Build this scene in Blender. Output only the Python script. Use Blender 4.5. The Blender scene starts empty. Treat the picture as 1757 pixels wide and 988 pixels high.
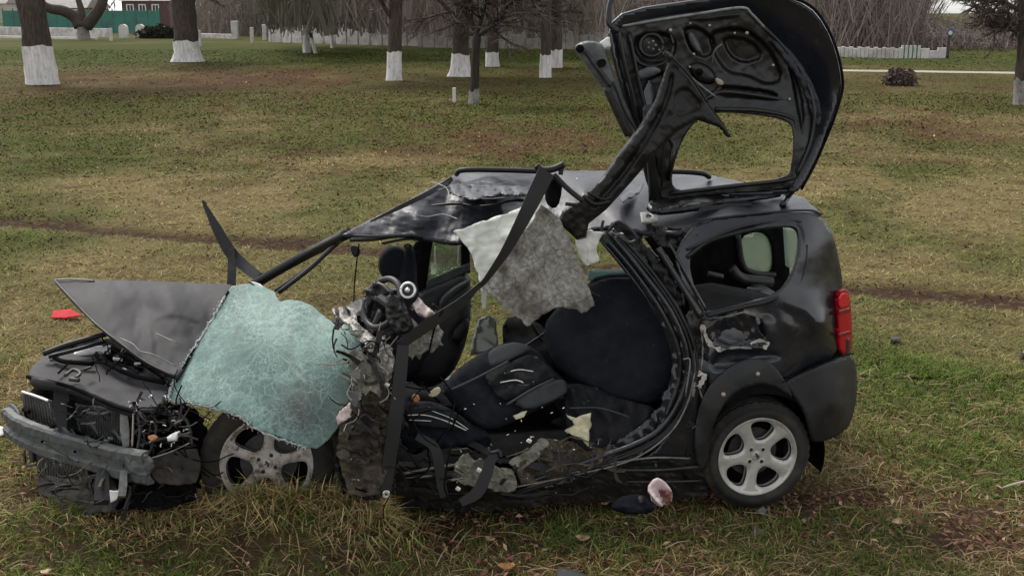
import bpy, bmesh, math, random
import numpy as np
from mathutils import Vector, Matrix

# ------------------------------------------------------------------ camera, sky, sun, exposure
scene = bpy.context.scene
COL = scene.collection
F_PX, CX, CY = 1884.0, 878.5, 494.0
CAM_H = 2.65
PITCH = math.atan((CY - 20.0) / F_PX)
cam_data = bpy.data.cameras.new('camera')
cam = bpy.data.objects.new('camera', cam_data)
COL.objects.link(cam)
cam_data.sensor_width = 36.0
cam_data.lens = 36.0 * F_PX / 1757.0
cam_data.clip_start = 0.05
cam_data.clip_end = 3000.0
cam.location = (0, 0, CAM_H)
cam.rotation_euler = (math.pi / 2 - PITCH, 0, 0)
scene.camera = cam

SUN_EL, SUN_AZ = math.radians(52), math.radians(-35)      # azimuth measured from +Y towards +X
world = bpy.data.worlds.new('World')
scene.world = world
world.use_nodes = True
wn, wl = world.node_tree.nodes, world.node_tree.links
wn.clear()
wo = wn.new('ShaderNodeOutputWorld')
bg = wn.new('ShaderNodeBackground')
sky = wn.new('ShaderNodeTexSky')
sky.sky_type = 'NISHITA'
sky.sun_disc = False
sky.sun_elevation = SUN_EL
sky.sun_rotation = SUN_AZ
sky.air_density = 1.0
sky.dust_density = 1.5
sky.ozone_density = 1.0
hs = wn.new('ShaderNodeHueSaturation')                    # grey overcast: the same sky with little blue left
hs.inputs['Saturation'].default_value = 0.12
wl.new(sky.outputs[0], hs.inputs['Color'])
wl.new(hs.outputs[0], bg.inputs['Color'])
bg.inputs['Strength'].default_value = 0.14
wl.new(bg.outputs[0], wo.inputs[0])

sun_d = bpy.data.lights.new('sun', 'SUN')
sun = bpy.data.objects.new('sun', sun_d)
COL.objects.link(sun)
sun_d.energy = 1.5
sun_d.angle = math.radians(18)
sun_d.color = (1.0, 0.95, 0.87)
sdir = Vector((math.sin(SUN_AZ) * math.cos(SUN_EL), math.cos(SUN_AZ) * math.cos(SUN_EL), math.sin(SUN_EL)))
sun.rotation_euler = sdir.to_track_quat('Z', 'Y').to_euler()
scene.view_settings.view_transform = 'Standard'
scene.view_settings.look = 'None'
scene.view_settings.gamma = 1.0
scene.view_settings.exposure = 1.08
scene.view_settings.use_curve_mapping = False
scene.cycles.max_bounces = 6
scene.cycles.transparent_max_bounces = 12

# ------------------------------------------------------------------ geometry of the place
CT, ST = math.cos(PITCH), math.sin(PITCH)
def ray(px, py):
    px = np.asarray(px, float); py = np.asarray(py, float)
    u = (px - CX) / F_PX; v = (CY - py) / F_PX
    return np.stack([u, CT + v * ST, -ST + v * CT], -1)
def P(px, py, Y):                        # the point seen at (px,py) that stands Y metres away
    d = ray(px, py)
    t = np.asarray(Y, float) / d[..., 1]
    p = d * t[..., None]
    p[..., 2] += CAM_H
    return p
def yz(px, py, z):                       # distance at which that line of sight is z above the ground
    d = ray(px, py)
    return d[..., 1] * (z - CAM_H) / d[..., 2]
def G(px, py, z=0.0):
    return P(px, py, yz(px, py, z))
YAW = math.radians(10)
NX, NY = math.sin(YAW), -math.cos(YAW)   # outward normal of the car's near side
SIDE_C = 1.32 * NX + 5.47 * NY
def ys(px, py, o):                       # distance of the plane o metres inside the car's near side
    d = ray(px, py)
    k = (d[..., 0] * NX + d[..., 1] * NY)
    t = (SIDE_C - o) / k
    return d[..., 1] * t
def project(p):
    p = np.asarray(p, float)
    x, y, z = p[..., 0], p[..., 1], p[..., 2] - CAM_H
    zc = y * CT - z * ST
    yc = y * ST + z * CT
    return CX + F_PX * x / zc, CY - F_PX * yc / zc
def ctl(c):                              # (px,py,offset) or (px,py,'z'/'y',value) -> distance
    if len(c) == 3: return float(ys(c[0], c[1], c[2]))
    if c[2] == 'z': return float(yz(c[0], c[1], c[3]))
    return float(c[3])
def W(c):
    return P(c[0], c[1], ctl(c))

# value noise, vectorised
def _hash(ix, iy, seed):
    ix = ix.astype(np.int64); iy = iy.astype(np.int64)
    h = (ix * 374761393 + iy * 668265263 + seed * 974634777) & 0xFFFFFFFF
    h = ((h ^ (h >> 13)) * 1274126177) & 0xFFFFFFFF
    h = h ^ (h >> 16)
    return (h & 0xFFFFFF) / float(0xFFFFFF)
def vnoise(x, y, seed=0):
    x = np.asarray(x, float); y = np.asarray(y, float)
    ix = np.floor(x); iy = np.floor(y)
    fx = x - ix; fy = y - iy
    fx = fx * fx * (3 - 2 * fx); fy = fy * fy * (3 - 2 * fy)
    a = _hash(ix, iy, seed); b = _hash(ix + 1, iy, seed)
    c = _hash(ix, iy + 1, seed); d = _hash(ix + 1, iy + 1, seed)
    return (a + (b - a) * fx) * (1 - fy) + (c + (d - c) * fx) * fy
def fbm(x, y, seed=0, oct=4, gain=0.5):
    s = 0; amp = 1; tot = 0
    for k in range(oct):
        s = s + amp * vnoise(x * 2 ** k + 17.3 * k, y * 2 ** k - 9.1 * k, seed + k)
        tot += amp; amp *= gain
    return s / tot
def ridged(x, y, seed=0, oct=3):
    s = 0; amp = 1; tot = 0
    for k in range(oct):
        n = vnoise(x * 2 ** k + 5.3 * k, y * 2 ** k + 3.7 * k, seed + k)
        s = s + amp * (1 - np.abs(2 * n - 1)); tot += amp; amp *= 0.5
    return s / tot

def folds(x, y, seed=0, oct=5):
    '''sharp creases between nearly flat facets, as in crushed sheet metal'''
    rs = np.random.RandomState(seed + 1)
    wx = x + 0.9 * (fbm(x * 0.7, y * 0.7, seed + 3, 2) - 0.5); wy = y + 0.9 * (fbm(x * 0.7 + 8, y * 0.7, seed + 4, 2) - 0.5)
    s = 0; tot = 0
    for k in range(oct):
        a = rs.uniform(0, math.pi); fr = rs.uniform(0.45, 1.5); ph = rs.uniform(0, 1)
        t = (wx * math.cos(a) + wy * math.sin(a)) * fr + ph
        tri = np.abs((t % 1.0) * 2 - 1); am = (0.4 + 0.8 * vnoise(x * 0.5 + 3 * k, y * 0.5, seed + 9 + k)) / fr
        s = s + am * tri; tot += 1.0 / fr * 0.8
    return s / tot
def crush(x, y, seed=0):
    return folds(x, y, seed) + 0.40 * (folds(x * 2.7, y * 2.7, seed + 50) - 0.5) + 0.18 * (folds(x * 6.5, y * 6.5, seed + 90, 3) - 0.5)
# ------------------------------------------------------------------ materials
MATS = {}
def mat(name, c1, c2=None, rough=0.7, metal=0.0, scale=8.0, lo=0.4, hi=0.65, c3=None, scale3=40.0, lo3=0.6, hi3=0.7,
        bump=0.0, bscale=60.0, spec=0.5, coat=0.0, attr=None, stretch=None, alpha=1.0, rough2=None, detail=5.0, dark_creases=None):
    if name in MATS: return MATS[name]
    m = bpy.data.materials.new(name); m.use_nodes = True
    nt = m.node_tree; N, L = nt.nodes, nt.links
    b = N['Principled BSDF']
    b.inputs['Roughness'].default_value = rough
    b.inputs['Metallic'].default_value = metal
    b.inputs['Specular IOR Level'].default_value = spec
    b.inputs['Coat Weight'].default_value = coat
    b.inputs['Coat Roughness'].default_value = 0.12
    b.inputs['Alpha'].default_value = alpha
    tc = N.new('ShaderNodeTexCoord')
    src = tc.outputs['Object']
    if stretch:
        mp = N.new('ShaderNodeMapping'); mp.inputs['Scale'].default_value = stretch
        L.new(src, mp.inputs[0]); src = mp.outputs[0]
    if attr:
        at = N.new('ShaderNodeAttribute'); at.attribute_name = attr
        col = at.outputs['Color']
    else:
        col = None
    def noise(sc, lo, hi, det=detail):
        t = N.new('ShaderNodeTexNoise'); t.inputs['Scale'].default_value = sc; t.inputs['Detail'].default_value = det
        t.inputs['Roughness'].default_value = 0.62
        L.new(src, t.inputs['Vector'])
        r = N.new('ShaderNodeMapRange'); r.inputs['From Min'].default_value = lo; r.inputs['From Max'].default_value = hi
        L.new(t.outputs['Fac'], r.inputs['Value'])
        return r.outputs[0]
    def mix(fac, a, bcol):
        x = N.new('ShaderNodeMix'); x.data_type = 'RGBA'
        L.new(fac, x.inputs[0])
        for s, v in ((6, a), (7, bcol)):
            if isinstance(v, tuple): x.inputs[s].default_value = (*v, 1)
            else: L.new(v, x.inputs[s])
        return x.outputs[2]
    base = col if col is not None else tuple(c1)
    if c2 is not None:
        fac = noise(scale, lo, hi)
        base = mix(fac, base, tuple(c2))
        if rough2 is not None:
            rr = N.new('ShaderNodeMapRange'); rr.inputs['To Min'].default_value = rough; rr.inputs['To Max'].default_value = rough2
            L.new(fac, rr.inputs['Value']); L.new(rr.outputs[0], b.inputs['Roughness'])
    if c3 is not None:
        base = mix(noise(scale3, lo3, hi3), base, tuple(c3))
    if dark_creases:  # shade in the wrinkles, put into the colour as dark lines
        w_ = N.new('ShaderNodeTexNoise'); w_.inputs['Scale'].default_value = dark_creases[0] * 0.8; w_.inputs['Detail'].default_value = 4; L.new(src, w_.inputs['Vector'])
        ma = N.new('ShaderNodeVectorMath'); ma.operation = 'MULTIPLY_ADD'; ma.inputs[1].default_value = (0.14, 0.14, 0.14)
        L.new(w_.outputs['Color'], ma.inputs[0]); L.new(src, ma.inputs[2])
        vo = N.new('ShaderNodeTexVoronoi'); vo.feature = 'DISTANCE_TO_EDGE'; vo.inputs['Scale'].default_value = dark_creases[0]; L.new(ma.outputs[0], vo.inputs['Vector'])
        vr = N.new('ShaderNodeMapRange'); vr.inputs['From Max'].default_value = dark_creases[1]; vr.inputs['To Min'].default_value = dark_creases[3]; vr.inputs['To Max'].default_value = 0
        L.new(vo.outputs['Distance'], vr.inputs['Value']); base = mix(vr.outputs[0], base, tuple(dark_creases[2]))
    if isinstance(base, tuple): b.inputs['Base Color'].default_value = (*base, 1)
    else: L.new(base, b.inputs['Base Color'])
    if bump:
        t = N.new('ShaderNodeTexNoise'); t.inputs['Scale'].default_value = bscale; t.inputs['Detail'].default_value = 6
        L.new(src, t.inputs['Vector'])
        bp = N.new('ShaderNodeBump'); bp.inputs['Strength'].default_value = bump; bp.inputs['Distance'].default_value = 0.01
        L.new(t.outputs['Fac'], bp.inputs['Height']); L.new(bp.outputs[0], b.inputs['Normal'])
    MATS[name] = m
    return m

M_PAINT = mat('car_paint', (0.011, 0.0125, 0.0165), (0.016, 0.0175, 0.021), rough=0.16, scale=5, lo=0.42, hi=0.68, c3=(0.045, 0.041, 0.036), scale3=13, lo3=0.62, hi3=0.82, bump=0.05, bscale=12, spec=0.5, rough2=0.34)
M_TORN = mat('torn_paint', (0.010, 0.011, 0.014), (0.02, 0.02, 0.022), rough=0.22, scale=9, lo=0.45, hi=0.7, c3=(0.22, 0.21, 0.19), scale3=34, lo3=0.66, hi3=0.71, bump=0.2, bscale=30, spec=0.5, rough2=0.45)
M_HOOD = mat('hood_paint', (0.026, 0.026, 0.030), (0.035, 0.034, 0.036), rough=0.6, scale=3.5, c3=(0.07, 0.066, 0.062), scale3=22, lo3=0.62, hi3=0.78, bump=0.08, bscale=20, spec=0.18, rough2=0.66)
M_ROOF = mat('roof_paint', (0.016, 0.017, 0.023), (0.024, 0.025, 0.032), rough=0.36, scale=7, lo=0.45, hi=0.7, c3=(0.10, 0.098, 0.092), scale3=30, lo3=0.66, hi3=0.74, bump=0.1, bscale=40, spec=0.22, rough2=0.45)
M_PLAST = mat('black_plastic', (0.010, 0.0105, 0.012), (0.018, 0.018, 0.018), rough=0.45, scale=10, c3=(0.04, 0.036, 0.03), scale3=16, lo3=0.62, hi3=0.8, bump=0.08, bscale=120, spec=0.35, rough2=0.6)
M_TRIM = mat('dark_trim', (0.007, 0.0066, 0.0064), (0.012, 0.011, 0.0104), rough=0.4, scale=7, bump=0.06, bscale=90, spec=0.28, rough2=0.55)
M_BLACK = mat('black_interior', (0.004, 0.004, 0.0045), (0.009, 0.009, 0.0095), rough=0.8, scale=12, bump=0.15, bscale=40, spec=0.03)
M_RUBBER = mat('tyre_rubber', (0.018, 0.017, 0.016), (0.055, 0.046, 0.036), rough=0.85, scale=7, lo=0.45, hi=0.75, bump=0.2, bscale=90, spec=0.3)
M_ALLOY = mat('alloy', (0.45, 0.44, 0.41), (0.32, 0.29, 0.25), rough=0.38, metal=0.35, scale=14, lo=0.46, hi=0.72, c3=(0.10, 0.08, 0.06), scale3=26, lo3=0.64, hi3=0.78, bump=0.1, bscale=80)
M_ALLOYD = mat('muddy_alloy', (0.42, 0.39, 0.355), (0.20, 0.155, 0.115), rough=0.55, metal=0.15, scale=16, lo=0.45, hi=0.62, c3=(0.075, 0.055, 0.042), scale3=24, lo3=0.54, hi3=0.66, bump=0.3, bscale=60)
M_STEEL = mat('bare_steel', (0.20, 0.20, 0.19), (0.10, 0.095, 0.09), rough=0.5, metal=0.4, scale=20, bump=0.2, bscale=50)
M_DARKMET = mat('dark_metal', (0.022, 0.022, 0.023), (0.05, 0.046, 0.04), rough=0.5, metal=0.3, scale=14, lo=0.45, hi=0.7, bump=0.2, bscale=60)
M_BEAM = mat('beam_metal', (0.066, 0.071, 0.072), (0.10, 0.104, 0.102), rough=0.55, metal=0.1, scale=9, lo=0.4, hi=0.7, c3=(0.035, 0.03, 0.025), scale3=26, lo3=0.55, hi3=0.7, bump=0.2, bscale=40, spec=0.3)
M_RAD = mat('radiator_fins', (0.052, 0.052, 0.05), (0.085, 0.083, 0.078), rough=0.6, metal=0.2, scale=22, lo=0.4, hi=0.6, c3=(0.022, 0.02, 0.018), scale3=60, lo3=0.5, hi3=0.62, bump=0.5, bscale=160, spec=0.3)
M_FELT = mat('grey_felt', (0.32, 0.31, 0.28), (0.19, 0.18, 0.16), rough=0.95, scale=45, lo=0.38, hi=0.62, c3=(0.105, 0.095, 0.084), scale3=8, lo3=0.50, hi3=0.66, bump=0.6, bscale=140, spec=0.1, dark_creases=(9, 0.045, (0.07, 0.065, 0.057), 0.55))
M_LINER = mat('headliner', (0.62, 0.63, 0.58), (0.50, 0.50, 0.46), rough=0.9, scale=10, lo=0.45, hi=0.7, bump=0.2, bscale=120, spec=0.15, dark_creases=(5, 0.04, (0.25, 0.25, 0.22), 0.3))
M_SEAT = mat('seat_fabric', (0.0095, 0.0105, 0.0145), (0.016, 0.017, 0.021), rough=0.9, scale=7, c3=(0.035, 0.035, 0.037), scale3=20, lo3=0.62, hi3=0.8, bump=0.3, bscale=200, spec=0.12)
M_SEATG = mat('grey_fabric', (0.052, 0.054, 0.058), (0.04, 0.041, 0.044), rough=0.9, scale=14, bump=0.3, bscale=240, spec=0.15)
M_SEATD = mat('dusty_fabric', (0.010, 0.0105, 0.012), (0.015, 0.015, 0.017), rough=0.85, scale=9, c3=(0.13, 0.13, 0.13), scale3=13, lo3=0.64, hi3=0.8, bump=0.4, bscale=60, spec=0.15, stretch=(1, 1, 3))
M_FOAM = mat('foam', (0.52, 0.49, 0.34), (0.40, 0.35, 0.22), rough=0.95, scale=22, bump=0.5, bscale=90, spec=0.1)
M_PALE = mat('pale_plastic', (0.42, 0.40, 0.37), (0.18, 0.16, 0.14), rough=0.7, scale=24, lo=0.42, hi=0.62, c3=(0.05, 0.045, 0.04), scale3=30, lo3=0.56, hi3=0.66, bump=0.4, bscale=50)
M_PINKISH = mat('torn_airbag', (0.55, 0.45, 0.42), (0.36, 0.30, 0.27), rough=0.9, scale=20, bump=0.5, bscale=60)
M_OLIVE = mat('torn_liner', (0.20, 0.195, 0.155), (0.13, 0.125, 0.095), rough=0.9, scale=14, lo=0.4, hi=0.65, c3=(0.30, 0.29, 0.24), scale3=30, lo3=0.62, hi3=0.72, bump=0.5, bscale=50, spec=0.15)
M_MUDMETAL = mat('muddy_wreckage', (0.036, 0.030, 0.022), (0.085, 0.072, 0.050), rough=0.75, scale=13, lo=0.4, hi=0.62, c3=(0.30, 0.28, 0.24), scale3=30, lo3=0.64, hi3=0.72, bump=0.6, bscale=45, spec=0.25)
M_WRECK = mat('dark_wreckage', (0.008, 0.0075, 0.007), (0.02, 0.018, 0.015), rough=0.6, scale=17, lo=0.42, hi=0.65, c3=(0.12, 0.11, 0.10), scale3=34, lo3=0.68, hi3=0.75, bump=0.6, bscale=50, spec=0.3)
M_GLOSSB = mat('gloss_black', (0.0045, 0.0045, 0.005), (0.008, 0.0076, 0.0072), rough=0.3, scale=10, lo=0.4, hi=0.65, c3=(0.03, 0.027, 0.024), scale3=26, lo3=0.62, hi3=0.75, bump=0.05, bscale=40, spec=0.42, rough2=0.48)
M_LINERDK = mat('muddy_plastic_liner', (0.022, 0.019, 0.017), (0.05, 0.042, 0.036), rough=0.7, scale=9, lo=0.42, hi=0.66, bump=0.3, bscale=40, spec=0.25)
M_WHITEPL = mat('white_plastic', (0.70, 0.70, 0.68), (0.5, 0.5, 0.48), rough=0.5, scale=20)
M_ORANGE = mat('amber_plastic', (0.50, 0.20, 0.06), (0.35, 0.16, 0.07), rough=0.5, scale=20)
M_RED = mat('red_lens', (0.34, 0.003, 0.012), (0.26, 0.003, 0.010), rough=0.3, scale=6, spec=0.12)
M_REDD = mat('dark_red_lens', (0.20, 0.003, 0.008), (0.17, 0.003, 0.007), rough=0.3, scale=6, spec=0.12)
M_CHROME = mat('bright_metal', (0.62, 0.62, 0.62), (0.5, 0.5, 0.5), rough=0.3, metal=0.6, scale=30)
M_BRASS = mat('clip', (0.34, 0.29, 0.23), rough=0.5)
M_HINGE = mat('grey_bracket', (0.085, 0.095, 0.095), (0.045, 0.048, 0.048), rough=0.5, scale=12, lo=0.4, hi=0.65, c3=(0.22, 0.22, 0.21), scale3=30, lo3=0.66, hi3=0.74, bump=0.2, bscale=40)

def glass_mat(name, tint, diff, f_diff, rough=0.08):
    m = bpy.data.materials.new(name); m.use_nodes = True
    N, L = m.node_tree.nodes, m.node_tree.links
    N.remove(N['Principled BSDF'])
    tr = N.new('ShaderNodeBsdfTransparent'); tr.inputs[0].default_value = (*tint, 1)
    di = N.new('ShaderNodeBsdfDiffuse'); di.inputs[0].default_value = (*diff, 1)
    gl = N.new('ShaderNodeBsdfGlossy'); gl.inputs['Roughness'].default_value = rough
    m1 = N.new('ShaderNodeMixShader'); m1.inputs[0].default_value = f_diff
    L.new(tr.outputs[0], m1.inputs[1]); L.new(di.outputs[0], m1.inputs[2])
    m2 = N.new('ShaderNodeMixShader'); m2.inputs[0].default_value = 0.09
    L.new(m1.outputs[0], m2.inputs[1]); L.new(gl.outputs[0], m2.inputs[2])
    L.new(m2.outputs[0], N['Material Output'].inputs[0])
    return m
M_GLASSF = glass_mat('dusty_window_glass', (0.75, 0.86, 0.80), (0.42, 0.50, 0.44), 0.42)
M_GLASSG = glass_mat('grey_window_shard', (0.55, 0.58, 0.54), (0.11, 0.115, 0.10), 0.55)
M_GLASSC = glass_mat('clear_green_glass', (0.72, 0.82, 0.74), (0.25, 0.30, 0.24), 0.12)
M_TEAL = glass_mat('teal_glass_edge', (0.55, 0.75, 0.70), (0.28, 0.42, 0.40), 0.6)

def crackle_mat():
    m = bpy.data.materials.new('shattered_laminated_glass'); m.use_nodes = True
    N, L = m.node_tree.nodes, m.node_tree.links
    b = N['Principled BSDF']; b.inputs['Roughness'].default_value = 0.6; b.inputs['Specular IOR Level'].default_value = 0.22
    tc = N.new('ShaderNodeTexCoord'); src = tc.outputs['Object']
    def vor(sc, hi):
        w = N.new('ShaderNodeTexNoise'); w.inputs['Scale'].default_value = sc * 0.6; L.new(src, w.inputs['Vector'])
        mx = N.new('ShaderNodeVectorMath'); mx.operation = 'MULTIPLY_ADD'
        mx.inputs[1].default_value = (0.05, 0.05, 0.05); L.new(w.outputs['Color'], mx.inputs[0]); L.new(src, mx.inputs[2])
        v = N.new('ShaderNodeTexVoronoi'); v.feature = 'DISTANCE_TO_EDGE'; v.inputs['Scale'].default_value = sc
        L.new(mx.outputs[0], v.inputs['Vector'])
        r = N.new('ShaderNodeMapRange'); r.inputs['From Min'].default_value = 0; r.inputs['From Max'].default_value = hi
        r.inputs['To Min'].default_value = 1; r.inputs['To Max'].default_value = 0
        L.new(v.outputs['Distance'], r.inputs['Value']); return r.outputs[0]
    def noise(sc, lo, hi):
        t = N.new('ShaderNodeTexNoise'); t.inputs['Scale'].default_value = sc; t.inputs['Detail'].default_value = 7
        t.inputs['Roughness'].default_value = 0.65
        L.new(src, t.inputs['Vector'])
        r = N.new('ShaderNodeMapRange'); r.inputs['From Min'].default_value = lo; r.inputs['From Max'].default_value = hi
        L.new(t.outputs['Fac'], r.inputs['Value']); return r.outputs[0]
    def mix(fac, a, c):
        x = N.new('ShaderNodeMix'); x.data_type = 'RGBA'
        L.new(fac, x.inputs[0])
        for s, v in ((6, a), (7, c)):
            if isinstance(v, tuple): x.inputs[s].default_value = (*v, 1)
            else: L.new(v, x.inputs[s])
        return x.outputs[2]
    def mul(a, k):
        x = N.new('ShaderNodeMath'); x.operation = 'MULTIPLY'; L.new(a, x.inputs[0])
        if isinstance(k, float): x.inputs[1].default_value = k
        else: L.new(k, x.inputs[1])
        return x.outputs[0]
    base = mix(noise(5, 0.38, 0.6), (0.150, 0.250, 0.218), (0.075, 0.115, 0.104))
    base = mix(noise(22, 0.45, 0.62), base, (0.165, 0.285, 0.25))
    base = mix(mul(noise(48, 0.50, 0.66), 0.6), base, (0.24, 0.36, 0.33))
    at = N.new('ShaderNodeAttribute'); at.attribute_name = 'grey_zone'  # grey patches stand in for dark seen through the lower right
    base = mix(at.outputs['Fac'], base, (0.080, 0.085, 0.080))
    ac = N.new('ShaderNodeAttribute'); ac.attribute_name = 'crack'
    base = mix(noise(2.2, 0.40, 0.62), base, (0.085, 0.135, 0.122))
    base = mix(mul(mul(ac.outputs['Fac'], noise(6, 0.38, 0.6)), 0.5), base, (0.31, 0.43, 0.395))
    base = mix(mul(mul(vor(13, 0.035), noise(4, 0.40, 0.64)), 0.5), base, (0.30, 0.43, 0.39))
    base = mix(mul(vor(34, 0.07), noise(7, 0.40, 0.64)), base, (0.24, 0.34, 0.31))
    base = mix(mul(noise(90, 0.54, 0.66), 0.5), base, (0.04, 0.062, 0.056))
    L.new(base, b.inputs['Base Color'])
    bp = N.new('ShaderNodeBump'); bp.inputs['Strength'].default_value = 0.12; bp.inputs['Distance'].default_value = 0.002
    L.new(vor(60, 0.2), bp.inputs['Height']); L.new(bp.outputs[0], b.inputs['Normal'])
    return m
M_CRACK = crackle_mat()

# ------------------------------------------------------------------ mesh helpers
def link(name, verts, faces, m, parent=None, smooth=True, attrs=None):
    verts = np.asarray(verts, float)
    if parent is not None:
        verts = verts - np.array(root_loc(parent))
    me = bpy.data.meshes.new(name)
    me.from_pydata(verts.tolist(), [], [tuple(f) for f in faces])
    me.update()
    if smooth: me.polygons.foreach_set('use_smooth', [True] * len(me.polygons))
    if attrs:
        for k, v in attrs.items():
            a = me.attributes.new(k, 'FLOAT', 'POINT'); a.data.foreach_set('value', np.asarray(v, np.float32))
    me.materials.append(m)
    o = bpy.data.objects.new(name, me); COL.objects.link(o)
    if parent is not None: o.parent = parent
    return o
ROOTS = {}
def root_loc(p):
    while p.parent is not None: p = p.parent
    return ROOTS.get(p.name, (0, 0, 0))
def tag(o, label=None, cat=None, group=None, kind=None):
    if label: o['label'] = label
    if cat: o['category'] = cat
    if group: o['group'] = group
    if kind: o['kind'] = kind
    return o
def empty(name, loc, label, cat, group=None):
    o = bpy.data.objects.new(name, None); COL.objects.link(o); o.location = loc
    o.empty_display_size = 0.2
    ROOTS[o.name] = tuple(loc)
    return tag(o, label, cat, group)

def chaikin(pts, n, closed=True):
    pts = np.asarray(pts, float)
    for _ in range(n):
        if closed:
            q = np.roll(pts, -1, 0)
            pts = np.stack([pts * 0.75 + q * 0.25, pts * 0.25 + q * 0.75], 1).reshape(-1, pts.shape[1])
        else:
            a, b = pts[:-1], pts[1:]
            mid = np.stack([a * 0.75 + b * 0.25, a * 0.25 + b * 0.75], 1).reshape(-1, pts.shape[1])
            pts = np.concatenate([pts[:1], mid, pts[-1:]])
    return pts
def inside(x, y, poly):
    r = np.zeros(x.shape, bool)
    n = len(poly)
    for i in range(n):
        x0, y0 = poly[i]; x1, y1 = poly[(i + 1) % n]
        if y0 == y1: continue
        c = ((y0 > y) != (y1 > y)) & (x < (x1 - x0) * (y - y0) / (y1 - y0) + x0)
        r ^= c
    return r
def near_loops(x, y, loops):
    best = np.full(x.shape, 1e9); bx = x.copy(); by = y.copy()
    for poly in loops:
        n = len(poly)
        for i in range(n):
            x0, y0 = poly[i]; x1, y1 = poly[(i + 1) % n]
            dx, dy = x1 - x0, y1 - y0
            l2 = dx * dx + dy * dy + 1e-12
            t = np.clip(((x - x0) * dx + (y - y0) * dy) / l2, 0, 1)
            qx, qy = x0 + t * dx, y0 + t * dy
            d = np.hypot(x - qx, y - qy)
            k = d < best
            best = np.where(k, d, best); bx = np.where(k, qx, bx); by = np.where(k, qy, by)
    return best, bx, by
def grid_cut(outline, holes, cell):
    outline = np.asarray(outline, float)
    x0, y0 = outline.min(0); x1, y1 = outline.max(0)
    nx = max(2, int(math.ceil((x1 - x0) / cell))); ny = max(2, int(math.ceil((y1 - y0) / cell)))
    gx = np.linspace(x0, x1, nx + 1); gy = np.linspace(y0, y1, ny + 1)
    cx, cy = np.meshgrid((gx[1:] + gx[:-1]) / 2, (gy[1:] + gy[:-1]) / 2)
    keep = inside(cx, cy, outline)
    for h in holes: keep &= ~inside(cx, cy, h)
    VX, VY = np.meshgrid(gx, gy)
    cnt = np.zeros(VX.shape, int)
    for a in (0, 1):
        for b in (0, 1):
            cnt[a:a + ny, b:b + nx] += keep
    used = cnt > 0; edge = used & (cnt < 4)
    loops = [outline] + [np.asarray(h, float) for h in holes]
    d, bx, by = near_loops(VX[edge], VY[edge], loops)
    sx, sy = VX[edge], VY[edge]
    k = d < cell * 1.1
    sx = np.where(k, bx, sx); sy = np.where(k, by, sy)
    VX[edge] = sx; VY[edge] = sy
    idx = -np.ones(VX.shape, int); idx[used] = np.arange(used.sum())
    j, i = np.nonzero(keep)
    faces = np.stack([idx[j, i], idx[j + 1, i], idx[j + 1, i + 1], idx[j, i + 1]], 1)
    return VX[used], VY[used], faces, loops
def tps(ctrl, x, y, reg=1e-4):
    c = np.asarray(ctrl, float)
    s = 100.0
    px, py, w = c[:, 0] / s, c[:, 1] / s, c[:, 2]
    n = len(c)
    def U(r2): return r2 * np.log(r2 + 1e-9)
    K = U((px[:, None] - px) ** 2 + (py[:, None] - py) ** 2) + reg * np.eye(n)
    Pm = np.stack([np.ones(n), px, py], 1)
    A = np.zeros((n + 3, n + 3)); A[:n, :n] = K; A[:n, n:] = Pm; A[n:, :n] = Pm.T
    A[n:, n:] = -1e-9 * np.eye(3)
    sol = np.linalg.solve(A, np.concatenate([w, np.zeros(3)]))
    X, Yv = x / s, y / s
    out = sol[n] + sol[n + 1] * X + sol[n + 2] * Yv
    for i in range(n): out = out + sol[i] * U((X - px[i]) ** 2 + (Yv - py[i]) ** 2)
    return out
def thicken(v, faces, thick):
    faces = np.asarray(faces)
    a, b, c, d = (v[faces[:, k]] for k in range(4))
    fn = np.cross(c - a, d - b)
    nrm = np.zeros_like(v)
    for k in range(4): np.add.at(nrm, faces[:, k], fn)
    nrm /= (np.linalg.norm(nrm, axis=1, keepdims=True) + 1e-12)
    view = v - np.array([0, 0, CAM_H])
    if (nrm * view).sum() > 0: nrm = -nrm; faces = faces[:, ::-1]
    n = len(v)
    back = v - nrm * thick
    allf = [faces, faces[:, ::-1] + n]
    e = np.concatenate([faces[:, [0, 1]], faces[:, [1, 2]], faces[:, [2, 3]], faces[:, [3, 0]]])
    key = np.sort(e, 1)
    u, inv, cnt = np.unique(key, axis=0, return_inverse=True, return_counts=True)
    be = e[cnt[inv.ravel()] == 1]
    allf.append(np.stack([be[:, 1], be[:, 0], be[:, 0] + n, be[:, 1] + n], 1))
    return np.concatenate([v, back]), np.concatenate(allf)
SEED = [0]
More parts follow.
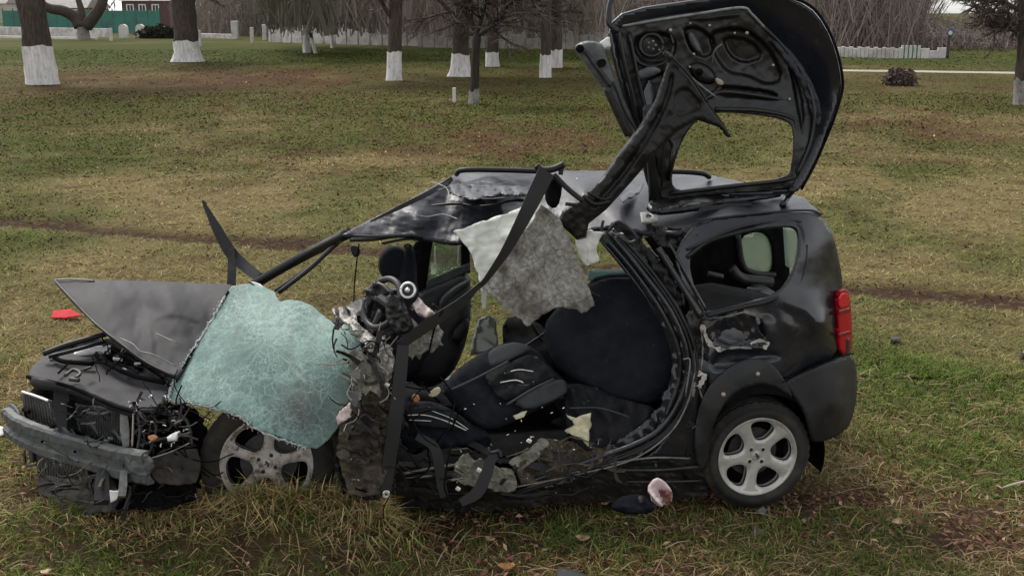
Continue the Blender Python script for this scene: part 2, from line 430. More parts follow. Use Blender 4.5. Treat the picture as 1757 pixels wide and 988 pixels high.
def sheet(name, outline, m, parent=None, holes=(), inner=(), cell=5.0, thick=0.006, crumple=0.0, cscale=60.0, kind='fbm',
          bulge=0.0, bw=30.0, rnd=1, jag=0.0, attr=None, smooth=True, stamps=(), cmask=None):
    """A panel cut to an outline; its depth runs through every control point that names one (planes stay planes)."""
    SEED[0] += 7
    sd = SEED[0]
    ctrl = [(c[0], c[1], 1.0 / ctl(c)) for c in list(outline) + list(inner) + [c for h in holes for c in h] if len(c) > 2]
    o2 = [(c[0], c[1]) for c in outline]
    o2 = chaikin(o2, rnd) if rnd and not jag else np.array(o2, float)
    if jag:
        # ragged torn edge
        pts = []
        for i in range(len(o2)):
            p, q = o2[i], o2[(i + 1) % len(o2)]
            n = max(1, int(np.hypot(*(q - p)) / 7))
            for k in range(n): pts.append(p + (q - p) * k / n)
        o2 = np.array(pts)
        rs = np.random.RandomState(sd)
        o2 = o2 + rs.uniform(-jag, jag, o2.shape)
    hs2 = [chaikin([(c[0], c[1]) for c in h], 2) for h in holes]
    x, y, faces, loops = grid_cut(o2, hs2, cell)
    w = tps(ctrl, x, y)
    Y = 1.0 / np.clip(w, 0.02, 1)
    if bulge:
        d, _, _ = near_loops(x, y, loops)
        t = np.clip(d / bw, 0, 1)
        Y = Y - bulge * np.sqrt(np.clip(1 - (1 - t) ** 2, 0, 1))
    if crumple:
        f = {'ridge': crush, 'lump': ridged}.get(kind, fbm)
        am = 1.0 if cmask is None else cmask(x, y)
        Y = Y - am * crumple * (f(x / cscale, y / cscale, sd) - 0.5) * 2
    for poly, dep, slope in stamps:                      # pressed pockets (dep > 0) and raised beads (dep < 0)
        poly = chaikin(poly, 1)
        d, _, _ = near_loops(x, y, [poly]); t = np.clip(d / slope, 0, 1) * inside(x, y, poly)
        Y = Y + dep * t * t * (3 - 2 * t)
    v = P(x, y, Y)
    at = None
    if attr: at = {a_[0]: a_[1](x, y) for a_ in (attr if isinstance(attr, list) else [attr])}
    if thick:
        n = len(v)
        v, faces = thicken(v, faces, thick)
        if at: at = {k: np.concatenate([a, a]) for k, a in at.items()}
    return link(name, v, faces, m, parent, smooth, at)

def catmull(p, n):
    p = np.asarray(p, float)
    if len(p) == 2: 
        t = np.linspace(0, 1, n)[:, None]; return p[0] * (1 - t) + p[1] * t
    q = np.concatenate([[2 * p[0] - p[1]], p, [2 * p[-1] - p[-2]]])
    out = []
    m = len(p) - 1
    for s in np.linspace(0, m - 1e-6, n):
        i = int(s); t = s - i
        a, b, c, d = q[i], q[i + 1], q[i + 2], q[i + 3]
        out.append(0.5 * ((2 * b) + (-a + c) * t + (2 * a - 5 * b + 4 * c - d) * t * t + (-a + 3 * b - 3 * c + d) * t ** 3))
    return np.array(out)
def tube_mesh(p, r, k=7, cap=True):
    p = np.asarray(p, float); n = len(p)
    r = np.broadcast_to(np.asarray(r, float), (n,)) if np.ndim(r) == 0 else np.interp(np.linspace(0, 1, n), np.linspace(0, 1, len(r)), r)
    T = np.gradient(p, axis=0); T /= np.linalg.norm(T, axis=1, keepdims=True) + 1e-12
    up = np.array([0, 0, 1.0]) if abs(T[0][2]) < 0.9 else np.array([1.0, 0, 0])
    A = np.cross(T[0], up); A /= np.linalg.norm(A)
    vs = []
    for i in range(n):
        A = A - T[i] * A.dot(T[i]); A /= np.linalg.norm(A) + 1e-12
        B = np.cross(T[i], A)
        for j in range(k):
            a = 2 * math.pi * j / k
            vs.append(p[i] + r[i] * (math.cos(a) * A + math.sin(a) * B))
    fs = []
    for i in range(n - 1):
        for j in range(k):
            j2 = (j + 1) % k
            fs.append((i * k + j, i * k + j2, (i + 1) * k + j2, (i + 1) * k + j))
    if cap:
        fs.append(tuple(range(k))[::-1]); fs.append(tuple((n - 1) * k + j for j in range(k)))
    return np.array(vs), fs
class MB:
    def __init__(s): s.v = []; s.f = []; s.n = 0
    def add(s, v, f):
        v = np.asarray(v, float)
        s.v.append(v); s.f += [tuple(int(i) + s.n for i in q) for q in f]; s.n += len(v); return s
    def tube(s, pts, r, n=None, k=7):
        p = catmull([W(c) if len(c) > 3 or not isinstance(c, np.ndarray) else c for c in pts], n or max(6, 5 * len(pts)))
        return s.add(*tube_mesh(p, r, k))
    def tube3(s, pts, r, n=None, k=7):
        return s.add(*tube_mesh(catmull(pts, n or max(4, 4 * len(pts))), r, k))
    def box(s, c, sx, sy, sz, rot=(0, 0, 0), bev=0.12):
        R = np.array(Matrix.Rotation(rot[2], 3, 'Z') @ Matrix.Rotation(rot[1], 3, 'Y') @ Matrix.Rotation(rot[0], 3, 'X'))
        b = bev * min(sx, sy, sz)
        bm = bmesh.new(); bmesh.ops.create_cube(bm, size=1)
        for v in bm.verts: v.co = Vector((v.co.x * sx, v.co.y * sy, v.co.z * sz))
        if bev: bmesh.ops.bevel(bm, geom=bm.edges[:], offset=b, segments=1, affect='EDGES')
        bm.verts.ensure_lookup_table()
        v = np.array([x.co[:] for x in bm.verts]) @ R.T + np.asarray(c)
        f = [[q.index for q in p.verts] for p in bm.faces]
        bm.free()
        return s.add(v, f)
    def build(s, name, m, parent=None, smooth=True):
        return link(name, np.concatenate(s.v), s.f, m, parent, smooth)
def tubes(name, items, m, parent=None, k=7):
    for pts, r in items:
        o = MB().tube(pts, r, k=k).build(name, m, parent)
    return o
def pieces(name, m, parent, smooth, *calls):
    """alike small pieces, each an object of its own"""
    for fn, a, kw in calls:
        b = MB(); getattr(b, fn)(*a, **kw); o = b.build(name, m, parent, smooth)
    return o
def C_(fn, *a, **kw): return (fn, a, kw)
def ribbon(name, pts, width, m, parent=None, thick=0.004, n=None, tilt=0.0):
    p = catmull([W(c) for c in pts], n or 6 * len(pts))
    T = np.gradient(p, axis=0); T /= np.linalg.norm(T, axis=1, keepdims=True)
    view = p - np.array([0, 0, CAM_H]); view /= np.linalg.norm(view, axis=1, keepdims=True)
    A = np.cross(T, view); A /= np.linalg.norm(A, axis=1, keepdims=True)
    B = np.cross(A, T)
    w = np.interp(np.linspace(0, 1, len(p)), np.linspace(0, 1, len(np.atleast_1d(width))), np.atleast_1d(width))[:, None]
    A2 = A * math.cos(tilt) + B * math.sin(tilt); B2 = np.cross(A2, T)
    q = [p - A2 * w / 2 - B2 * thick / 2, p + A2 * w / 2 - B2 * thick / 2, p + A2 * w / 2 + B2 * thick / 2, p - A2 * w / 2 + B2 * thick / 2]
    N = len(p)
    v = np.stack(q, 1).reshape(-1, 3); f = []
    for i in range(N - 1):
        for j in range(4):
            j2 = (j + 1) % 4
            f.append((i * 4 + j, i * 4 + j2, i * 4 + 4 + j2, i * 4 + 4 + j))
    f.append((0, 1, 2, 3)); f.append(tuple((N - 1) * 4 + j for j in (3, 2, 1, 0)))
    return link(name, v, f, m, parent, smooth=False)
def sweep(name, path, profile, m, parent=None, n=24):
    """profile: list of (out, up) metres, swept along a path; 'out' is horizontal, to the right of travel."""
    p = catmull([W(c) for c in path], n)
    T = np.gradient(p, axis=0); T[:, 2] *= 1
    T /= np.linalg.norm(T, axis=1, keepdims=True)
    O = np.cross(T, np.array([0, 0, 1.0])); O /= np.linalg.norm(O, axis=1, keepdims=True)
    Uv = np.cross(O, T)
    k = len(profile)
    v = np.array([p[i] + O[i] * a + Uv[i] * b for i in range(n) for a, b in profile])
    f = [(i * k + j, i * k + (j + 1) % k, (i + 1) * k + (j + 1) % k, (i + 1) * k + j) for i in range(n - 1) for j in range(k)]
    f.append(tuple(range(k))[::-1]); f.append(tuple((n - 1) * k + j for j in range(k)))
    return link(name, v, f, m, parent, smooth=False)

# ------------------------------------------------------------------ ground
def gauss(x, y, cx, cy, rx, ry, ang=0.0):
    dx, dy = x - cx, y - cy
    c, s = math.cos(ang), math.sin(ang)
    u = (dx * c + dy * s) / rx; v = (-dx * s + dy * c) / ry
    return np.exp(-(u * u + v * v))
RA, RB = G(0, 378), G(1757, 522)                         # the worn track across the meadow
def rut_d(x, y):
    dx, dy = RB[0] - RA[0], RB[1] - RA[1]
    l = math.hypot(dx, dy)
    return ((x - RA[0]) * dy - (y - RA[1]) * dx) / l + 0.25 * (fbm(x * 0.5, y * 0.5, 91, 3) - 0.5)
MOUNDS = [(-1.27, 5.13, 0.42, 0.17, 0.24), (-0.78, 5.10, 0.26, 0.16, 0.17), (-1.9, 5.15, 0.35, 0.2, 0.05), (-1.3, 5.6, 0.7, 0.35, 0.10),
          (-2.25, 5.30, 0.45, 0.22, 0.13), (-2.9, 5.6, 0.5, 0.4, 0.07)]
def gz(x, y):
    z = 0.05 * (fbm(x * 1.3, y * 1.3, 5, 4) - 0.5) + 0.03 * (fbm(x * 5, y * 5, 15, 3) - 0.5)
    z = z * np.exp(-np.maximum(0, np.hypot(x, y - 6) - 14) / 20)
    z = z - 0.05 * np.exp(-(rut_d(x, y) / 0.3) ** 2) * np.exp(-np.maximum(0, np.abs(x) - 12) / 8)
    for a, b, rx, ry, h in MOUNDS:
        z = z + h * gauss(x, y, a, b, rx, ry)
    return z
def patch_px(x, y, items):                               # patches of growth, listed by where they lie on the field
    r = 0
    for (px, py, ax, ay, w) in items:
        c = G(px, py); e = G(px + ax, py); n = G(px, py + ay); f = G(px, py - ay)
        r = r + w * gauss(x, y, c[0], c[1], abs(e[0] - c[0]), abs(f[1] - n[1]) / 2)
    return r
GREEN = [(70, 195, 170, 40, 1.0), (930, 150, 170, 50, 0.9), (580, 190, 110, 25, 0.6), (120, 270, 160, 40, 0.6), (480, 90, 300, 14, 1.0), (160, 85, 180, 10, 0.8),
         (1000, 930, 240, 60, 0.8), (1620, 660, 140, 40, 0.6), (1640, 790, 130, 50, 0.7), (1560, 160, 160, 25, 0.5), (150, 960, 120, 40, 0.5), (1580, 292, 90, 14, 0.7), (1620, 420, 160, 30, 0.4),
         (1430, 900, 110, 30, 0.7), (1560, 930, 60, 30, 0.6), (520, 940, 120, 30, 0.35), (1500, 330, 60, 20, 0.4), (1580, 105, 200, 8, 0.9), (830, 95, 200, 10, 0.6)]
LITTER = [(420, 135, 190, 26, 1.0), (880, 240, 190, 26, 1.3), (1620, 225, 170, 24, 0.9), (470, 258, 200, 22, 0.7), (60, 800, 110, 60, 1.1), (1450, 862, 110, 18, 1.5), (1290, 866, 110, 16, 1.3),
          (1680, 930, 110, 40, 1.0), (650, 900, 160, 40, 0.8), (1580, 700, 120, 30, 0.4), (150, 130, 120, 18, 0.5), (420, 540, 200, 60, 0.25), (1130, 900, 80, 16, 0.7), (840, 885, 90, 14, 0.6), (350, 950, 200, 40, 0.5),
          (1000, 290, 200, 14, 0.8), (1440, 760, 60, 20, 0.5), (90, 560, 60, 25, 0.4)]
DIRT = [(200, 935, 280, 45, 0.7), (150, 870, 130, 24, 1.3), (40, 870, 80, 50, 0.9), (560, 930, 120, 20, 0.5), (1200, 940, 120, 16, 0.6), (900, 965, 140, 14, 0.5), (1740, 940, 90, 50, 1.2), (60, 850, 100, 30, 0.8), (330, 880, 120, 18, 0.7), (1300, 850, 160, 10, 0.8), (1680, 760, 70, 12, 0.6), (60, 970, 60, 14, 0.9), (760, 878, 160, 12, 1.0), (30, 760, 50, 40, 0.6)]
STRAW = [(220, 300, 200, 40, 0.6), (560, 330, 200, 40, 0.6), (150, 460, 160, 40, 0.5), (1600, 360, 160, 30, 0.5), (1640, 560, 140, 30, 0.4), (460, 850, 120, 40, 1.3), (620, 880, 80, 30, 1.2), (1500, 310, 180, 50, 0.8), (1480, 560, 60, 60, 0.4), (300, 330, 400, 60, 0.4), (700, 270, 160, 40, 0.35)]
def mixes(x, y):
    n1 = fbm(x * 0.45, y * 0.35, 33, 4); n2 = fbm(x * 1.7, y * 1.1, 44, 4); n3 = fbm(x * 0.9 + 9, y * 0.7, 55, 4)
    g = np.clip(0.47 + 1.6 * (n1 - 0.5) + 0.7 * (n2 - 0.5) + 0.75 * patch_px(x, y, GREEN) - 0.35 * patch_px(x, y, STRAW), 0, 1)
    l = np.clip(1.2 * (n3 - 0.56) + 0.8 * (n2 - 0.6) + 0.75 * patch_px(x, y, LITTER), 0, 1)
    d = np.clip(1.2 * np.exp(-(rut_d(x, y) / 0.33) ** 2) * (0.5 + n2) + 0.8 * patch_px(x, y, DIRT) + 2.2 * (n2 - 0.66), 0, 1)
    d = np.clip(d + 0.9 * np.exp(-(rut_d(x, y) / 0.22) ** 2), 0, 1)
    under = np.clip((y + 5 * (n1 - 0.5) * 2 - 15.5) / 13, 0, 1) * np.clip((62 - y) / 16, 0, 1)
    l = np.clip(l + under * (0.42 + 0.7 * (n2 - 0.5)), 0, 1); g = np.clip(g + 0.22 * under, 0, 1)
    nearz = np.clip((6.6 - y) / 1.2, 0, 1)
    d = np.clip(d + nearz * 3.2 * np.maximum(0, fbm(x * 3.1, y * 3.1, 66, 4) - 0.50), 0, 1); l = np.clip(l + nearz * (0.22 + 1.6 * (fbm(x * 2.3, y * 2.3, 67, 3) - 0.5)), 0, 1)
    g = np.clip(g + 0.35 * np.clip((y - 52) / 10, 0, 1), 0, 1)
    return g, l, d
C_GREEN = np.array([0.047, 0.063, 0.016]); C_STRAW = np.array([0.160, 0.128, 0.060]); C_LIT = np.array([0.072, 0.038, 0.022]); C_DIRT = np.array([0.040, 0.025, 0.018])
def axis(fine0, fine1, step, end0, end1, growth=1.12):
    a = list(np.arange(fine0, fine1 + 1e-6, step)); s = step
    while a[-1] < end1: s *= growth; a.append(a[-1] + s)
    s = step
    while a[0] > end0: s *= growth; a.insert(0, a[0] - s)
    return np.array(a)
gx = axis(-5, 5, 0.045, -700, 700); gy = axis(3.6, 12.0, 0.045, -300, 1500, 1.06)
XX, YY = np.meshgrid(gx, gy)
gv = np.stack([XX.ravel(), YY.ravel(), gz(XX.ravel(), YY.ravel())], 1)
nx_, ny_ = len(gx), len(gy)
jj, ii = np.meshgrid(np.arange(ny_ - 1), np.arange(nx_ - 1), indexing='ij')
q0 = (jj * nx_ + ii).ravel()
gf = np.stack([q0, q0 + 1, q0 + 1 + nx_, q0 + nx_], 1)
def big_mesh(name, v, faces, m, col=None, smooth=False):
    me = bpy.data.meshes.new(name)
    v = np.ascontiguousarray(v, np.float32); faces = np.ascontiguousarray(faces, np.int32)
    k = faces.shape[1]
    me.vertices.add(len(v)); me.vertices.foreach_set('co', v.ravel())
    me.loops.add(faces.size); me.loops.foreach_set('vertex_index', faces.ravel())
    me.polygons.add(len(faces)); me.polygons.foreach_set('loop_start', np.arange(0, faces.size, k, dtype=np.int32))
    me.update(calc_edges=True)
    if smooth: me.polygons.foreach_set('use_smooth', np.ones(len(faces), bool))
    if col is not None:
        a = me.color_attributes.new('tone', 'FLOAT_COLOR', 'POINT')
        a.data.foreach_set('color', np.concatenate([col, np.ones((len(col), 1))], 1).astype(np.float32).ravel())
    me.materials.append(m)
    o = bpy.data.objects.new(name, me); COL.objects.link(o)
    return o
def gcol(x, y):
    g, l, d = mixes(x, y)
    c = C_STRAW * (1 - g[:, None]) + C_GREEN * g[:, None]
    c = c * (1 - l[:, None]) + C_LIT * l[:, None]
    c = c * (1 - d[:, None]) + C_DIRT * d[:, None]
    return c
soil = gcol(gv[:, 0], gv[:, 1]) * 0.86
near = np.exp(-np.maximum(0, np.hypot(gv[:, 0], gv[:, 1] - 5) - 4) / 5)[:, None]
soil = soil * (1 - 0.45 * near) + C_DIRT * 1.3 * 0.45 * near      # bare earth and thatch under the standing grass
M_GROUND = mat('meadow_soil', (0, 0, 0), (0.048, 0.030, 0.018), rough=0.95, scale=2.2, lo=0.52, hi=0.72, c3=(0.11, 0.083, 0.034), scale3=16, lo3=0.54, hi3=0.68, bump=0.7, bscale=18, spec=0.02, attr='tone')
ground = big_mesh('ground', gv, gf, M_GROUND, soil, smooth=True)
tag(ground, kind='structure')

# pale footpath on the right, kerb on the left
M_PATH = mat('pale_path', (0.31, 0.29, 0.235), (0.22, 0.205, 0.155), rough=0.9, scale=0.8)
def strip(name, pts, width, m, z=0.02):
    p = catmull([np.array(q) for q in pts], 24)
    T = np.gradient(p, axis=0); T /= np.linalg.norm(T, axis=1, keepdims=True)
    N_ = np.stack([-T[:, 1], T[:, 0], 0 * T[:, 0]], 1)
    a, b = p + N_ * width / 2, p - N_ * width / 2
    a[:, 2] = gz(a[:, 0], a[:, 1]) + z; b[:, 2] = gz(b[:, 0], b[:, 1]) + z
    n = len(p)
    v = np.concatenate([a, b]); f = [(i, i + 1, n + i + 1, n + i) for i in range(n - 1)]
    return link(name, v, f, m)
tag(strip('path', [G(1080, 118), G(1400, 121.5), G(1600, 124), G(1757, 126.5), G(1950, 130), G(2500, 139)], 1.7, M_PATH), kind='structure')
M_KERB = mat('white_kerb', (0.62, 0.60, 0.57), (0.48, 0.46, 0.43), rough=0.85, scale=1.2)
def wall_run(name, a, b, h, t, m, parent=None, base=-0.1):
    a = np.array(a); b = np.array(b)
    d = b - a; L_ = math.hypot(d[0], d[1]); c = (a + b) / 2
    mb = MB(); mb.box((c[0], c[1], base + (h - base) / 2), L_, t, h - base, (0, 0, math.atan2(d[1], d[0])), bev=0.06)
    return mb.build(name, m, parent, smooth=False)
k = wall_run('kerb', G(-60, 64), G(165, 68.5), 0.22, 0.4, M_KERB); tag(k, kind='structure')

# ------------------------------------------------------------------ buildings, walls, fences and posts across the meadow
M_WHITEW = mat('whitewashed_wall', (0.56, 0.53, 0.51), (0.34, 0.31, 0.295), rough=0.9, scale=1.4, lo=0.42, hi=0.66, c3=(0.22, 0.2, 0.18), scale3=4, lo3=0.64, hi3=0.75, bump=0.2, bscale=12)
M_GREENF = mat('green_sheet_fence', (0.012, 0.115, 0.085), (0.016, 0.15, 0.108), rough=0.5, scale=0.5, c3=(0.02, 0.06, 0.055), scale3=0.35, lo3=0.55, hi3=0.7)
M_BRICK = mat('orange_brick', (0.34, 0.155, 0.075), (0.28, 0.13, 0.07), rough=0.9, scale=3)
M_GREYROOF = mat('grey_roof', (0.30, 0.28, 0.27), (0.22, 0.21, 0.2), rough=0.85, scale=2)
M_REDROOF = mat('dark_red_wall', (0.11, 0.055, 0.05), (0.085, 0.05, 0.045), rough=0.85, scale=2)
M_BEIGE = mat('beige_render', (0.42, 0.38, 0.33), (0.33, 0.3, 0.26), rough=0.9, scale=1.5)
M_WINF = mat('white_window_frame', (0.62, 0.6, 0.6), rough=0.6)
M_WINP = mat('dark_pane', (0.03, 0.034, 0.04), rough=0.15)
M_HEDGE = mat('dark_hedge', (0.022, 0.026, 0.014), (0.04, 0.035, 0.02), rough=0.95, scale=6)
M_SAND = mat('yellow_sand', (0.52, 0.43, 0.22), (0.42, 0.35, 0.2), rough=0.95, scale=5, bump=0.4, bscale=12)

def house(name, label, pxl, pxr, base_py, eave, ridge, depth, wall_m, roof_m, wins, group=None):
    a, b = G(pxl, base_py), G(pxr, base_py)
    b = np.array([b[0], a[1], 0])
    cx, cy = (a[0] + b[0]) / 2, a[1]
    w = b[0] - a[0]
    r = empty(name, (cx, cy + depth / 2, 0), label, 'house', group)
    mb = MB(); mb.box((cx, cy + depth / 2, eave / 2), w, depth, eave, bev=0); mb.build('wall', wall_m, r, smooth=False)
    e = 0.35
    v = [(cx - w / 2 - e, cy - e, eave), (cx + w / 2 + e, cy - e, eave), (cx + w / 2 + e, cy + depth + e, eave), (cx - w / 2 - e, cy + depth + e, eave),
         (cx - w / 2 - e, cy + depth / 2, ridge), (cx + w / 2 + e, cy + depth / 2, ridge)]
    v = [(p[0], p[1], p[2] + 0.02) for p in v]
    link('roof', v, [(0, 1, 5, 4), (2, 3, 4, 5), (1, 2, 5), (3, 0, 4), (3, 2, 1, 0)], roof_m, r, smooth=False)
    for (wx, wz, ww, wh) in wins:
        mb = MB(); x = cx - w / 2 + wx * w
        for sx in (-1, 1): mb.box((x + sx * ww / 2, cy - 0.04, wz), 0.16, 0.12, wh, bev=0)
        for sz in (-1, 1): mb.box((x, cy - 0.035, wz + sz * wh / 2), ww + 0.16, 0.11, 0.16, bev=0)
        mb.box((x, cy - 0.03, wz), 0.09, 0.09, wh, bev=0)
        f = mb.build('window', M_WINF, r, smooth=False)
        mb = MB(); mb.box((x, cy - 0.012, wz), ww, 0.03, wh, bev=0); mb.build('pane', M_WINP, f, smooth=False)
    return r
house('plaster_house', 'beige plastered house cut off by the left edge behind the green fence', -120, 12, 40, 4.4, 7.0, 9, M_BEIGE, M_GREYROOF, [(0.6, 2.6, 1.2, 1.4)])
house('brick_house', 'orange brick house with pale grey roof rising behind the green fence', 70, 150, 50, 3.15, 6.0, 10, M_BRICK, M_GREYROOF, [(0.35, 2.3, 1.3, 1.3), (0.8, 2.3, 1.1, 1.2)])
house('red_house', 'dark red house with white framed windows behind the fence end', 212, 292, 50, 4.2, 7.0, 10, M_REDROOF, M_GREYROOF, [(0.18, 2.9, 1.0, 1.5), (0.44, 2.9, 1.0, 1.5), (0.72, 2.9, 1.0, 1.5)])

def panel_fence(name, label, cat, pa, pb, h, n, m, t=0.08, gap=0.04, post_m=None, post_w=0.16, part='panel', hj=0.0, seed=1, post_h=None):
    rs = random.Random(seed)
    a, b = np.array(G(*pa)), np.array(G(*pb)); d = (b - a) / n
    ang = math.atan2(d[1], d[0]); L_ = math.hypot(d[0], d[1])
    r = empty(name, tuple(((a + b) / 2)[:2]) + (0.0,), label, cat)
    for i in range(n):
        c = a + d * (i + 0.5); hh = h * (1 - hj * rs.random())
        mb = MB(); mb.box((c[0], c[1], hh / 2 - 0.05), L_ - gap - (post_w if post_m else 0), t, hh + 0.1, (0, 0, ang), bev=0.1)
        mb.build(part, m, r, smooth=False)
    if post_m:
        for i in range(n + 1):
            c = a + d * i; hh = (post_h or h * 1.1)
            mb = MB(); mb.box((c[0], c[1], hh / 2), post_w, post_w, hh, (0, 0, ang), bev=0.1); mb.build('post', post_m, r, smooth=False)
    return r
panel_fence('sheet_fence', 'tall dark green sheet metal fence beyond the road at upper left', 'fence', (8, 55.5), (276, 58), 2.75, 14, M_GREENF, gap=0.02, post_m=M_GREENF, post_w=0.12)
panel_fence('boundary_wall', 'long low white wall in front of the green fence', 'wall', (-40, 59), (188, 64.5), 0.9, 7, M_WHITEW, t=0.25)
panel_fence('boundary_wall', 'white slab wall between the thin bare trees and the wood', 'wall', (465, 73), (720, 80), 1.5, 13, M_WHITEW, t=0.18, hj=0.22, post_m=M_WHITEW, post_w=0.3, seed=3)
panel_fence('boundary_wall', 'broken white slab wall behind the thick trees left of the raised tailgate', 'wall', (722, 82), (1062, 86), 1.35, 15, M_WHITEW, t=0.18, hj=0.5, post_m=M_WHITEW, post_w=0.3, seed=5)
panel_fence('boundary_wall', 'low white wall far off between the large trunk and the first gate post', 'wall', (338, 65), (398, 67), 0.45, 4, M_WHITEW, t=0.25)
panel_fence('boundary_wall', 'long white slab wall at the foot of the wood right of the tailgate', 'wall', (1432, 98), (1545, 101), 0.58, 8, M_WHITEW, t=0.16, hj=0.12, post_m=M_WHITEW, post_w=0.2, post_h=0.62, seed=7)
panel_fence('boundary_wall', 'short white wall right of the small green gate', 'wall', (1578, 101), (1622, 100), 0.62, 3, M_WHITEW, t=0.16, hj=0.3, seed=8)
panel_fence('green_gate', 'small green gate set in the far white wall', 'gate', (1547, 101), (1576, 101), 0.68, 4, mat('green_gate', (0.03, 0.15, 0.11), rough=0.5), gap=0.16, post_m=M_WHITEW, post_w=0.12)
for (px, py, h_, w_, lab) in [(191, 70.5, 1.15, 0.28, 'slim white post in front of the low wall beside the rounded posts'), (343.5, 80.5, 1.25, 0.2, 'slim white post just right of the large whitewashed trunk'),
                              (404, 67.5, 1.75, 0.62, 'thick square white gate post left of a dark opening'), (433, 74, 1.3, 0.28, 'thin white post standing between two white gate posts'),
                              (454.5, 69, 1.45, 0.38, 'square white gate post right of a dark opening')]:
    c = G(px, py); mb = MB(); mb.box((c[0], c[1], h_ / 2 - 0.05), w_, w_, h_ + 0.1, bev=0.12)
    tag(mb.build('concrete_post', M_WHITEW, None, smooth=False), lab, 'post', 'white posts across the meadow')
for (px, lab) in [(213, 'rounded white gate pillar at the right end of the low wall'), (242, 'rounded white gate pillar at the left end of the dark hedge')]:
    c = G(px, 65.5); pr = [(0.0, 0.0)]
    n = 12; v = []; hw, hh = 0.42, 0.95
    out = [(-hw, 0), (hw, 0), (hw, hh)] + [(hw * math.cos(t), hh + 0.42 * math.sin(t)) for t in np.linspace(0.2, math.pi - 0.2, 8)] + [(-hw, hh)]
    v = [(c[0] + a, c[1] - 0.3, b) for a, b in out] + [(c[0] + a, c[1] + 0.3, b) for a, b in out]; m_ = len(out)
    f = [tuple(range(m_)), tuple(range(2 * m_ - 1, m_ - 1, -1))] + [(i, i + m_, (i + 1) % m_ + m_, (i + 1) % m_) for i in range(m_)]
    tag(link('gate_pillar', v, f, M_KERB, smooth=False), lab, 'pillar', 'rounded gate pillars')
c = G(779.5, 175.5); mb = MB(); mb.box((c[0], c[1], 0.2), 0.1, 0.1, 0.46, bev=0.15)
tag(mb.build('marker_post', M_KERB, None, smooth=False), 'short white marker post in the grass before the flared whitewashed trunk', 'post')
c = G(1625, 101); r = empty('sign_pole', tuple(c), 'dark pole with a small blue and white round sign near the far wall', 'sign')
mb = MB(); mb.tube3([c, c + np.array([0, 0, 1.55])], 0.09); mb.build('pole', mat('dark_pole', (0.05, 0.035, 0.035), rough=0.8), r)
mb = MB(); mb.tube3([c + np.array([0, -0.12, 1.5]), c + np.array([0, -0.08, 1.5])], 0.22, n=3, k=16); s_ = mb.build('sign_disc', mat('blue_sign', (0.06, 0.075, 0.17), rough=0.6), r, smooth=False)
mb = MB(); mb.tube3([c + np.array([0, -0.135, 1.46]), c + np.array([0, -0.125, 1.46])], 0.12, n=3, k=14); mb.build('sign_symbol', M_KERB, s_, smooth=False)

def leafy(name, c, rx, ry, rz, n, m, seed, size=0.12, parent=None):
    rs = np.random.RandomState(seed)
    d = rs.normal(size=(n, 3)); d /= np.linalg.norm(d, axis=1, keepdims=True)
    p = d * rs.uniform(0.35, 1.0, (n, 1)) ** 0.6 * np.array([rx, ry, rz]) + np.array(c) + np.array([0, 0, rz * 0.5])
    p[:, 2] = np.maximum(p[:, 2], 0.03)
    a = rs.normal(size=(n, 3)) * size; b = rs.normal(size=(n, 3)) * size
    v = np.stack([p, p + a, p + b], 1).reshape(-1, 3)
    return big_mesh(name, v, np.arange(3 * n).reshape(-1, 3), m)
c = (G(245, 66.5) + G(312, 66.5)) / 2
tag(leafy('hedge', c, 2.6, 0.8, 0.75, 2500, M_HEDGE, 4, 0.2), 'dark clipped hedge in front of the yellow sand heap', 'hedge')
c = G(283, 60); mb = MB()
th = np.linspace(0, 2 * math.pi, 22)[:-1]
v = [(c[0], c[1], 0.95)]; f = []
for k_, (rr, hz) in enumerate([(0.5, 0.75), (1.0, 0.4), (1.5, 0.0)]):
    v += [(c[0] + rr * math.cos(t) * (1 + 0.15 * math.sin(3 * t)), c[1] + rr * math.sin(t), hz + 0.06 * math.sin(5 * t)) for t in th]
for i in range(21):
    j = (i + 1) % 21; f.append((0, 1 + i, 1 + j))
    for k_ in range(2): f.append((1 + 21 * k_ + i, 1 + 21 * (k_ + 1) + i, 1 + 21 * (k_ + 1) + j, 1 + 21 * k_ + j))
tag(link('sand_heap', v, f, M_SAND), 'heap of yellow sand left of the large whitewashed trunk', 'sand heap')

# ------------------------------------------------------------------ trees with whitewashed feet
M_BARK = mat('bark', (0.088, 0.068, 0.058), (0.044, 0.034, 0.029), rough=0.95, scale=5, stretch=(3, 3, 0.5), lo=0.4, hi=0.62, c3=(0.045, 0.052, 0.03), scale3=2.0, lo3=0.52, hi3=0.7, bump=0.9, bscale=7, spec=0.15)
M_BARKD = mat('wet_dark_bark', (0.026, 0.022, 0.020), (0.045, 0.039, 0.033), rough=0.95, scale=5, stretch=(3, 3, 0.5), bump=0.8, bscale=9, spec=0.15)
M_LIME = mat('limewash', (0.66, 0.64, 0.62), (0.44, 0.41, 0.40), rough=0.95, scale=4, stretch=(2.5, 2.5, 0.5), lo=0.42, hi=0.66, c3=(0.20, 0.18, 0.17), scale3=9, lo3=0.60, hi3=0.70, bump=0.4, bscale=8, spec=0.1)
M_LIMEG = mat('faded_limewash', (0.25, 0.235, 0.22), (0.15, 0.135, 0.12), rough=0.95, scale=6, lo=0.42, hi=0.62, c3=(0.06, 0.05, 0.045), scale3=9, lo3=0.6, hi3=0.7, bump=0.4, bscale=8, spec=0.1)
M_TWIG = mat('twigs', (0.11, 0.09, 0.075), (0.14, 0.115, 0.095), rough=0.95, scale=0.5, spec=0.1)
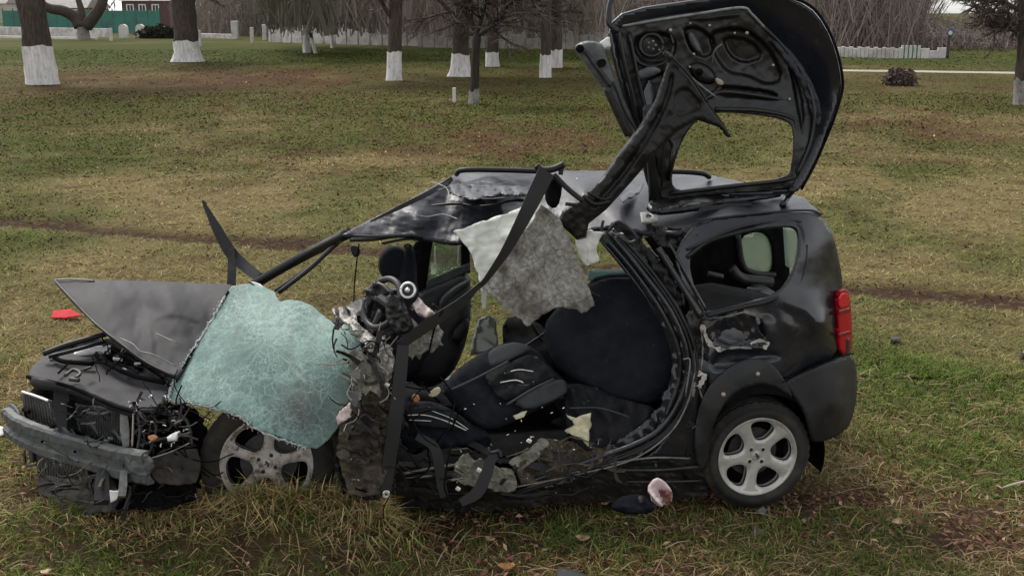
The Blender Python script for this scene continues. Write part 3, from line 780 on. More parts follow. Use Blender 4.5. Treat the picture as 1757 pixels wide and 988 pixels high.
def trunk_geo(c, r, z0, z1, lean, flare, seed, k=24, off=0.0, rough=0.11, top_jag=0.0):
    n = max(4, int((z1 - z0) / 0.28)); v = []
    th = np.linspace(0, 2 * math.pi, k + 1)[:-1]
    lobes = np.random.RandomState(seed).uniform(0, 6.28, 3)
    for i in range(n + 1):
        z = z0 + (z1 - z0) * i / n
        rr = r * (1 - 0.035 * min(z, 8)) 
        fl = 1 + flare * math.exp(-z / 0.35) * (1 + 0.45 * np.cos(4 * th + lobes[0]))
        bump = 1 + rough * (np.cos(3 * th + lobes[1] + z * 0.4) * 0.6 + (vnoise(th * 3 + 30, np.full(k, z * 2.0), seed) - 0.5) * 2)
        R_ = rr * fl * bump + off
        zz = z + (top_jag * (vnoise(th * 2.2, th * 0, seed + 3) - 0.5) if i == n else 0)
        v.append(np.stack([c[0] + lean[0] * z + R_ * np.cos(th), c[1] + lean[1] * z + R_ * np.sin(th), np.full(k, z) * 0 + zz], 1))
    f = [(i * k + j, i * k + (j + 1) % k, (i + 1) * k + (j + 1) % k, (i + 1) * k + j) for i in range(n) for j in range(k)]
    f.append(tuple(n * k + j for j in range(k)))
    return np.concatenate(v), f
def grow(mb, p, d, L_, r, depth, rs, twigs):
    pts = [p]; n = 4
    for i in range(n):
        d = d + np.array([rs.gauss(0, 0.14), rs.gauss(0, 0.14), rs.gauss(0.01, 0.1)]); d /= np.linalg.norm(d)
        pts.append(pts[-1] + d * L_ / n)
    mb.add(*tube_mesh(np.array(pts), [r, r * 0.55], k=5 if depth > 1 else 4))
    if depth == 0:
        for q in pts[1:]:
            for _ in range(5): twigs.append((q, d + np.array([rs.gauss(0, 0.7), rs.gauss(0, 0.7), rs.gauss(-0.2, 0.5)]), L_ * rs.uniform(0.3, 0.8)))
        return
    for q in pts[1:]:
        for _ in range(2 if depth > 1 else 1):
            nd = d + np.array([rs.gauss(0, 0.75), rs.gauss(0, 0.75), rs.gauss(0.05, 0.45)]); nd /= np.linalg.norm(nd)
            grow(mb, q, nd, L_ * rs.uniform(0.55, 0.8), r * 0.5, depth - 1, rs, twigs)
def twig_mesh(twigs, w, seed):
    rs = np.random.RandomState(seed)
    P0 = np.array([t[0] for t in twigs]); D = np.array([t[1] / np.linalg.norm(t[1]) * t[2] for t in twigs])
    S = np.cross(D, rs.normal(size=D.shape)); S /= np.linalg.norm(S, axis=1, keepdims=True) + 1e-9
    return np.stack([P0 - S * w, P0 + S * w, P0 + D], 1).reshape(-1, 3), np.arange(3 * len(P0)).reshape(-1, 3)
def limb(mb, pts, r):
    mb.add(*tube_mesh(catmull(pts, 16), r, 9))
def tree(label, px, py, wpx, band, lean=(0, 0), height=9.0, limbs=(), flare=0.25, seed=1, bark=None, lime=None, crown_z=4.0, nl=7, depth=2, L0=3.0, group='whitewashed trees in the meadow', band_part=True, boughs=()):
    c = G(px, py); c[2] = 0
    rad = wpx * (c[1] / CT) / F_PX / 2 * 1.0
    c[1] += rad
    rs = random.Random(seed)
    t = empty('bare_tree', tuple(c), label, 'tree', group)
    v, f = trunk_geo(c, rad, -0.1, height, lean, flare, seed)
    link('trunk', v, f, bark or M_BARK, t)
    if band_part:
        v, f = trunk_geo(c, rad, -0.08, band, lean, flare, seed, off=0.012 + rad * 0.03, top_jag=0.14)
        link('painted_band', v, f[:-1], lime or M_LIME, t)
    mb = MB(); tw = []
    for (z, dx, dz, L_, r) in limbs:
        p = c + np.array([lean[0] * z, lean[1] * z, z]); d = np.array([dx, rs.gauss(0, 0.15), dz]); d /= np.linalg.norm(d)
        grow(mb, p, d, L_, r, 2, rs, tw)
    for pts, r in boughs: limb(mb, [P(a, b, c[1] + dy) for a, b, dy in pts], r)
    for i in range(nl):
        z = crown_z + (height - crown_z) * (i + 0.3) / nl
        p = c + np.array([lean[0] * z, lean[1] * z, z]); a = rs.uniform(0, 6.28)
        d = np.array([math.cos(a), math.sin(a), 0.55]); d /= np.linalg.norm(d)
        grow(mb, p, d, L0 * rs.uniform(0.7, 1.1), rad * 0.35, depth, rs, tw)
    if mb.v: mb.build('crown', bark or M_BARK, t)
    if tw:
        v, f = twig_mesh(tw, 0.012 + 0.00018 * c[1], seed)
        o = big_mesh('twigs', v - np.array(c), f, M_TWIG); o.parent = t
    return t
tree('thick leaning tree with a tall bright whitewashed foot at far left of the meadow', 63, 146, 46, 1.42, lean=(-0.035, 0), height=9, flare=0.10, seed=11)
tree('forked tree with a grey whitewashed foot before the green fence', 140, 69, 17, 1.25, lean=(0.0, 0), height=1.75, boughs=[([(138, 46, 0), (128, 30, 0), (108, 19, -0.5), (78, 12, -1), (40, -20, -1.5)], [0.62, 0.5, 0.36]), ([(148, 46, 0), (162, 28, 0), (174, 8, 0), (184, -30, 0.5), (200, -90, 1)], [0.6, 0.5, 0.4]), ([(142, 46, 0), (140, 20, 0.5), (132, -10, 1), (126, -60, 1.5)], [0.4, 0.28, 0.2])], flare=0.3, seed=12, lime=M_LIMEG, nl=0)
tree('large straight tree with a fluted whitewashed foot left of the gate posts', 317, 107, 40, 1.1, lean=(0.0, 0), height=10, flare=0.22, seed=13, limbs=[(2.9, 1.0, 1.0, 3.0, 0.1)])
tree('slender tree with a long white foot standing before the slab wall', 525, 91, 11, 1.75, lean=(0, 0), height=7, flare=0.08, seed=14, crown_z=2.2, nl=6, L0=2.2)
tree('thin crooked sapling with a white foot leaning beside the slender tree', 541, 92, 5, 1.0, lean=(-0.22, 0), height=5, flare=0.08, seed=15, crown_z=1.8, nl=6, L0=1.6)
tree('thin young tree with a white foot right of the crooked sapling', 570, 83, 5, 1.0, lean=(0, 0), height=6, flare=0.1, seed=16, crown_z=1.6, nl=6, L0=2.0)
tree('upright tree with a clean white foot between the young trees and the flared trunk', 675, 139, 22, 1.12, lean=(0.05, 0), height=9, flare=0.14, seed=17, limbs=[(2.3, 0.3, 1.0, 4.0, 0.12), (2.2, -0.5, 0.8, 3.0, 0.1)])
tree('thick tree with a speckled white foot flaring wide at the roots', 790, 132, 27, 0.9, lean=(0.02, 0), height=9, flare=0.42, seed=18, limbs=[(2.0, -0.8, 0.8, 3.0, 0.12), (1.6, 0.8, 0.3, 2.0, 0.08)])
tree('small dark gnarled tree with a faded grey foot in front of the flared trunk', 812, 179, 14, 0.42, lean=(0.06, 0), height=2.1, flare=0.22, seed=19, bark=M_BARKD, lime=M_LIMEG, nl=0, limbs=[(1.95, 0.9, 0.38, 1.2, 0.075), (2.0, -0.35, 1.0, 1.5, 0.08), (2.0, 0.3, 1.0, 1.8, 0.07), (2.0, 0.75, 0.7, 1.6, 0.06)])
tree('stout tree with a short broken white foot behind the gnarled tree', 844, 115, 20, 0.72, lean=(0, 0), height=8, flare=0.15, seed=20, crown_z=2.0)
tree('straight tree with a tall white foot left of the raised tailgate', 936, 134, 17, 0.95, lean=(0.01, 0), height=9, flare=0.05, seed=21)
tree('straight tree half hidden behind the one left of the raised tailgate', 955, 117, 19, 0.85, lean=(0, 0), height=9, flare=0.05, seed=22)
tree('dark drooping tree with a grey foot cut off by the right edge', 1761, 182, 26, 0.75, lean=(-0.08, 0), height=4.2, flare=0.15, seed=23, lime=M_LIMEG, crown_z=2.0, nl=8, depth=2, L0=1.1, limbs=[(2.0, -0.9, 0.5, 1.1, 0.08), (2.1, -0.9, 0.1, 0.9, 0.06)])
c = G(1543, 147)
b_ = leafy('low_bush', c, 0.62, 0.5, 0.42, 700, mat('brown_twiggy_bush', (0.07, 0.046, 0.038), (0.10, 0.068, 0.056), rough=0.95, scale=5), 9, 0.09)
tag(b_, 'small brown leafless bush alone in the open grass on the right', 'bush')

# the wood behind: one tangled mass of bare stems
def wood():
    rs = np.random.RandomState(8)
    n = 32000
    px = rs.uniform(330, 2300, n)
    Y = np.where(px < 1060, rs.uniform(108, 150, n), rs.uniform(80, 125, n))
    Y = np.where((px < 480), rs.uniform(125, 160, n), Y)
    X = (px - CX) / F_PX * Y * 1.0
    h = rs.uniform(2.5, 9.0, n) * (0.65 + 0.7 * vnoise(px / 45.0, px * 0, 3))
    h = np.where(np.abs(px - 1650) < 85, np.minimum(h * 0.2, 1.2), h); h = np.where(np.abs(px - 362) < 22, h * 0.45, h)
    z0 = np.where(rs.uniform(size=n) < 0.4, 0, rs.uniform(0, 4.5, n))
    lean = rs.normal(0, 0.30, (n, 2))
    hang = (px > 470) & (px < 1060) & (rs.uniform(size=n) < 0.36)      # crowns reaching forward over the slab wall
    Y = np.where(hang, rs.uniform(62, 92, n), Y); X = (px - CX) / F_PX * Y
    z0 = np.where(hang, rs.uniform(1.2, 2.6, n), z0)
    z0 = np.where(np.abs(px - 1650) < 85, z0 * 0.2, z0)
    # evergreen shrubs hang lower and greener among the thin trees
    base = np.stack([X, Y, z0], 1); top = np.stack([X + lean[:, 0] * h, Y + lean[:, 1] * h, z0 + h], 1)
    w = rs.uniform(0.02, 0.055, n) + 0.17 * (rs.uniform(size=n) < 0.02)
    side = np.stack([np.ones(n), rs.normal(0, 0.5, n), np.zeros(n)], 1); side /= np.linalg.norm(side, axis=1, keepdims=True)
    v = np.stack([base - side * w[:, None], base + side * w[:, None], top + side * w[:, None] * 0.25, top - side * w[:, None] * 0.25], 1)
    tone = np.clip(fbm(px / 70.0, Y / 12, 12, 3), 0, 1)[:, None]
    green = np.clip(np.exp(-((px - 520) / 130) ** 2) + 0.8 * np.exp(-((px - 930) / 90) ** 2), 0, 1)[:, None] * rs.uniform(0.3, 1, (n, 1))
    c = np.array([0.25, 0.208, 0.185]) * (0.7 + 0.6 * tone) * rs.uniform(0.7, 1.3, (n, 1))  # stems lightened, so the haze of distance sits in their colour
    c = c * (1 - green) + np.array([0.112, 0.118, 0.080]) * green
    # twigs
    m = 160000
    q = rs.randint(0, n, m); t = rs.uniform(0.2, 1, (m, 1))
    p = base[q] * (1 - t) + top[q] * t
    d = rs.normal(size=(m, 3)) * np.array([0.7, 0.5, 0.6]) * rs.uniform(0.4, 1.1, (m, 1))
    sd = np.cross(d, rs.normal(size=(m, 3))); sd /= np.linalg.norm(sd, axis=1, keepdims=True) + 1e-9
    tw = np.stack([p - sd * 0.022, p + sd * 0.022, p + d + sd * 0.006, p + d - sd * 0.006], 1)
    allv = np.concatenate([v.reshape(-1, 3), tw.reshape(-1, 3)])
    col = np.concatenate([np.repeat(c, 4, 0), np.repeat(c[q] * rs.uniform(0.8, 1.35, (m, 1)), 4, 0)])
    return big_mesh('wood', allv, np.arange(len(allv)).reshape(-1, 4), mat('wood_stems', (0, 0, 0), rough=0.95, attr='tone', spec=0.1), col)
tag(wood(), 'mass of bare brown trees and undergrowth beyond the walls', 'wood', kind='stuff')

# ------------------------------------------------------------------ the wrecked car
FWD = np.array([-math.cos(YAW), -math.sin(YAW), 0.0]); INW = np.array([-NX, -NY, 0.0])
AX0 = P(1300, 784, ys(1300, 784, 0.0)); AX0[2] = 0
def CC(s, o, z): return AX0 + FWD * s + INW * o + np.array([0, 0, z])
CAR = empty('wrecked_car', tuple(CC(1.0, 0.8, 0.0)), 'dark grey car torn open in a crash, its tailgate raised and its front crushed', 'car')
def part(o, label=None):
    if label: o['label'] = label
    return o

# --- underbody and hidden shell
mb = MB()
for (s0, s1, o0, o1, z0, z1) in [(-0.28, 1.9, 0.22, 1.58, 0.24, 0.33), (0.3, 1.85, 0.7, 0.95, 0.32, 0.48), (-0.5, 0.28, 0.3, 1.5, 0.42, 0.6)]:
    c = CC((s0 + s1) / 2, (o0 + o1) / 2, (z0 + z1) / 2); mb.box(c, s1 - s0, o1 - o0, z1 - z0, (0, 0, YAW), bev=0.05)
mb.build('floor_pan', M_BLACK, CAR, smooth=False)
mb = MB(); mb.box(CC(1.0, 1.6, 0.26), 2.1, 0.1, 0.16, (0, 0, YAW)); mb.build('sill', M_PAINT, CAR, smooth=False)
mb = MB()
mb.box(CC(2.05, 0.95, 0.55), 0.12, 1.1, 0.5, (0, 0, YAW)); mb.box(CC(2.45, 0.95, 0.52), 0.5, 0.6, 0.4, (0, 0.05, YAW))
mb.box(CC(2.5, 0.7, 0.40), 0.4, 0.3, 0.3, (0.3, 0.2, YAW))
mb.build('engine_block', M_WRECK, CAR, smooth=False)
sheet('far_side_panel', [(1100, 400), (1300, 376), (1340, 374), (1352, 385), (1356, 470), (1352, 600), (1250, 640), (1100, 640), (960, 650), (866, 612), (863, 548), (905, 545), (960, 520), (1010, 492), (1030, 474), (1112, 471), (1128, 436)], M_BLACK, CAR,
      holes=[[(1266, 402, 1.55), (1322, 396), (1330, 466), (1305, 470, 1.55), (1277, 458)]],
      inner=[(1100, 620, 1.55), (1340, 600, 1.55), (1345, 390, 1.55), (1110, 410, 1.55)], thick=0.05, cell=5)
g1 = sheet('window', [(1262, 399, 1.57), (1326, 393, 1.57), (1334, 470, 1.57), (1272, 462, 1.57)], M_GLASSF, CAR, thick=0.004, rnd=0, cell=8)
part(g1, 'dusty quarter window on the far side')
g1 = sheet('window', [(1344, 388, 1.35), (1378, 388, 1.35), (1374, 462, 1.35), (1348, 458, 1.35)], M_GLASSF, CAR, thick=0.004, rnd=0, cell=8)
part(g1, 'dusty glass in the rear corner')
tubes('window_seal', [([(1266, 402, 1.53), (1274, 452, 1.53), (1292, 468, 1.53), (1330, 472, 1.53)], 0.02)], M_PLAST, CAR)
tubes('interior_trim', [([(1255, 460, 1.48), (1275, 478, 1.47), (1325, 484, 1.47)], 0.035), ([(1282, 497, 1.3), (1318, 500, 1.3)], 0.018), ([(1284, 498, 1.3), (1278, 520, 1.3)], 0.012), ([(1215, 470, 1.4), (1240, 475, 1.4)], 0.02)], M_DARKMET, CAR)
sheet('parcel_tray', [(1185, 478, 1.2), (1330, 505, 0.9), (1345, 522, 0.3), (1215, 548, 0.25), (1188, 525, 0.7)], M_BLACK, CAR, thick=0.02, crumple=0.02, cscale=40)
sheet('far_window_glass', [(1010, 463, 1.6), (1115, 462, 1.6), (1118, 476, 1.6), (1008, 482, 1.6)], M_TEAL, CAR, thick=0.005, rnd=0)

# --- rear quarter
def roofo(y): return 0.19
qout = [(1160, 424), (1200, 378, 0.17), (1300, 367, 0.17), (1385, 363, 0.18), (1412, 373, 0.22), (1430, 405, 0.24), (1441, 450, 0.26), (1447, 492, 0.28), (1440, 502), (1437, 560, 0.20), (1437, 612, 0.16), (1385, 632), (1340, 655), (1315, 645), (1285, 640), (1252, 655), (1226, 692), (1210, 742),
        (1206, 800), (1130, 808, 0.05), (1085, 803, 0.06), (1140, 760), (1168, 700), (1184, 640), (1190, 580), (1184, 520), (1164, 470)]
sheet('quarter_panel', qout, M_PAINT, CAR,
      holes=[[(1180, 440), (1215, 416), (1265, 400), (1330, 388), (1364, 388), (1374, 402), (1369, 446), (1352, 486), (1322, 510), (1272, 522), (1214, 537), (1203, 522), (1190, 490)]],
      inner=[(1390, 430, 0.10), (1390, 500, 0.045), (1390, 580, 0.02), (1300, 580, 0.0), (1250, 560, 0.02), (1240, 600, 0.0), (1300, 530, 0.03), (1180, 600, 0.04), (1175, 500, 0.07), (1175, 720, 0.03), (1330, 630, -0.01), (1300, 376, 0.15), (1200, 700, 0.0), (1420, 560, 0.05), (1200, 560, 0.05)],
      thick=0.02, cell=3.6, crumple=0.006, cscale=55,
      stamps=[([(1232, 596), (1322, 596), (1352, 614), (1296, 626), (1230, 642), (1212, 625)], 0.030, 12), ([(1325, 512), (1404, 536), (1400, 580), (1345, 562)], 0.014, 18), ([(1196, 640), (1222, 640), (1214, 720), (1196, 735)], 0.03, 8), ([(1215, 545), (1300, 535), (1322, 588), (1230, 600)], 0.025, 8), ([(1300, 440 + 100), (1330, 540), (1336, 585), (1318, 596)], -0.012, 8)])
tubes('window_seal', [([(1178, 442, 0.11), (1215, 414, 0.12), (1265, 399, 0.13), (1330, 386, 0.14), (1366, 386, 0.14), (1377, 402, 0.12), (1371, 448, 0.08), (1354, 489, 0.04), (1324, 514, 0.02), (1272, 527, 0.02), (1214, 541, 0.02)], 0.013),
                      ([(1180, 428, 0.11), (1262, 392, 0.12), (1335, 379, 0.14), (1374, 380, 0.14)], 0.008),
                      ([(1385, 420, 0.1), (1381, 462, 0.06), (1362, 502, 0.03), (1330, 526, 0.01)], 0.006)], M_PLAST, CAR)
tubes('roof_gutter', [([(1196, 378, 0.165), (1300, 366, 0.165), (1385, 361, 0.175), (1410, 368, 0.21)], 0.006)], M_HOOD, CAR)
sheet('wheel_arch', [(1200, 805, -0.02), (1192, 760), (1195, 712, -0.025), (1212, 668), (1240, 638, -0.03), (1268, 620), (1296, 613, -0.03), (1325, 622), (1347, 652, -0.03), (1362, 684, -0.02), (1352, 676), (1328, 662), (1300, 658), (1265, 670), (1236, 700), (1220, 742), (1213, 805, 0.0)], M_PLAST, CAR,
      inner=[(1290, 636, -0.055), (1215, 705, -0.05), (1205, 760, -0.04)], thick=0.03, cell=4, crumple=0.004, cscale=40)
mb = MB()                                                   # dark arch liner behind the wheel
th = np.linspace(math.radians(-15), math.radians(195), 24)
c = CC(0, 0, 0.31); v = []
for o_ in (0.03, 0.45):
    for t in th: v.append(c + FWD * (0.40 * math.cos(t)) + np.array([0, 0, 0.38 * math.sin(t)]) + INW * o_)
n = len(th)
f = [(i, i + 1, n + i + 1, n + i) for i in range(n - 1)] + [tuple(range(n, 2 * n))]
link('arch_liner', v, f, M_BLACK, CAR)
sheet('rear_bumper', [(1343, 655, -0.02), (1385, 636, -0.01), (1438, 615, 0.05), (1465, 608, 0.2), (1472, 650, 0.22), (1468, 702, 0.20), (1452, 742, 0.12), (1396, 763, 0.0), (1392, 742), (1380, 705), (1362, 678, -0.02)], M_PLAST, CAR,
      inner=[(1400, 690, -0.03), (1440, 660, 0.02), (1445, 700, 0.02)], thick=0.03, cell=4.5)
tubes('bumper_seam', [([(1341, 656, -0.03), (1385, 634, -0.02), (1438, 613, 0.04), (1464, 606, 0.19)], 0.005)], M_BLACK, CAR)
mb = MB()
mb.box(CC(-0.55, 0.85, 0.72), 0.12, 1.25, 0.40, (0, 0, YAW), bev=0.2); mb.build('rear_panel', M_PLAST, CAR, smooth=False)
tl = sheet('tail_light', [(1436, 500, 0.16), (1447, 494, 0.22), (1457, 499, 0.30), (1462, 545, 0.32), (1463, 606, 0.32), (1440, 612, 0.17), (1437, 560, 0.15)], M_RED, CAR, thick=0.03, cell=2.5, bulge=0.02, bw=6)
sheet('lens', [(1439, 505, 0.125), (1456, 501, 0.26), (1459, 524, 0.285), (1439, 530, 0.125)], mat('bright_red_lens', (0.50, 0.006, 0.022), rough=0.25, spec=0.15), tl, thick=0.004, cell=2.2, rnd=1)
sheet('lens', [(1439, 533, 0.125), (1459, 527, 0.285), (1460, 534, 0.29), (1439, 540, 0.125)], M_REDD, tl, thick=0.004, cell=2.2, rnd=0)
sheet('lens', [(1439, 572, 0.125), (1461, 566, 0.29), (1461, 572, 0.29), (1439, 579, 0.125)], M_REDD, tl, thick=0.004, cell=2.2, rnd=0)
for (px, py) in [(1299, 640), (1240, 675)]:
    p = P(px, py, ys(px, py, -0.045)); MB().tube3([p, p + np.array([0.002, -0.018, 0])], 0.011, n=3, k=8).build('clip', M_BRASS, CAR)
# dents and the torn skin behind the door opening
sheet('torn_skin', [(1205, 552, 0.02), (1240, 545, 0.0), (1285, 534, -0.01), (1302, 545, -0.01), (1300, 566), (1322, 590, -0.01), (1310, 600), (1270, 594, 0.0), (1235, 600, 0.01), (1222, 585), (1210, 572, 0.01)], M_TORN, CAR, inner=[(1260, 568, 0.045), (1240, 572, 0.05)], thick=0.006, cell=3, jag=2.0, crumple=0.02, cscale=22, kind='ridge')
def fray(path, w, m=M_STEEL, name='torn_edge', seed=1):
    rs = random.Random(seed); n = 12
    ribbon(name, path, [w * rs.uniform(0.15, 1.3) for _ in range(n)], m, CAR, thick=0.003, n=26, tilt=rs.uniform(-0.5, 0.5))
fray([(1204, 556, 0.0), (1210, 574, -0.01), (1220, 592, -0.012), (1238, 601, -0.02)], 0.028, M_PALE, seed=1)
fray([(1236, 600, -0.02), (1262, 596, -0.03), (1290, 597, -0.03)], 0.013, seed=2)
fray([(1288, 590, -0.02), (1304, 584, -0.03), (1318, 590, -0.02), (1310, 598, -0.02)], 0.022, M_PALE, seed=3)
fray([(1226, 546, -0.01), (1252, 541, -0.02), (1276, 535, -0.03)], 0.012, seed=4)
fray([(1276, 534, -0.03), (1296, 541, -0.03), (1303, 556, -0.03)], 0.016, seed=5)
fray([(1198, 640, -0.01), (1209, 644, -0.02), (1199, 664, -0.02)], 0.03, M_PALE, seed=6)
fray([(1199, 664, -0.02), (1206, 690, -0.02), (1200, 722, -0.02), (1188, 735, -0.01)], 0.012, seed=7)
fray([(1192, 655, -0.02), (1189, 680, -0.02)], 0.02, seed=8)
fray([(1203, 562, 0.0), (1206, 600, 0.0), (1203, 634, 0.0)], 0.012, seed=9)
sheet('torn_skin', [(1192, 560, 0.02), (1208, 565, 0.01), (1216, 600, 0.0), (1210, 650, 0.0), (1216, 700, 0.0), (1200, 735, 0.0), (1172, 732, 0.02), (1186, 680, 0.02), (1195, 620, 0.03)], M_WRECK, CAR, thick=0.006, cell=5, jag=2.5, crumple=0.03, cscale=26, smooth=False, kind='ridge')
# door opening frame: nested ribs sweeping from the roof to the sill
base = [(1045, 398, 0.26), (1100, 462, 0.16), (1150, 535, 0.07), (1180, 610, 0.03), (1170, 680, 0.02), (1120, 745, 0.03), (1010, 790, 0.05), (880, 836, 0.06)]
ribs = []
for k_, (dx, dy, do, r_) in enumerate([(0, 0, 0.0, 0.014), (-13, 6, 0.05, 0.018), (9, 8, -0.005, 0.007), (-24, 6, 0.1, 0.013), (17, 12, -0.01, 0.009)]):
    ribs.append(([(x + dx * (1 if i < 5 else 0.4) + random.Random(k_ * 9 + i).uniform(-2, 2), y + dy * (0.2 if i < 5 else 1), o + do) for i, (x, y, o) in enumerate(base)], r_))
tubes('door_frame', ribs[:2] + [ribs[3]], M_TORN, CAR)
tubes('door_seal', [ribs[2], ribs[4]], M_PLAST, CAR)
sheet('door_frame', [(1030, 398, 0.33), (1062, 392, 0.28), (1110, 448, 0.18), (1165, 528, 0.08), (1196, 612, 0.04), (1188, 690, 0.04), (1140, 762, 0.05), (1060, 802, 0.06), (900, 850, 0.09), (860, 845, 0.12), (1000, 782, 0.10), (1100, 735, 0.08), (1146, 680, 0.07), (1158, 610, 0.09), (1132, 545, 0.13), (1084, 470, 0.22)], M_PAINT, CAR, thick=0.03, cell=4, crumple=0.015, cscale=26, kind='ridge')
tubes('door_frame', [([(1130, 425, 0.14), (1165, 482, 0.08), (1203, 545, 0.03)], 0.017), ([(1150, 420, 0.12), (1178, 472, 0.07), (1212, 533, 0.03)], 0.008)], M_TORN, CAR)
sheet('pillar_root', [(1178, 545, 0.06), (1195, 520, 0.06), (1204, 560, 0.04), (1202, 605, 0.04), (1186, 600, 0.05)], M_DARKMET, CAR, thick=0.03, cell=3, crumple=0.01, cscale=16, jag=1.0)
tubes('torn_edge', [([(1192, 640, 0.0), (1180, 690, 0.0), (1150, 742, 0.0), (1085, 788, 0.01), (985, 815, 0.02), (870, 838, 0.03)], 0.005), ([(1172, 616, 0.01), (1184, 620, 0.0), (1176, 680, 0.0)], 0.005),
                    ([(905, 836, 0.05), (1000, 806, 0.04), (1105, 786, 0.03), (1190, 786, 0.02)], 0.006)], M_STEEL, CAR)
sheet('sill', [(668, 800, 0.05), (760, 802, 0.05), (900, 812, 0.07), (1040, 800, 0.05), (1205, 782, 0.0), (1215, 850, 0.06), (1130, 858, 0.12), (900, 868, 0.16), (690, 872, 0.16)], M_WRECK, CAR, thick=0.03, cell=6, crumple=0.03, cscale=40, smooth=False, kind='ridge', jag=2)
tubes('sill_rib', [([(1060, 806, 0.02), (1130, 806, 0.0), (1200, 800, -0.01)], 0.008), ([(1075, 826, 0.03), (1140, 826, 0.02), (1205, 824, 0.02)], 0.006), ([(1125, 795, 0.01), (1128, 830, 0.03), (1140, 850, 0.05)], 0.008)], M_DARKMET, CAR)

# --- roof
RZ = 'z'
rout = [(588, 403, 'z', 1.46), (612, 388), (650, 369, 'z', 1.53), (700, 344, 'z', 1.60), (760, 310, 'z', 1.67), (785, 297, 'z', 1.69), (920, 293, 'z', 1.69), (1080, 293, 'z', 1.69), (1217, 300, 'z', 1.67), (1300, 318, 'z', 1.66), (1378, 338, 'z', 1.64), (1408, 366, 'z', 1.60), (1300, 368, 'z', 1.61), (1200, 380, 'z', 1.58),
        (1165, 398, 'z', 1.55), (1110, 398, 'z', 1.54), (1050, 388, 'z', 1.55), (1000, 396, 'z', 1.50), (950, 378, 'z', 1.53), (905, 384, 'z', 1.50), (860, 402, 'z', 1.46), (820, 413, 'z', 1.43), (780, 415, 'z', 1.42), (730, 408, 'z', 1.43), (690, 402, 'z', 1.445), (640, 405, 'z', 1.445)]
def roofbreak(x, y): return 0
sheet('roof', rout, M_ROOF, CAR, inner=[(800, 330, 'z', 1.63), (850, 318, 'z', 1.67), (760, 345, 'z', 1.58), (830, 355, 'z', 1.56), (900, 335, 'z', 1.60), (720, 375, 'z', 1.53), (1000, 330, 'z', 1.66), (1080, 340, 'z', 1.64), (1130, 365, 'z', 1.57), (1250, 340, 'z', 1.655), (1000, 360, 'z', 1.58)],
      thick=0.025, cell=3, crumple=0.030, cscale=70, kind='ridge', jag=0.6, cmask=lambda x, y: np.clip((1060 - x) / 90, 0.22, 1))
ribbon('roof_fold', [(770, 332, 'z', 1.645), (810, 324, 'z', 1.665), (850, 330, 'z', 1.66), (890, 326, 'z', 1.665), (932, 332, 'z', 1.64)], [0.004, 0.03, 0.01, 0.026, 0.012, 0.034, 0.006], M_GLOSSB, CAR, thick=0.008, tilt=0.5)
ribbon('roof_fold', [(740, 352, 'z', 1.60), (790, 350, 'z', 1.62), (830, 356, 'z', 1.61), (880, 344, 'z', 1.62), (915, 346, 'z', 1.60)], [0.004, 0.016, 0.008, 0.03, 0.01, 0.02, 0.005], M_GLOSSB, CAR, thick=0.008, tilt=-0.4)
ribbon('roof_fold', [(636, 380, 'z', 1.53), (690, 354, 'z', 1.60), (742, 328, 'z', 1.65), (775, 306, 'z', 1.68)], [0.01, 0.025, 0.03, 0.02], M_TRIM, CAR, thick=0.01)
tubes('roof_crease', [([(752, 326, 'z', 1.665), (790, 317, 'z', 1.675), (830, 320, 'z', 1.675), (870, 314, 'z', 1.68)], 0.0035), ([(790, 338, 'z', 1.65), (840, 341, 'z', 1.65), (890, 336, 'z', 1.65)], 0.003), ([(700, 364, 'z', 1.58), (730, 372, 'z', 1.56), (760, 368, 'z', 1.57), (786, 376, 'z', 1.56)], 0.003), ([(740, 312, 'z', 1.685), (765, 322, 'z', 1.67), (772, 340, 'z', 1.645)], 0.003)], M_STEEL, CAR)
ribbon('roof_fold', [(1165, 352, 'z', 1.645), (1230, 346, 'z', 1.65), (1330, 336, 'z', 1.665)], [0.03, 0.02, 0.01], M_GLOSSB, CAR, thick=0.01)
ribbon('roof_fold', [(1130, 360, 'z', 1.62), (1200, 358, 'z', 1.63), (1290, 350, 'z', 1.645)], [0.02, 0.03, 0.01], M_TRIM, CAR, thick=0.01)
tubes('roof_header', [([(590, 404, 'z', 1.45), (640, 407, 'z', 1.44), (700, 405, 'z', 1.435), (760, 415, 'z', 1.41), (790, 417, 'z', 1.41)], 0.013), ([(600, 412, 'z', 1.43), (645, 410, 'z', 1.43), (675, 405, 'z', 1.43)], 0.012), ([(655, 418, 'z', 1.39), (700, 410, 'z', 1.41), (740, 414, 'z', 1.40)], 0.008)], M_TRIM, CAR)
tubes('roof_rail', [([(783, 299, 'z', 1.70), (795, 292, 'z', 1.735), (860, 292, 'z', 1.735), (930, 294, 'z', 1.73)], 0.016)], M_TRIM, CAR)
tubes('roof_rail', [([(1120, 296, 'z', 1.72), (1165, 295, 'z', 1.725), (1205, 298, 'z', 1.71), (1217, 304, 'z', 1.68)], 0.016)], M_TRIM, CAR)
sheet('roof_fold', [(770, 318, 'z', 1.675), (820, 312, 'z', 1.685), (880, 318, 'z', 1.685), (925, 322, 'z', 1.675), (915, 336, 'z', 1.655), (860, 334, 'z', 1.66), (810, 342, 'z', 1.65), (775, 334, 'z', 1.655)], M_ROOF, CAR, thick=0.006, cell=3, crumple=0.06, cscale=24, kind='ridge', jag=1.5)
sheet('roof_tear', [(975, 297, 'z', 1.70), (1035, 295, 'z', 1.70), (1030, 306, 'z', 1.70), (990, 306, 'z', 1.70)], M_LINER, CAR, thick=0.006, cell=3, jag=1.5)
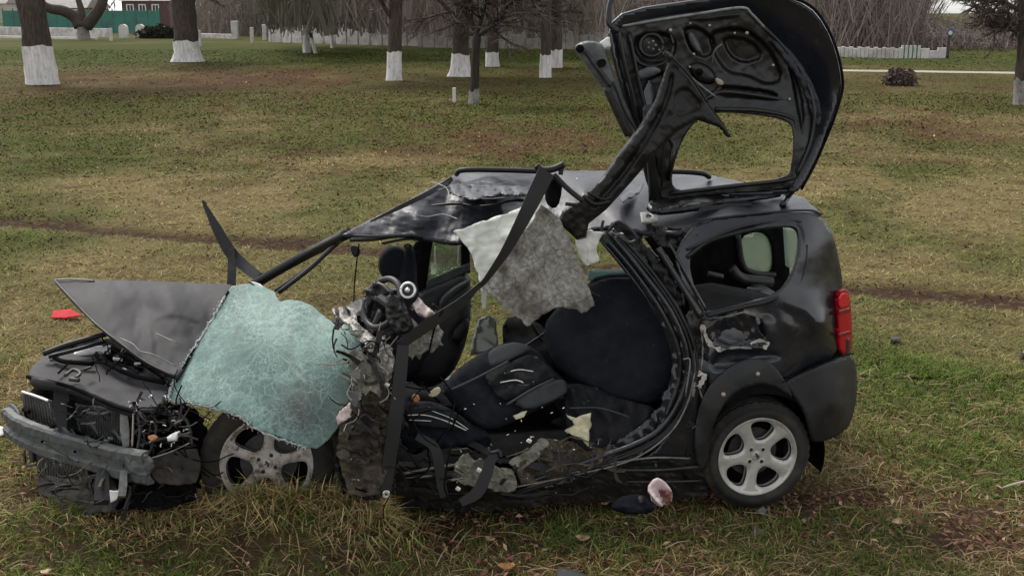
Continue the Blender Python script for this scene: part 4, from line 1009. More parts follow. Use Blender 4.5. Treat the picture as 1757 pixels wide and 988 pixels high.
sheet('torn_bracket', [(1098, 364, 'z', 1.615), (1126, 362, 'z', 1.615), (1130, 378, 'z', 1.60), (1102, 382, 'z', 1.60)], M_STEEL, CAR, holes=[[(1108, 368), (1118, 367), (1119, 374), (1110, 375)]], thick=0.012, cell=2.5, jag=0.8)
sheet('roof_tear', [(1080, 322, 'z', 1.69), (1105, 312, 'z', 1.69), (1098, 330, 'z', 1.68), (1070, 345, 'z', 1.67), (1060, 338, 'z', 1.67)], M_ROOF, CAR, thick=0.006, cell=2.5, jag=2.0, crumple=0.03, cscale=10)
sheet('roof_side', [(1105, 385, 0.28), (1170, 392, 0.2), (1200, 384, 0.17), (1190, 430, 0.13), (1160, 428, 0.15), (1130, 420, 0.2)], M_WRECK, CAR, thick=0.02, cell=5, crumple=0.04, cscale=30, smooth=False, kind='ridge', jag=2)
sheet('roof_side', [(1040, 380, 0.34), (1075, 385, 0.3), (1110, 425, 0.22), (1150, 470, 0.13), (1175, 530, 0.09), (1150, 520, 0.12), (1105, 470, 0.2), (1060, 425, 0.3)], M_TRIM, CAR, thick=0.04, cell=3.5, crumple=0.02, cscale=20, kind='ridge')
sheet('pillar_liner', [(1062, 428, 0.34), (1090, 437, 0.3), (1112, 458, 0.28), (1080, 456, 0.33)], M_PINKISH, CAR, thick=0.01, cell=3)

# --- front pillar of the far side and windscreen frame
tubes('front_pillar', [([(430, 492, 'y', 6.45), (480, 462, 'y', 6.42), (535, 432, 'y', 6.36), (598, 400, 'z', 1.45)], 0.034)], M_TRIM, CAR, k=6)
tubes('windscreen_frame', [([(478, 502, 'y', 6.1), (530, 462, 'y', 6.12), (570, 425, 'y', 6.15), (596, 402, 'y', 6.15)], 0.014), ([(470, 500, 'y', 6.2), (540, 450, 'y', 6.2), (592, 402, 'y', 6.2)], 0.007)], M_PLAST, CAR)
ribbon('torn_frame', [(348, 345, 'y', 6.75), (372, 392, 'y', 6.72), (395, 432, 'y', 6.7), (418, 455, 'y', 6.65), (445, 476, 'y', 6.55)], [0.015, 0.06, 0.075, 0.07, 0.06], M_PLAST, CAR, thick=0.03)
ribbon('torn_frame', [(396, 425, 'y', 6.68), (398, 455, 'y', 6.66), (397, 488, 'y', 6.6)], [0.04, 0.05, 0.055], M_DARKMET, CAR, thick=0.03)
tubes('hanging_wire', [([(616, 418, 'y', 6.15), (612, 450, 'y', 6.12), (608, 490, 'y', 6.1), (607, 520, 'y', 6.0)], 0.004)], M_BLACK, CAR)
sheet('mirror_scrap', [(600, 420, 'y', 6.15), (616, 424, 'y', 6.15), (618, 438, 'y', 6.15), (606, 443, 'y', 6.15)], M_PLAST, CAR, thick=0.03, cell=3)

# --- tailgate, thrown up onto the roof, its inner side towards the near side
tg_out = [(1130, 352, 'y', 5.98), (1113, 325), (1100, 270, 'y', 5.95), (1085, 215), (1066, 150, 'y', 5.92), (1050, 90, 'y', 5.92), (1044, 45, 'y', 5.93), (1075, 18), (1200, 2, 'y', 5.98), (1262, -8, 'y', 6.02), (1340, -6, 'y', 6.02), (1388, 12, 'y', 6.02), (1415, 45, 'y', 6.02), (1434, 90, 'y', 6.02), (1444, 142, 'y', 6.02), (1438, 172), (1424, 216, 'y', 6.0), (1396, 280), (1374, 326, 'y', 5.92), (1355, 332), (1250, 338, 'y', 5.95), (1190, 348)]
tg_hole = [(1150, 328), (1157, 275), (1178, 225), (1205, 200), (1235, 191), (1300, 196), (1350, 205), (1363, 222), (1359, 290), (1350, 304), (1300, 313), (1200, 324)]
TG = sheet('tailgate', tg_out, M_PAINT, CAR, holes=[tg_hole], inner=[(1200, 110, 'y', 6.14), (1300, 110, 'y', 6.16), (1390, 110, 'y', 6.1), (1240, 50, 'y', 6.12), (1130, 110, 'y', 6.05), (1400, 180, 'y', 6.08), (1385, 250, 'y', 6.0)], thick=0.02, cell=5)
TG['label'] = 'raised tailgate with its window broken out'
sheet('inner_panel', [(1062, 92, 'y', 5.93), (1060, 52, 'y', 5.93), (1080, 38, 'y', 5.94), (1180, 22, 'y', 5.98), (1275, 12, 'y', 6.0), (1312, 44, 'y', 6.0), (1345, 78, 'y', 6.0), (1378, 125, 'y', 5.98), (1396, 180, 'y', 5.96), (1398, 230, 'y', 5.95), (1375, 280), (1362, 320, 'y', 5.92), (1350, 326), (1200, 336, 'y', 5.95), (1132, 346, 'y', 5.96), (1118, 310), (1105, 262, 'y', 5.94), (1085, 190)], M_GLOSSB, TG,
      holes=[tg_hole], inner=[(1130, 80, 'y', 5.96), (1200, 105, 'y', 6.0), (1290, 110, 'y', 6.02), (1250, 60, 'y', 6.0), (1340, 140, 'y', 6.0), (1290, 175, 'y', 5.99), (1180, 175, 'y', 5.98), (1160, 60, 'y', 5.97), (1375, 240, 'y', 5.93), (1100, 160, 'y', 5.95)],
      thick=0.012, cell=2.6, crumple=0.004, cscale=42, kind='ridge',
      stamps=[([(1098, 142), (1144, 116), (1148, 150), (1132, 188), (1114, 206)], 0.06, 4), ([(1172, 46), (1200, 44), (1232, 72), (1216, 104), (1186, 92), (1174, 66)], 0.035, 4),
              ([(1212, 56), (1262, 44), (1298, 58), (1330, 92), (1346, 138), (1318, 150), (1282, 132), (1246, 128), (1222, 92)], 0.05, 5), ([(1236, 60), (1290, 66), (1314, 100), (1276, 112), (1248, 96)], 0.03, 4),
              ([(1228, 146), (1290, 150), (1338, 160), (1330, 174), (1280, 168), (1234, 166)], 0.04, 4), ([(1090, 58), (1150, 54), (1164, 84), (1148, 108), (1104, 112), (1086, 86)], 0.03, 4),
              ([(1352, 108), (1368, 132), (1382, 186), (1378, 240), (1368, 200), (1360, 150)], 0.035, 4), ([(1318, 60), (1340, 84), (1352, 104), (1344, 100), (1322, 76)], -0.02, 3),
              ([(1110, 220), (1126, 240), (1132, 300), (1122, 300), (1112, 256)], 0.03, 3), ([(1180, 30), (1262, 20), (1280, 28), (1200, 38)], -0.015, 3)])
tubes('gate_rib', [([(1068, 46, 'y', 5.915), (1130, 35, 'y', 5.93), (1200, 24, 'y', 5.955), (1272, 14, 'y', 5.975), (1290, 25, 'y', 5.98), (1312, 48, 'y', 5.98)], 0.008)], M_STEEL, TG)  # pale line puts the highlight of the seam lip into the colour
tubes('gate_rib', [([(1060, 50, 'y', 5.91), (1072, 110, 'y', 5.91), (1092, 190, 'y', 5.92), (1115, 270, 'y', 5.92)], 0.012), ([(1080, 60, 'y', 5.92), (1094, 130, 'y', 5.92), (1108, 190, 'y', 5.92), (1122, 230, 'y', 5.92)], 0.010),
                   ([(1312, 48, 'y', 5.98), (1345, 82, 'y', 5.98), (1378, 128, 'y', 5.96), (1396, 182, 'y', 5.94), (1392, 240, 'y', 5.93), (1368, 300, 'y', 5.9)], 0.010),
                   ([(1228, 188, 'y', 5.96), (1300, 190, 'y', 5.97), (1356, 202, 'y', 5.96), (1366, 222, 'y', 5.95), (1362, 292, 'y', 5.93), (1350, 308, 'y', 5.92), (1250, 320, 'y', 5.93), (1150, 332, 'y', 5.94)], 0.013),
                   ([(1215, 168, 'y', 5.97), (1240, 158, 'y', 5.98), (1300, 164, 'y', 5.99), (1345, 172, 'y', 5.99)], 0.014), ([(1200, 178, 'y', 5.97), (1222, 163, 'y', 5.97), (1236, 150, 'y', 6.0)], 0.012)], M_GLOSSB, TG)
# speaker ring, latch motor, stiffening domes and clips pressed into the panel
def ring_px(px, py, Y, r, rt, tilt=0.25, n=22):
    c = P(px, py, Y); th = np.linspace(0, 2 * math.pi, n)
    return [c + np.array([r * math.cos(t), tilt * r * math.sin(t), r * math.sin(t) * 0.95]) for t in th]
pieces('speaker_ring', M_GLOSSB, TG, True, C_('tube3', ring_px(1118, 78, 5.96, 0.115, 0), 0.008, n=40), C_('tube3', ring_px(1118, 78, 5.95, 0.06, 0), 0.012, n=30))
mb = MB()
for a in range(5):
    p = P(1118 + 7 * math.cos(a * 1.257), 78 + 7 * math.sin(a * 1.257), 5.93); MB().tube3([p, p + np.array([0, -0.012, 0])], 0.007, n=3, k=8).build('speaker_bolt', M_STEEL, TG)
sheet('latch_cover', [(1085, 125, 'y', 5.93), (1120, 112, 'y', 5.92), (1138, 122, 'y', 5.92), (1120, 132, 'y', 5.92), (1095, 140, 'y', 5.93)], M_HINGE, TG, thick=0.02, cell=3, bulge=0.01, bw=8)
sheet('latch_motor', [(1178, 112, 'y', 6.0), (1196, 104, 'y', 6.0), (1222, 116, 'y', 6.0), (1232, 138, 'y', 6.0), (1216, 148, 'y', 6.0), (1190, 138, 'y', 6.0)], M_GLOSSB, TG, thick=0.04, cell=3, bulge=0.035, bw=12)
sheet('latch_motor', [(1176, 58, 'y', 6.0), (1190, 52, 'y', 6.0), (1204, 80, 'y', 6.01), (1206, 96, 'y', 6.01), (1190, 88, 'y', 6.01)], M_HINGE, TG, thick=0.03, cell=3, bulge=0.03, bw=8, crumple=0.012, cscale=9)
pieces('latch_hole_disc', M_BLACK, TG, True, C_('tube3', [P(1200, 124, 5.962), P(1200, 124, 5.95)], 0.02, n=3, k=12))  # black disc in place of the dark inside a hole
mb = MB()
for (px, py, Y, r_) in [(1150, 52, 5.945, 0.009), (1217, 44, 5.975, 0.007), (1260, 57, 6.0, 0.006), (1281, 57, 6.0, 0.009), (1190, 93, 6.0, 0.007), (1326, 112, 5.99, 0.007), (1354, 170, 5.965, 0.007), (1183, 115, 5.98, 0.006), (1184, 40, 5.965, 0.005)]:
    p = P(px, py, Y); MB().tube3([p, p + np.array([0, -0.015, 0])], r_, n=3, k=8).build('clip', M_BRASS, TG)
tubes('gate_wire', [([(1222, 108, 'y', 5.98), (1226, 88, 'y', 5.97), (1238, 76, 'y', 5.98)], 0.004), ([(1130, 85, 'y', 5.94), (1160, 110, 'y', 5.96), (1200, 145, 'y', 5.97), (1230, 168, 'y', 5.96)], 0.006)], M_STEEL, TG)
sheet('gate_scrap', [(1226, 133, 'y', 5.96), (1240, 138, 'y', 5.95), (1242, 147, 'y', 5.95), (1230, 145, 'y', 5.96)], M_BRASS, TG, thick=0.01, cell=2.5)
sheet('gate_lip', [(1320, 62, 'y', 5.99), (1350, 78, 'y', 5.98), (1388, 128, 'y', 5.96), (1412, 190, 'y', 5.94), (1404, 225, 'y', 5.94), (1392, 190), (1372, 135, 'y', 5.95), (1340, 92, 'y', 5.96)], M_ROOF, TG, thick=0.012, cell=3.5, crumple=0.015, cscale=22, kind='ridge')
tubes('gate_rim', [([(1375, 325, 'y', 5.92), (1400, 278, 'y', 5.97), (1427, 214, 'y', 5.99), (1441, 172, 'y', 6.01), (1446, 140, 'y', 6.01), (1436, 88, 'y', 6.01), (1416, 42, 'y', 6.01), (1388, 9, 'y', 6.01), (1340, -9, 'y', 6.01)], 0.008)], M_BLACK, TG)
tubes('wiper_arm', [([(1055, -15, 'y', 5.95), (1046, 10, 'y', 5.92), (1045, 40, 'y', 5.9), (1062, 55, 'y', 5.89)], 0.015)], M_GLOSSB, TG)
tubes('gate_hinge', [([(1360, 325, 'y', 5.88), (1350, 338, 'z', 1.66), (1343, 352, 'z', 1.64)], 0.02)], M_GLOSSB, CAR)
tubes('gate_strut', [([(1124, 352, 'z', 1.62), (1122, 300, 'y', 5.9), (1116, 240, 'y', 5.88), (1112, 180, 'y', 5.9)], 0.036), ([(1143, 330, 'z', 1.66), (1150, 290, 'y', 5.86), (1155, 250, 'y', 5.84), (1138, 225, 'y', 5.84)], 0.014), ([(1134, 340, 'z', 1.64), (1132, 290, 'y', 5.87), (1136, 240, 'y', 5.84)], 0.016)], M_GLOSSB, CAR)
sheet('gate_foot', [(1110, 345, 'z', 1.66), (1150, 330, 'z', 1.67), (1250, 325, 'z', 1.69), (1350, 318, 'z', 1.70), (1350, 330, 'z', 1.67), (1250, 342, 'z', 1.66), (1180, 356, 'z', 1.645), (1120, 362, 'z', 1.63)], M_GLOSSB, CAR, thick=0.03, cell=4, crumple=0.03, cscale=24, kind='ridge')

# --- torn bracket left of the tailgate
sheet('hinge_bracket', [(983, 82, 'y', 5.78), (1000, 70, 'y', 5.78), (1030, 72, 'y', 5.78), (1042, 92, 'y', 5.8), (1058, 140, 'y', 5.82), (1092, 218, 'y', 5.86), (1096, 232), (1078, 240, 'y', 5.85), (1066, 214), (1046, 166, 'y', 5.8), (1024, 140), (1004, 112, 'y', 5.78)], M_HINGE, CAR,
      thick=0.05, cell=3, bulge=0.03, bw=14, crumple=0.01, cscale=18)
tubes('hinge_bracket', [([(1040, 150, 'y', 5.76), (1060, 195, 'y', 5.79), (1078, 232, 'y', 5.81)], 0.02), ([(1003, 86, 'y', 5.75), (1026, 118, 'y', 5.75), (1048, 148, 'y', 5.76)], 0.014), ([(1052, 140, 'y', 5.76), (1072, 190, 'y', 5.79), (1092, 225, 'y', 5.82)], 0.007)], M_DARKMET, CAR)
sheet('hinge_bracket', [(1030, 74, 'y', 5.84), (1046, 62, 'y', 5.84), (1048, 80, 'y', 5.84), (1036, 84, 'y', 5.84)], M_WHITEPL, CAR, thick=0.03, cell=3, jag=1)
sheet('hinge_bracket', [(1024, 104, 'y', 5.735), (1038, 100, 'y', 5.735), (1042, 112, 'y', 5.735), (1028, 118, 'y', 5.735)], M_BLACK, CAR, thick=0.01, cell=3)
mb = MB(); p = P(995, 84, 5.73); mb.tube3([p, p + np.array([0, -0.015, 0])], 0.022, n=3, k=10); mb.build('bolt_hole_disc', M_BLACK, CAR)  # solid black disc standing in for the dark of a hole

# --- torn pillar trim standing up in front of the tailgate
sheet('pillar_trim', [(956, 382, 0.22), (965, 362, 0.2), (1000, 338, 0.18), (1036, 300, 0.18), (1062, 262, 0.2), (1096, 218, 0.2), (1124, 172, 0.22), (1138, 130, 0.24), (1146, 108, 0.25), (1136, 84, 0.25), (1152, 92, 0.25), (1186, 132, 0.25), (1216, 178, 0.24), (1236, 204, 0.22), (1256, 236, 0.2), (1232, 218, 0.2), (1196, 206, 0.2), (1162, 226, 0.19), (1126, 262, 0.18), (1094, 300, 0.18), (1064, 334, 0.17), (1040, 360, 0.17), (1010, 384, 0.17), (1006, 408, 0.17), (990, 412, 0.18), (978, 400, 0.2)], M_TRIM, CAR,
      inner=[(1020, 342, 0.14), (1090, 255, 0.15), (1150, 180, 0.20)], thick=0.025, cell=3, bulge=0.022, bw=9, crumple=0.014, cscale=46, kind='ridge', rnd=0, stamps=[([(1010, 352), (1044, 318), (1078, 272), (1104, 232), (1136, 176), (1150, 120), (1160, 130), (1150, 178), (1122, 232), (1090, 282), (1052, 330), (1020, 362)], 0.03, 5), ([(1160, 150), (1186, 150), (1210, 185), (1190, 196), (1160, 206), (1150, 180)], 0.025, 5)])
tubes('pillar_trim', [([(1000, 336, 0.12), (1020, 350, 0.11), (1046, 346, 0.11)], 0.012), ([(1008, 330, 0.12), (1034, 342, 0.11), (1050, 338, 0.12)], 0.008), ([(1150, 96, 0.21), (1186, 134, 0.2), (1214, 176, 0.2)], 0.006)], M_TRIM, CAR)
tubes('pillar_scrap', [([(1045, 395, 0.2), (1060, 380, 0.18), (1080, 392, 0.17), (1092, 410, 0.17), (1078, 416, 0.18), (1058, 402, 0.19)], 0.009), ([(1035, 378, 0.2), (1032, 400, 0.2), (1040, 418, 0.2)], 0.008)], M_DARKMET, CAR)

# --- hanging headliner and belts
hl = sheet('headliner', [(778, 398, 'y', 5.62), (815, 384, 'y', 5.62), (862, 368, 'y', 5.62), (905, 352, 'y', 5.62), (930, 332, 'y', 5.6), (948, 352), (930, 400, 'y', 5.5), (890, 440), (850, 478, 'y', 5.48), (828, 500), (820, 470, 'y', 5.52), (806, 430, 'y', 5.58)], M_LINER, CAR, thick=0.006, cell=3, crumple=0.032, cscale=60, kind='ridge', jag=1.6)
hl['label'] = 'pale upper sheet of the torn headliner'
hl = sheet('headliner', [(930, 352, 'y', 5.46), (958, 374, 'y', 5.45), (985, 425, 'y', 5.43), (1005, 480, 'y', 5.41), (1020, 524, 'y', 5.40), (1000, 536, 'y', 5.40), (975, 528, 'y', 5.38), (952, 528, 'y', 5.38), (930, 542, 'y', 5.37), (906, 560, 'y', 5.36), (880, 538, 'y', 5.36), (858, 522, 'y', 5.36), (824, 490, 'y', 5.38), (850, 455, 'y', 5.4), (880, 420, 'y', 5.42), (908, 385, 'y', 5.44)], M_FELT, CAR, thick=0.008, cell=3, crumple=0.032, cscale=62, kind='ridge', jag=2.0)
hl['label'] = 'rough grey felt back of the headliner hanging into the door opening'
sheet('headliner', [(985, 402, 'y', 5.52), (1010, 396, 'y', 5.5), (1036, 398, 'y', 5.5), (1022, 428, 'y', 5.5), (1030, 446, 'y', 5.5), (1006, 456, 'y', 5.5), (992, 440, 'y', 5.5)], M_LINER, CAR, thick=0.012, cell=3.5, crumple=0.03, cscale=20, jag=1.5)
sheet('belt_reel', [(934, 320, 'y', 5.5), (946, 300, 'y', 5.5), (966, 305, 'y', 5.5), (962, 345, 'y', 5.48), (952, 360, 'y', 5.48), (936, 350, 'y', 5.48)], M_BLACK, CAR, thick=0.06, cell=3, bulge=0.03, bw=12)
tubes('belt_reel', [([(920, 284, 'y', 5.45), (930, 292, 'y', 5.45), (950, 290, 'y', 5.45), (968, 282, 'y', 5.45)], 0.018), ([(950, 300, 'y', 5.44), (975, 325, 'y', 5.42), (1000, 345, 'y', 5.4)], 0.014), ([(964, 280, 'y', 5.46), (962, 300, 'y', 5.45)], 0.012), ([(970, 350, 'y', 5.4), (990, 352, 'y', 5.4)], 0.01)], M_TRIM, CAR)
ribbon('seat_belt', [(938, 294, 'y', 5.40), (918, 335, 'y', 5.34), (893, 385, 'y', 5.30), (865, 435, 'y', 5.28), (835, 478, 'y', 5.27), (820, 494, 'y', 5.27)], [0.085, 0.08, 0.065, 0.045, 0.028, 0.02], M_TRIM, CAR, thick=0.006, tilt=0.2)
ribbon('seat_belt', [(826, 486, 'y', 5.27), (790, 520, 'y', 5.24), (745, 550, 'y', 5.2), (705, 578, 'y', 5.16), (688, 592, 'y', 5.14)], [0.02, 0.05, 0.06, 0.055, 0.05], M_TRIM, CAR, thick=0.005, tilt=0.3)
ribbon('seat_belt', [(692, 592, 'y', 5.13), (686, 650, 'y', 5.08), (678, 720, 'y', 5.03), (668, 790, 'y', 4.99), (662, 842, 'y', 4.96)], [0.055, 0.065, 0.07, 0.065, 0.05], M_TRIM, CAR, thick=0.01, tilt=0.2)
sheet('belt_buckle', [(656, 842, 'y', 4.95), (669, 841, 'y', 4.95), (668, 854, 'y', 4.95), (657, 855, 'y', 4.95)], M_CHROME, CAR, holes=[[(660, 846), (665, 846), (665, 851), (660, 851)]], thick=0.006, cell=1.5)
sheet('hanging_scrap', [(824, 494, 'y', 6.0), (836, 492, 'y', 6.0), (834, 530, 'y', 6.0), (828, 530, 'y', 6.0)], M_LINER, CAR, thick=0.005, cell=3, jag=1)
gp = sheet('glass_shard', [(820, 548, 'y', 6.9), (838, 540, 'y', 6.9), (852, 546, 'y', 6.9), (855, 602, 'y', 6.8), (806, 610, 'y', 6.8), (812, 575, 'y', 6.85)], M_GLASSG, CAR, thick=0.005, cell=5, jag=1)

# --- far front door, seen through the opening
DOOR = sheet('door', [(712, 662, 1.35), (698, 640, 1.35), (700, 560, 1.4), (712, 505, 1.42), (735, 492, 1.45), (770, 478, 1.47), (806, 462, 1.5), (809, 530, 1.45), (802, 580, 1.42), (786, 625, 1.38), (765, 652, 1.36), (738, 666, 1.35)], M_PLAST, CAR, thick=0.09, cell=5, bulge=0.05, bw=25)
DOOR['label'] = 'far front door standing open, dark inner lining'
sheet('door_frame', [(700, 505, 1.46), (706, 430, 1.5), (716, 412, 1.5), (744, 408, 1.5), (738, 440), (732, 492, 1.46), (728, 505, 1.45)], M_BLACK, DOOR, thick=0.05, cell=4)
sheet('door_frame', [(790, 416, 1.52), (806, 420, 1.52), (807, 468, 1.5), (791, 470, 1.5)], M_BLACK, DOOR, thick=0.04, cell=4, rnd=0)
sheet('door_frame', [(732, 482, 1.45), (806, 450, 1.49), (806, 466, 1.47), (732, 500, 1.44)], M_DARKMET, DOOR, thick=0.04, cell=4, rnd=0)
sheet('door_glass', [(740, 414, 1.52), (792, 416, 1.52), (792, 458, 1.5), (733, 486, 1.48)], M_GLASSC, DOOR, thick=0.005, cell=8, rnd=0)
sheet('armrest', [(752, 520, 1.34), (760, 506, 1.35), (784, 488, 1.37), (806, 478, 1.39), (807, 490, 1.39), (786, 502, 1.36), (768, 518, 1.34), (758, 532, 1.33)], M_SEATG, DOOR, thick=0.05, cell=3, bulge=0.03, bw=8)
sheet('door_pocket', [(770, 575, 1.3), (806, 535, 1.36), (804, 578, 1.34), (785, 596, 1.31)], M_TRIM, DOOR, thick=0.05, cell=4, bulge=0.03, bw=12)
tubes('door_handle', [([(742, 522, 1.3), (752, 530, 1.3), (745, 538, 1.3)], 0.01)], M_DARKMET, DOOR)
# --- seats
fs = sheet('seat', [(690, 420, 1.1), (705, 416, 1.1), (715, 440, 1.1), (716, 500, 1.05), (735, 560, 1.0), (730, 640, 0.95), (700, 660, 0.95), (676, 640, 0.95), (668, 560, 1.0), (680, 490, 1.05)], M_SEAT, CAR, thick=0.12, cell=5, bulge=0.06, bw=20)
fs['label'] = 'far front seat in shadow'
sheet('headrest', [(650, 440, 1.1), (662, 423, 1.1), (682, 420, 1.1), (700, 432, 1.1), (707, 455, 1.1), (702, 482, 1.1), (680, 486, 1.1), (658, 478, 1.1), (648, 462, 1.1)], M_SEAT, fs, thick=0.09, cell=4, bulge=0.05, bw=22, rnd=2)
st = sheet('seat', [(756, 668, 0.30), (780, 636, 0.36), (815, 612, 0.42), (850, 592, 0.46), (885, 586, 0.48), (918, 596, 0.48), (945, 628, 0.44), (972, 655, 0.4), (976, 672, 0.36), (950, 692, 0.3), (900, 714, 0.24), (862, 734, 0.2), (835, 738, 0.2), (806, 722, 0.22), (776, 694, 0.26)], M_SEAT, CAR, thick=0.16, cell=3.5, bulge=0.08, bw=34, crumple=0.022, cscale=60, kind='ridge')
st['label'] = 'driver seat folded down across the opening'
sheet('bolster', [(838, 602, 0.385), (862, 590, 0.40), (888, 586, 0.41), (914, 596, 0.42), (900, 606, 0.36), (868, 622, 0.32), (842, 632, 0.31), (836, 618, 0.35)], M_SEATG, st, thick=0.05, cell=3, bulge=0.025, bw=10)
sheet('bolster', [(878, 690, 0.16), (910, 668, 0.19), (945, 652, 0.24), (968, 650, 0.28), (975, 662, 0.27), (972, 676, 0.24), (946, 690, 0.19), (905, 706, 0.14)], M_SEATG, st, thick=0.05, cell=3, bulge=0.025, bw=10)
sheet('seat_panel', [(828, 640, 0.29), (870, 622, 0.31), (915, 604, 0.34), (945, 632, 0.30), (960, 648, 0.27), (910, 666, 0.18), (872, 692, 0.15), (845, 672, 0.2)], M_SEATD, st, thick=0.03, cell=2.6, bulge=0.015, bw=10, crumple=0.025, cscale=34, kind='ridge')
tubes('torn_thread', [([(866, 640, 0.24), (890, 634, 0.24), (915, 637, 0.23)], 0.0025), ([(858, 656, 0.21), (885, 652, 0.2), (905, 658, 0.19), (922, 652, 0.2)], 0.003)], M_LINER, st)
tubes('seat_seam', [([(775, 668, 0.2), (810, 652, 0.22), (845, 634, 0.24), (872, 620, 0.28)], 0.006), ([(870, 694, 0.11), (912, 668, 0.15), (950, 650, 0.22)], 0.006)], M_SEATG, st)
ss = sheet('seat', [(684, 700, 0.26), (705, 688, 0.30), (745, 688, 0.32), (782, 706, 0.3), (810, 728, 0.26), (836, 738, 0.22), (838, 754, 0.2), (800, 764, 0.18), (740, 772, 0.16), (698, 768, 0.17), (686, 740, 0.22)], M_SEAT, CAR, thick=0.14, cell=3.5, bulge=0.05, bw=18, crumple=0.03, cscale=40, kind='ridge')
ss['label'] = 'dusty driver seat cushion'
tubes('torn_thread', [([(700, 712, 0.15), (730, 712, 0.16), (765, 722, 0.15), (800, 738, 0.14)], 0.0025), ([(740, 704, 0.2), (775, 718, 0.18), (803, 736, 0.15)], 0.002), ([(702, 720, 0.14), (740, 722, 0.14)], 0.002)], M_LINER, ss)
sheet('seat_panel', [(695, 700, 0.2), (745, 694, 0.23), (780, 712, 0.22), (806, 734, 0.18), (770, 738, 0.15), (700, 726, 0.15)], M_SEATD, ss, thick=0.02, cell=3, crumple=0.015, cscale=16, bulge=0.01, bw=10)
rb = sheet('rear_seat', [(930, 560, 0.62), (960, 522, 0.62), (1000, 496, 0.62), (1030, 478, 0.62), (1072, 474, 0.6), (1112, 482, 0.52), (1142, 505, 0.42), (1162, 550, 0.33), (1168, 600, 0.28), (1158, 650, 0.25), (1136, 684, 0.25), (1108, 696, 0.26), (1060, 686, 0.32), (1005, 664, 0.42), (965, 640, 0.5), (940, 605, 0.56)], M_SEAT, CAR, thick=0.18, cell=4, bulge=0.06, bw=34, crumple=0.02, cscale=100, kind='ridge')
rb['label'] = 'large dark blue black rear seat back'
rc = sheet('rear_seat', [(968, 662, 0.36), (1010, 658, 0.36), (1060, 682, 0.28), (1112, 694, 0.2), (1128, 706, 0.16), (1100, 735, 0.12), (1060, 760, 0.1), (1020, 775, 0.1), (985, 770, 0.12), (968, 720, 0.24)], M_SEATD, CAR, thick=0.15, cell=3.5, bulge=0.04, bw=16, crumple=0.035, cscale=44, kind='ridge')
rc['label'] = 'rear seat cushion with a torn corner'
sheet('foam_tear', [(970, 710, 0.16), (988, 716, 0.14), (1014, 708, 0.12), (1011, 735, 0.09), (1010, 768, 0.06), (998, 752, 0.08), (966, 740, 0.12), (986, 728, 0.12)], M_FOAM, rc, thick=0.02, cell=2.5, jag=1.2, rnd=0, crumple=0.02, cscale=14)
sheet('foam_tear', [(880, 712, 0.13), (904, 704, 0.13), (900, 714, 0.12), (886, 720, 0.12)], M_FOAM, st, thick=0.015, cell=2.5, jag=1)
sheet('console', [(863, 548, 1.2), (905, 545, 1.2), (935, 560, 1.1), (955, 610, 0.9), (950, 640, 0.85), (880, 604, 1.0), (864, 600, 1.1)], M_BLACK, CAR, thick=0.1, cell=5, crumple=0.03, cscale=20)
mb = MB()
for (px, py, o, sx, sy, sz, ry) in [(1030, 560, 0.62, 0.02, 0.02, 0.2, 0.6), (930, 575, 0.7, 0.015, 0.015, 0.35, 0.9), (915, 560, 0.8, 0.02, 0.02, 0.22, -0.5)]:
    MB().box(P(px, py, ys(px, py, o)), sx, sy, sz, (0.2, ry, 0)).build('seat_frame', M_PLAST, CAR, smooth=False)

# --- steering wheel, column and dashboard
SW = empty('steering_wheel', (0, 0, 0), None, None); SW.parent = CAR
c = P(656, 520, 5.35)
def frame_from(nv):
    nv = np.array(nv, float); nv /= np.linalg.norm(nv); a = np.cross(nv, [0, 0, 1.0]); a /= np.linalg.norm(a); b = np.cross(a, nv); return a, b, nv
a_, b_, n_ = frame_from((-0.62, -0.62, 0.48))
R_ = 0.128
ROOTS['steering_wheel'] = ROOTS['wrecked_car']
mb = MB(); mb.tube3([c + R_ * (math.cos(t) * a_ + math.sin(t) * b_) for t in np.linspace(0, 2 * math.pi, 30)], 0.017, n=60, k=9); mb.build('rim', M_PLAST, SW)
mb = MB()
for t in (0.2, 2.9, 4.7): mb.tube3([c + 0.04 * (math.cos(t) * a_ + math.sin(t) * b_) - n_ * 0.02, c + R_ * (math.cos(t) * a_ + math.sin(t) * b_)], [0.028, 0.014], n=5)
mb.build('spoke', M_TRIM, SW)
mb = MB(); mb.box(c - n_ * 0.02, 0.10, 0.05, 0.085, (0.5, 0.35, -0.7), bev=0.25); mb.build('hub', M_TRIM, SW, smooth=False)
tubes('column', [([(660, 525, 'y', 5.42), (672, 560, 'y', 5.46), (685, 585, 'y', 5.5)], 0.045)], M_PLAST, SW)
tubes('wheel_trim', [([(648, 485, 'y', 5.3), (658, 490, 'y', 5.28), (668, 500, 'y', 5.27)], 0.006), ([(662, 488, 'y', 5.3), (674, 500, 'y', 5.28)], 0.008)], M_STEEL, SW)
sheet('instrument_cowl', [(628, 500, 'y', 5.42), (648, 488, 'y', 5.42), (676, 498, 'y', 5.42), (692, 525, 'y', 5.4), (694, 562, 'y', 5.36), (668, 580, 'y', 5.34), (640, 562, 'y', 5.36), (626, 530, 'y', 5.4)], M_PLAST, CAR, thick=0.03, cell=3, crumple=0.035, cscale=24, kind='ridge', jag=1)
sheet('burst_airbag', [(664, 500, 'y', 5.26), (690, 512, 'y', 5.24), (704, 540, 'y', 5.2), (712, 566, 'y', 5.18), (690, 576, 'y', 5.2), (668, 566, 'y', 5.24), (660, 535, 'y', 5.26)], M_TRIM, CAR, thick=0.02, cell=3, bulge=0.03, bw=10, crumple=0.03, cscale=16, kind='ridge')
